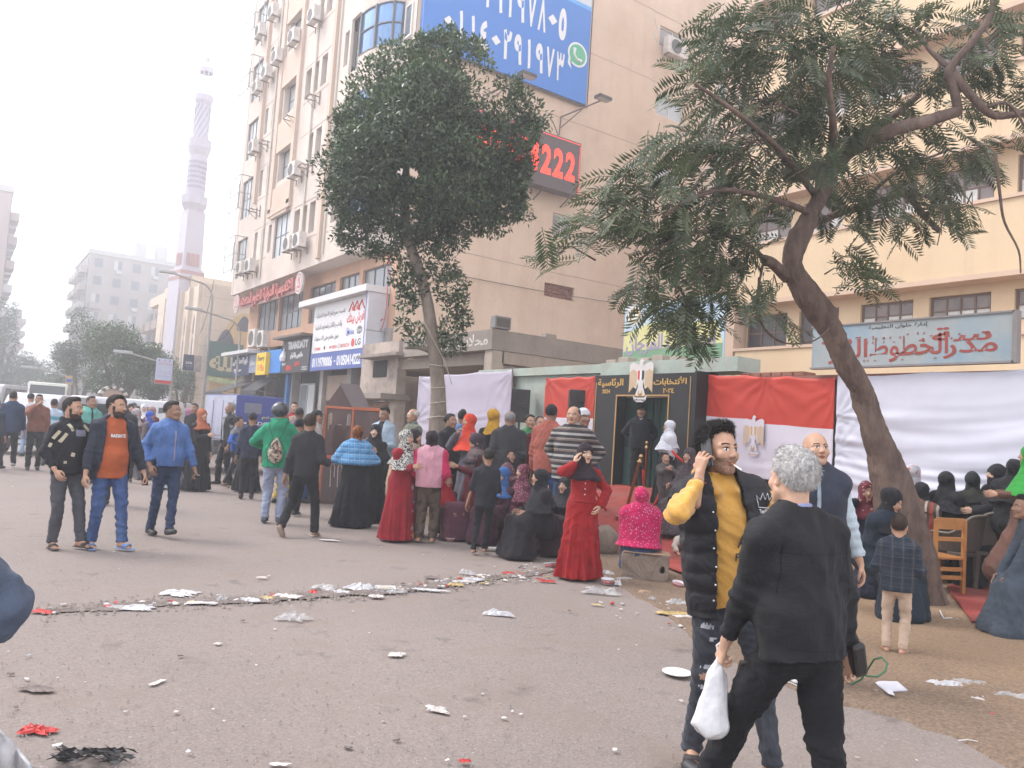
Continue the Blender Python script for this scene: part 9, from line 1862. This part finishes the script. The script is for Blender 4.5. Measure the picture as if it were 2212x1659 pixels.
mb=MB();mb.bbox((-.035,-.05,-.075),(.035,.05,.075),.02);o=mb.build('phone_case',mat('purse_black',(.02,.018,.018)));o.location=Vector(atD(1843,1418,d*1.0));o.rotation_euler=(R(10),R(-18),R(-20));tag(o,'black flip case held in the right hand of the white haired man','phone case')
pts=[(1818,1440),(1850,1447),(1872,1460),(1895,1462),(1912,1450),(1917,1433),(1905,1420),(1888,1424),(1875,1445),(1860,1468),(1840,1478),(1825,1470)]
MBc=MB();MBc.tube([atD(u,v,d*(1.0+.01*i))for i,(u,v)in enumerate(pts)],.0045,6);tag(MBc.build('cord',mat('cord_green',(.03,.11,.05),.6),None,True),'green cord looping out of his right hand','cord')
V=[];F=[];nn=16
c0=atD(10,1760,1.9)
for j in range(nn+1):
 for i in range(nn+1):
  u,v=-120+i*(230)/nn,1560+j*300/nn;x=(i/nn);lim=1562+max(0,u+10)*1.12;vv=lim+(j/nn)*330;V.append(tuple(atD(u,vv,2.05+.05*mnoise.noise(Vector((i*.3,j*.3,1)))+.02*math.sin(i*1.3))))
for j in range(nn):
 for i in range(nn):q=j*(nn+1)+i;F.append((q,q+1,q+nn+2,q+nn+1))
o=mesh_obj('plastic_bag',V,F,BAGW(),None,None,True);o.modifiers.new('s','SOLIDIFY').thickness=.01;tag(o,'creased white bag at the bottom left corner of the frame','plastic bag')
items=[('crumple','plastic_bag','crumpled clear bag with a tail lying alone in the middle of the road',(632,1338),.30,.19,.09,'c'),('crumple','plastic_sheet','pale rectangular plastic sheet at the left end of the litter line',(384,1283),.40,.28,.04,'w'),('crumple','plastic_bag','flat pale bag left of the rectangular sheet',(248,1313),.27,.13,.02,'c'),('crumple','plastic_bag','crumpled white bag just below the rectangular sheet',(300,1316),.30,.15,.05,'w'),('crumple','wrapper','red wrapper at the far left end of the litter line',(92,1324),.20,.09,.04,'r'),('crumple','paper','white paper with black print in the litter line',(432,1305),.28,.09,.03,'p'),('crumple','plastic_bag','standing crumpled clear bag in the litter line',(480,1298),.13,.10,.10,'c'),('crumple','plastic_bag','torn white bag right of the small standing bag',(540,1298),.22,.11,.05,'w'),('crumple','wrapper','orange and white wrapper in the litter line',(578,1293),.16,.08,.03,'y'),('crumple','paper','broad creased white paper in the litter line',(620,1290),.30,.12,.04,'p'),('crumple','wrapper','torn grey wrapper beside the broad creased paper',(665,1293),.16,.08,.02,'d'),('crumple','wrapper','red striped wrapper in the middle of the litter line',(676,1281),.11,.12,.04,'r'),('crumple','plastic_bag','green and white translucent bag in the middle of the litter line',(700,1271),.30,.18,.08,'c'),('crumple','wrapper','folded white cup wrapper lying between bags',(738,1281),.20,.11,.05,'w'),('crumple','plastic_bag','spiky white plastic bag, tallest of the litter line',(776,1272),.34,.20,.11,'w'),('crumple','paper','white and grey paper scrap right of the spiky bag',(810,1290),.18,.10,.03,'p'),('crumple','plastic_bag','small crumpled clear wrap under the yellow tray',(857,1281),.22,.13,.05,'c'),('crumple','plastic_bag','long flat white bag at the right part of the litter line',(924,1276),.42,.10,.03,'w'),('crumple','wrapper','dark torn piece before the heap of wrappers',(935,1249),.22,.09,.03,'d'),('crumple','wrapper','pale wrapper with yellow corner in the wrapper heap',(985,1265),.20,.11,.04,'y'),('crumple','plastic_bag','grey translucent bag on top of the wrapper heap',(1012,1241),.22,.14,.09,'c'),('crumple','plastic_bag','pale plastic film in the wrapper heap',(1022,1254),.26,.12,.05,'w'),('crumple','paper','wide paper scrap below the wrapper heap',(1000,1258),.30,.10,.03,'p'),('crumple','wrapper','pink and orange packet right of the wrapper heap',(1100,1240),.19,.10,.04,'r'),('crumple','wrapper','red crumpled packet before the red dress',(1182,1258),.22,.07,.06,'r'),('crumple','paper','small white crumpled paper right of the wrapper heap',(1129,1250),.10,.07,.04,'p'),('crumple','plastic_bag','white torn plastic with a raised lobe alone on the asphalt',(1078,1330),.32,.10,.10,'w'),('crumple','plastic_bag','long clear plastic bag trailing right of the red dress',(1300,1283),.42,.18,.12,'c'),('crumple','wrapper','pointed white and pink pouch beside the trailing bag',(1335,1265),.10,.08,.12,'w'),('crumple','cup_lid','white spoon or lid near the dress hem',(1276,1271),.12,.05,.02,'p'),('crumple','wrapper','small red wrapper near the dress hem',(1272,1280),.10,.05,.02,'r'),('crumple','paper','flattened printed packet on the sand below the trailing bag',(1290,1308),.16,.05,.02,'y'),('crumple','plastic_bag','round clear plastic bag on the dirt below the stone block',(1463,1305),.24,.17,.10,'c'),('crumple','plastic_bag','small clear bag standing by the cardboard',(1408,1296),.09,.08,.07,'c'),('crumple','wrapper','wrapper with red print below the stone block',(1324,1257),.14,.08,.03,'y'),('crumple','plastic_bag','clear film against the foot of the stone block',(1350,1252),.26,.08,.06,'c'),('crumple','wrapper','yellow and white sachets by the crawling baby',(1484,1212),.18,.08,.04,'y'),('crumple','wrapper','heap of colourful wrappers below the clear bag',(1458,1327),.36,.12,.04,'y'),('crumple','paper','printed paper right of the colourful wrappers',(1480,1334),.26,.10,.03,'p'),('crumple','plastic_bag','grey plastic bag next to the ripped jeans',(1508,1322),.22,.09,.05,'c'),('crumple','wrapper','red foil wrapper at the lower left of the road',(78,1582),.19,.10,.05,'r'),('crumple','paper','folded newspaper scrap on the road',(857,1417),.13,.10,.03,'p'),('crumple','paper','thin torn paper near the bottom edge of the road',(945,1537),.16,.09,.04,'p'),('crumple','paper','thin paper strip lying left on the road',(340,1477),.05,.14,.01,'p'),('crumple','paper','small white scrap just above the large clear bag',(469,1393),.06,.05,.02,'p'),('crumple','wrapper','brown stained scrap at the left of the road',(78,1490),.22,.12,.02,'d'),('crumple','paper','white scrap near the middle bottom of the picture',(602,1655),.12,.04,.01,'p'),('crumple','wrapper','small red wrapper at the bottom edge',(1003,1648),.07,.04,.02,'r'),('crumple','paper','pale flattened leaf of paper under the boy in black',(712,1168),.32,.10,.02,'p'),('crumple','paper','small paper on the road above the litter line',(566,1249),.13,.07,.02,'p'),('crumple','plastic_bag','crumpled white bag with an orange end on the dirt at the right',(2170,1377),.24,.14,.11,'w'),('crumple','plastic_bag','long torn white plastic on the brown dirt',(2040,1482),.40,.16,.06,'w'),('crumple','plastic_bag','grey translucent plastic overlapping the long torn one',(2100,1480),.34,.14,.06,'c'),('crumple','paper','small torn white piece below the long plastic',(1977,1503),.09,.05,.03,'p'),('crumple','paper','folded paper with brown stain on the dirt',(2052,1513),.17,.08,.03,'p'),('crumple','paper','curled paper right of the folded stained one',(2110,1513),.16,.06,.03,'p'),('crumple','plastic_bag','grey clear plastic at the right edge of the dirt',(2190,1508),.34,.14,.06,'c'),('crumple','plastic_bag','dirty white cloth like plastic by the green cord',(1925,1447),.20,.10,.05,'w'),('crumple','paper','white scrap under the green cord',(1897,1457),.12,.05,.02,'p'),('crumple','plastic_bag','translucent white plastic bag lying far left on the road',(38,975),.55,.3,.1,'w'),('crumple','plastic_bag','big pale carrier bag with red print standing behind the pink fleece',(965,1135),.42,.30,.34,'w'),('crumple','plastic_bag','white bag lying left of the big carrier bag',(948,1140),.22,.2,.22,'w'),('crumple','plastic_bag','small white bag at the foot of the puppet booth',(735,1062),.2,.2,.2,'w'),('crumple','plastic_bag','crumpled white paper behind the red dress hem',(1308,1240),.22,.12,.08,'w')]
mm={'c':BAGC,'w':BAGW,'p':PAPER,'r':LRED,'y':LYEL,'d':LDARK}
for i,(k_,nm,lab,(u,v),w,d_,h_,c_)in enumerate(items):q=onG(u,v);near_=14 if w>.15 else 8;w*=.8;d_*=.85;crumple(nm,lab,{'plastic_bag':'plastic bag','plastic_sheet':'plastic sheet','cup_lid':'lid'}.get(nm,nm),q,w,d_,h_,mm[c_](),i*1.37+2,R(-35)+random.uniform(-.25,.25),near_)
def plate(u,v,r,label,sx=1.0):q=onG(u,v);t=MB().lathe([(0,.004),(r*.7,.004),(r,.016),(r*1.02,.020),(r*.98,.022),(r*.68,.009),(0,.009)],n=26).build('paper_plate',mat('plate_white',(.60,.59,.58),.6,.05),None,True);t.location=(q[0],q[1],q[2]+.004);t.scale.x=sx;tag(t,label,'plate')
plate(1462,1458,.105,'white oval paper plate lying on the asphalt');
def bowl(u,v,label,r=.07,h=.055,tilt=0):
 q=onG(u,v);t=empty('paper_bowl',(q[0],q[1],q[2]+.006),0,label,'bowl');MB().lathe([(r*.7,0),(r,h),(r*1.06,h),(r*1.04,h+.006),(r*.94,h),(r*.66,.006),(0,.006)],n=22).build('bowl',mat('bowl_white',(.58,.55,.58),.5,.05),t,True);MB().lathe([(r*.78+.002,h*.22),(r*.93+.002,h*.7)],n=22).build('print_band',mat('bowl_print',(.36,.10,.10),.5,.5,30),t,True);t.rotation_euler.x=R(tilt)
bowl(1312,1263,'lilac white printed paper bowl beside the dress hem',.075,.06);bowl(1465,1268,'upside down printed paper bowl right of the cardboard',.075,.045,12);bowl(1190,1228,'printed paper bowl left of the dress hem',.08,.06,-14);bowl(972,1170,'printed paper bowl by the bare feet of the pink fleece girl',.07,.05)
def tray(u,v,w,d,label,m=None,fill=None):
 q=onG(u,v);t=empty('food_tray',(q[0],q[1],q[2]+.006),R(-35)+.15,label,'tray');mb=MB();V=[(-w/2,-d/2,.03),(w/2,-d/2,.03),(w/2,d/2,.03),(-w/2,d/2,.03),(-w*.42,-d*.4,.004),(w*.42,-d*.4,.004),(w*.42,d*.4,.004),(-w*.42,d*.4,.004)];mb.add(V,[(0,1,5,4),(1,2,6,5),(2,3,7,6),(3,0,4,7),(4,5,6,7)]);o=mb.build('tray',m or mat('foam_white',(.62,.61,.60),.7,.04),t);o.modifiers.new('s','SOLIDIFY').thickness=.005
 if fill:MB().bbox((-w*.3,-d*.28,.008),(w*.3,d*.28,.02),.004).build('food_rest',fill,t)
tray(832,1275,.20,.13,'white tray with yellow food remains in the litter line',None,LYEL());tray(1098,1196,.34,.16,'long white foam tray beside the seated black robe');tray(965,1160,.26,.16,'white foam tray behind the paper bowl');tray(1060,1188,.2,.12,'tray with yellow wrapper near the boy in black',None,LYEL())
q=onG(1394,1282);o=MB().add([(-.11,-.08,.006),(.06,-.10,.006),(.11,.08,.012),(-.04,.10,.02)],[(0,1,2,3)]).build('cardboard_piece',mat('cardboard',(.36,.24,.16)));o.location=q;o.rotation_euler.z=R(-35);o.modifiers.new('s','SOLIDIFY').thickness=.006;tag(o,'brown cardboard piece lying below the stone block','cardboard')
qs=[onG(u,v)for u,v in((1887,1478),(1905,1478),(1938,1480),(1960,1500),(1927,1503),(1932,1513),(1918,1510))];c=qs[0];o=MB().add([tuple(q-c+np.array([0,0,.012+.004*i]))for i,q in enumerate(qs)],[tuple(range(len(qs)))]).build('foam_sheet',mat('foam_lilac',(.56,.55,.60),.6,.04));o.location=c;o.modifiers.new('s','SOLIDIFY').thickness=.008;tag(o,'pointed white foam sheet with a notch on the brown dirt','foam sheet')
qs=[onG(u,v)for u,v in((2030,1325),(2038,1342),(2056,1341))];mb=MB();mb.tube([q+np.array([0,0,.03])for q in qs],.008,4);tag(mb.build('plastic_strip',mat('foam_white',(.62,.61,.6))),'bent white strip by the corner of the small red carpet','strip')
for(a,b,lab)in(((2070,1604),(2112,1606),'bent white straw on the dirt near the lower right corner'),((1690,1475),(1725,1486),'thin pale twig on the dirt right of the white bag')):mb=MB();A,B_=onG(*a),onG(*b);mb.tube([A+np.array([0,0,.012]),(A+B_)/2+np.array([0,0,.02]),B_+np.array([0,0,.012])],.004,5);tag(mb.build('straw',PAPER()),lab,'straw')
q=onG(180,1645);r=random.Random(5);mb=MB()
for k in range(110):a=r.uniform(-.16,.17);b=r.uniform(-.06,.07);L_=r.uniform(.02,.07);an=r.uniform(-.9,.9);mb.add([(a,b,.01+r.random()*.05),(a+L_*math.cos(an),b+L_*.4*math.sin(an),.01+r.random()*.04),(a+L_*math.cos(an)+.02,b+.02,.005+r.random()*.03)],[(0,1,2)])
o=mb.build('dry_leaf_bundle',mat('dry_black_leaf',(.045,.042,.042),.5,.3,9));o.location=q;o.rotation_euler.z=R(-30);tag(o,'bundle of blackened leaves and stalks at the bottom left','dry leaves')
for k in range(5):pass
rnd=random.Random(12);scr=[]
for kind in range(7):
 n=rnd.randint(4,6);pts=[(math.cos(2*math.pi*i/n+rnd.uniform(-.3,.3))*rnd.uniform(.5,1.2),math.sin(2*math.pi*i/n)*rnd.uniform(.3,.9))for i in range(n)];me=bpy.data.meshes.new('paper_scrap');me.from_pydata([(x*.026,y*.026,.003+rnd.random()*.007)for x,y in pts]+[(x*.026,y*.026,.0)for x,y in pts],[],[tuple(range(n)),tuple(range(n,2*n))[::-1]]+[(i,n+i,n+(i+1)%n,(i+1)%n)for i in range(n)]);scr.append(me)
def scrap(x,y,s,m,lab,grp):
 me=scr[rnd.randrange(7)];o=bpy.data.objects.new('paper_scrap',me);COL.objects.link(o)
 if not me.materials:me.materials.append(PAPER())
 o.material_slots[0].link='OBJECT';o.material_slots[0].material=m;o.location=(x,y,gz(x,y)+(.03 if x>8 else .004));o.rotation_euler=(rnd.uniform(-.15,.15),rnd.uniform(-.15,.15),rnd.uniform(0,6.3));o.scale=(s,s,s);tag(o,lab,'paper scrap',grp)
line=[(90,1322),(250,1312),(380,1300),(560,1296),(700,1283),(830,1278),(960,1262),(1060,1248),(1160,1238),(1260,1215)];LP=[onZ(*p)for p in line]
for k in range(175):
 i=rnd.randrange(len(LP)-1)if rnd.random()<.5 else rnd.randrange(5,len(LP)-1);f=rnd.random();p=LP[i]*(1-f)+LP[i+1]*f;off=rnd.gauss(0,.10+.12*(i>5));scrap(p[0]+off*.3+rnd.gauss(0,.05),p[1]+off,rnd.uniform(.5,1.7),[PAPER(),BAGW(),PAPER(),LDARK(),LYEL(),LRED()][min(5,int(rnd.random()**1.5*6))],'small paper scrap lying along the cracked litter line','scraps along the litter line')
for k in range(125):
 u,v=rnd.uniform(0,2212),1000+650*rnd.random()**1.3;q=onG(u,v)
 if q[1]>30 or q[0]>11.3:continue
 scrap(q[0],q[1],rnd.uniform(.35,1.1),[PAPER(),PAPER(),BAGW(),LDARK()][rnd.randrange(4)],'small paper scrap scattered on the ground','scattered scraps')
for k in range(70):
 u,v=rnd.uniform(1300,2212),0;v=rnd.uniform(1260,1330)+(u-1300)*.28;q=onG(u,v)
 if q[0]<11.3:scrap(q[0],q[1],rnd.uniform(.4,1.5),[PAPER(),BAGW(),PAPER(),LRED()][rnd.randrange(4)],'small paper scrap lying on the dirt verge','scraps on the dirt verge')
def chips(name,n,fn,s0,s1,m):
 V=[];F=[];r=random.Random(n)
 for k in range(n):
  x,y=fn(r);z=gz(x,y)+(.02 if x>8.2 else 0);s=r.uniform(s0,s1);a=r.uniform(0,6.3);b=len(V);q=[(math.cos(a+t)*s*r.uniform(.6,1.3),math.sin(a+t)*s*r.uniform(.5,1))for t in(0,1.57,3.14,4.71)];hh=s*r.uniform(.3,.8)
  V+=[(x+c[0],y+c[1],z)for c in q]+[(x,y,z+hh+.004)];F+=[(b,b+1,b+4),(b+1,b+2,b+4),(b+2,b+3,b+4),(b+3,b,b+4)]
 o=mesh_obj(name,V,F,m);o['kind']='stuff';return o
def near_line(r):
 i=r.randrange(len(LP)-1);f=r.random();p=LP[i]*(1-f)+LP[i+1]*f;return p[0]+r.gauss(0,.1),p[1]+r.gauss(0,.14)
chips('grit_along_crack',1500,near_line,.006,.022,mat('grit',(.24,.20,.175),.95,.3,20));
def on_dirt(r):
 u=r.uniform(1330,2300);q=onZ(u,r.uniform(1250,1250+(u-1250)*.40));return q[0]+.0,q[1]
chips('dirt_gravel',1500,on_dirt,.003,.010,mat('grit_dark',(.16,.12,.095),.95,.3,20));chips('road_grit',2600,lambda r:tuple(onZ(r.uniform(-100,2300),1080+620*r.random())[:2]),.004,.010,mat('grit_pale',(.26,.23,.21),.9,.2,20))
V=[];F=[];n=120
for i in range(n+1):
 f=i/n*(len(LP)-1);a=min(int(f),len(LP)-2);p=LP[a]*(1-(f-a))+LP[a+1]*(f-a);w0=.10+.08*mnoise.noise(Vector((i*.16,1,0)))+.03*mnoise.noise(Vector((i*.7,5,0)));w1=.13+.09*mnoise.noise(Vector((i*.13,7,0)))+.04*mnoise.noise(Vector((i*.6,2,0)));e=min(1,i/12,(n-i)/4+.3)
 for k,(o_,z)in enumerate(((-w0,.001),(-w0*.4,.012),(0,.004),(w1*.5,.014),(w1,.001))):V.append((p[0]+o_*.35*e,p[1]+o_*e,z+.006*mnoise.noise(Vector((i*.9,k,3)))*(0<k<4)))
for i in range(n):
 for k in range(4):q=i*5+k;F.append((q,q+5,q+6,q+1))
o=mesh_obj('broken_strip',V,F,mat('broken_asphalt',(.20,.165,.15),.95,.35,9,.9,.02,dirt=(.10,.08,.07),dscale=3));o['kind']='structure';o['label']='rough broken strip across the asphalt under the litter'
build_haze()
for o in bpy.data.objects:
 if o.type=='MESH' and o.name.startswith('foliage'):o.visible_shadow=True
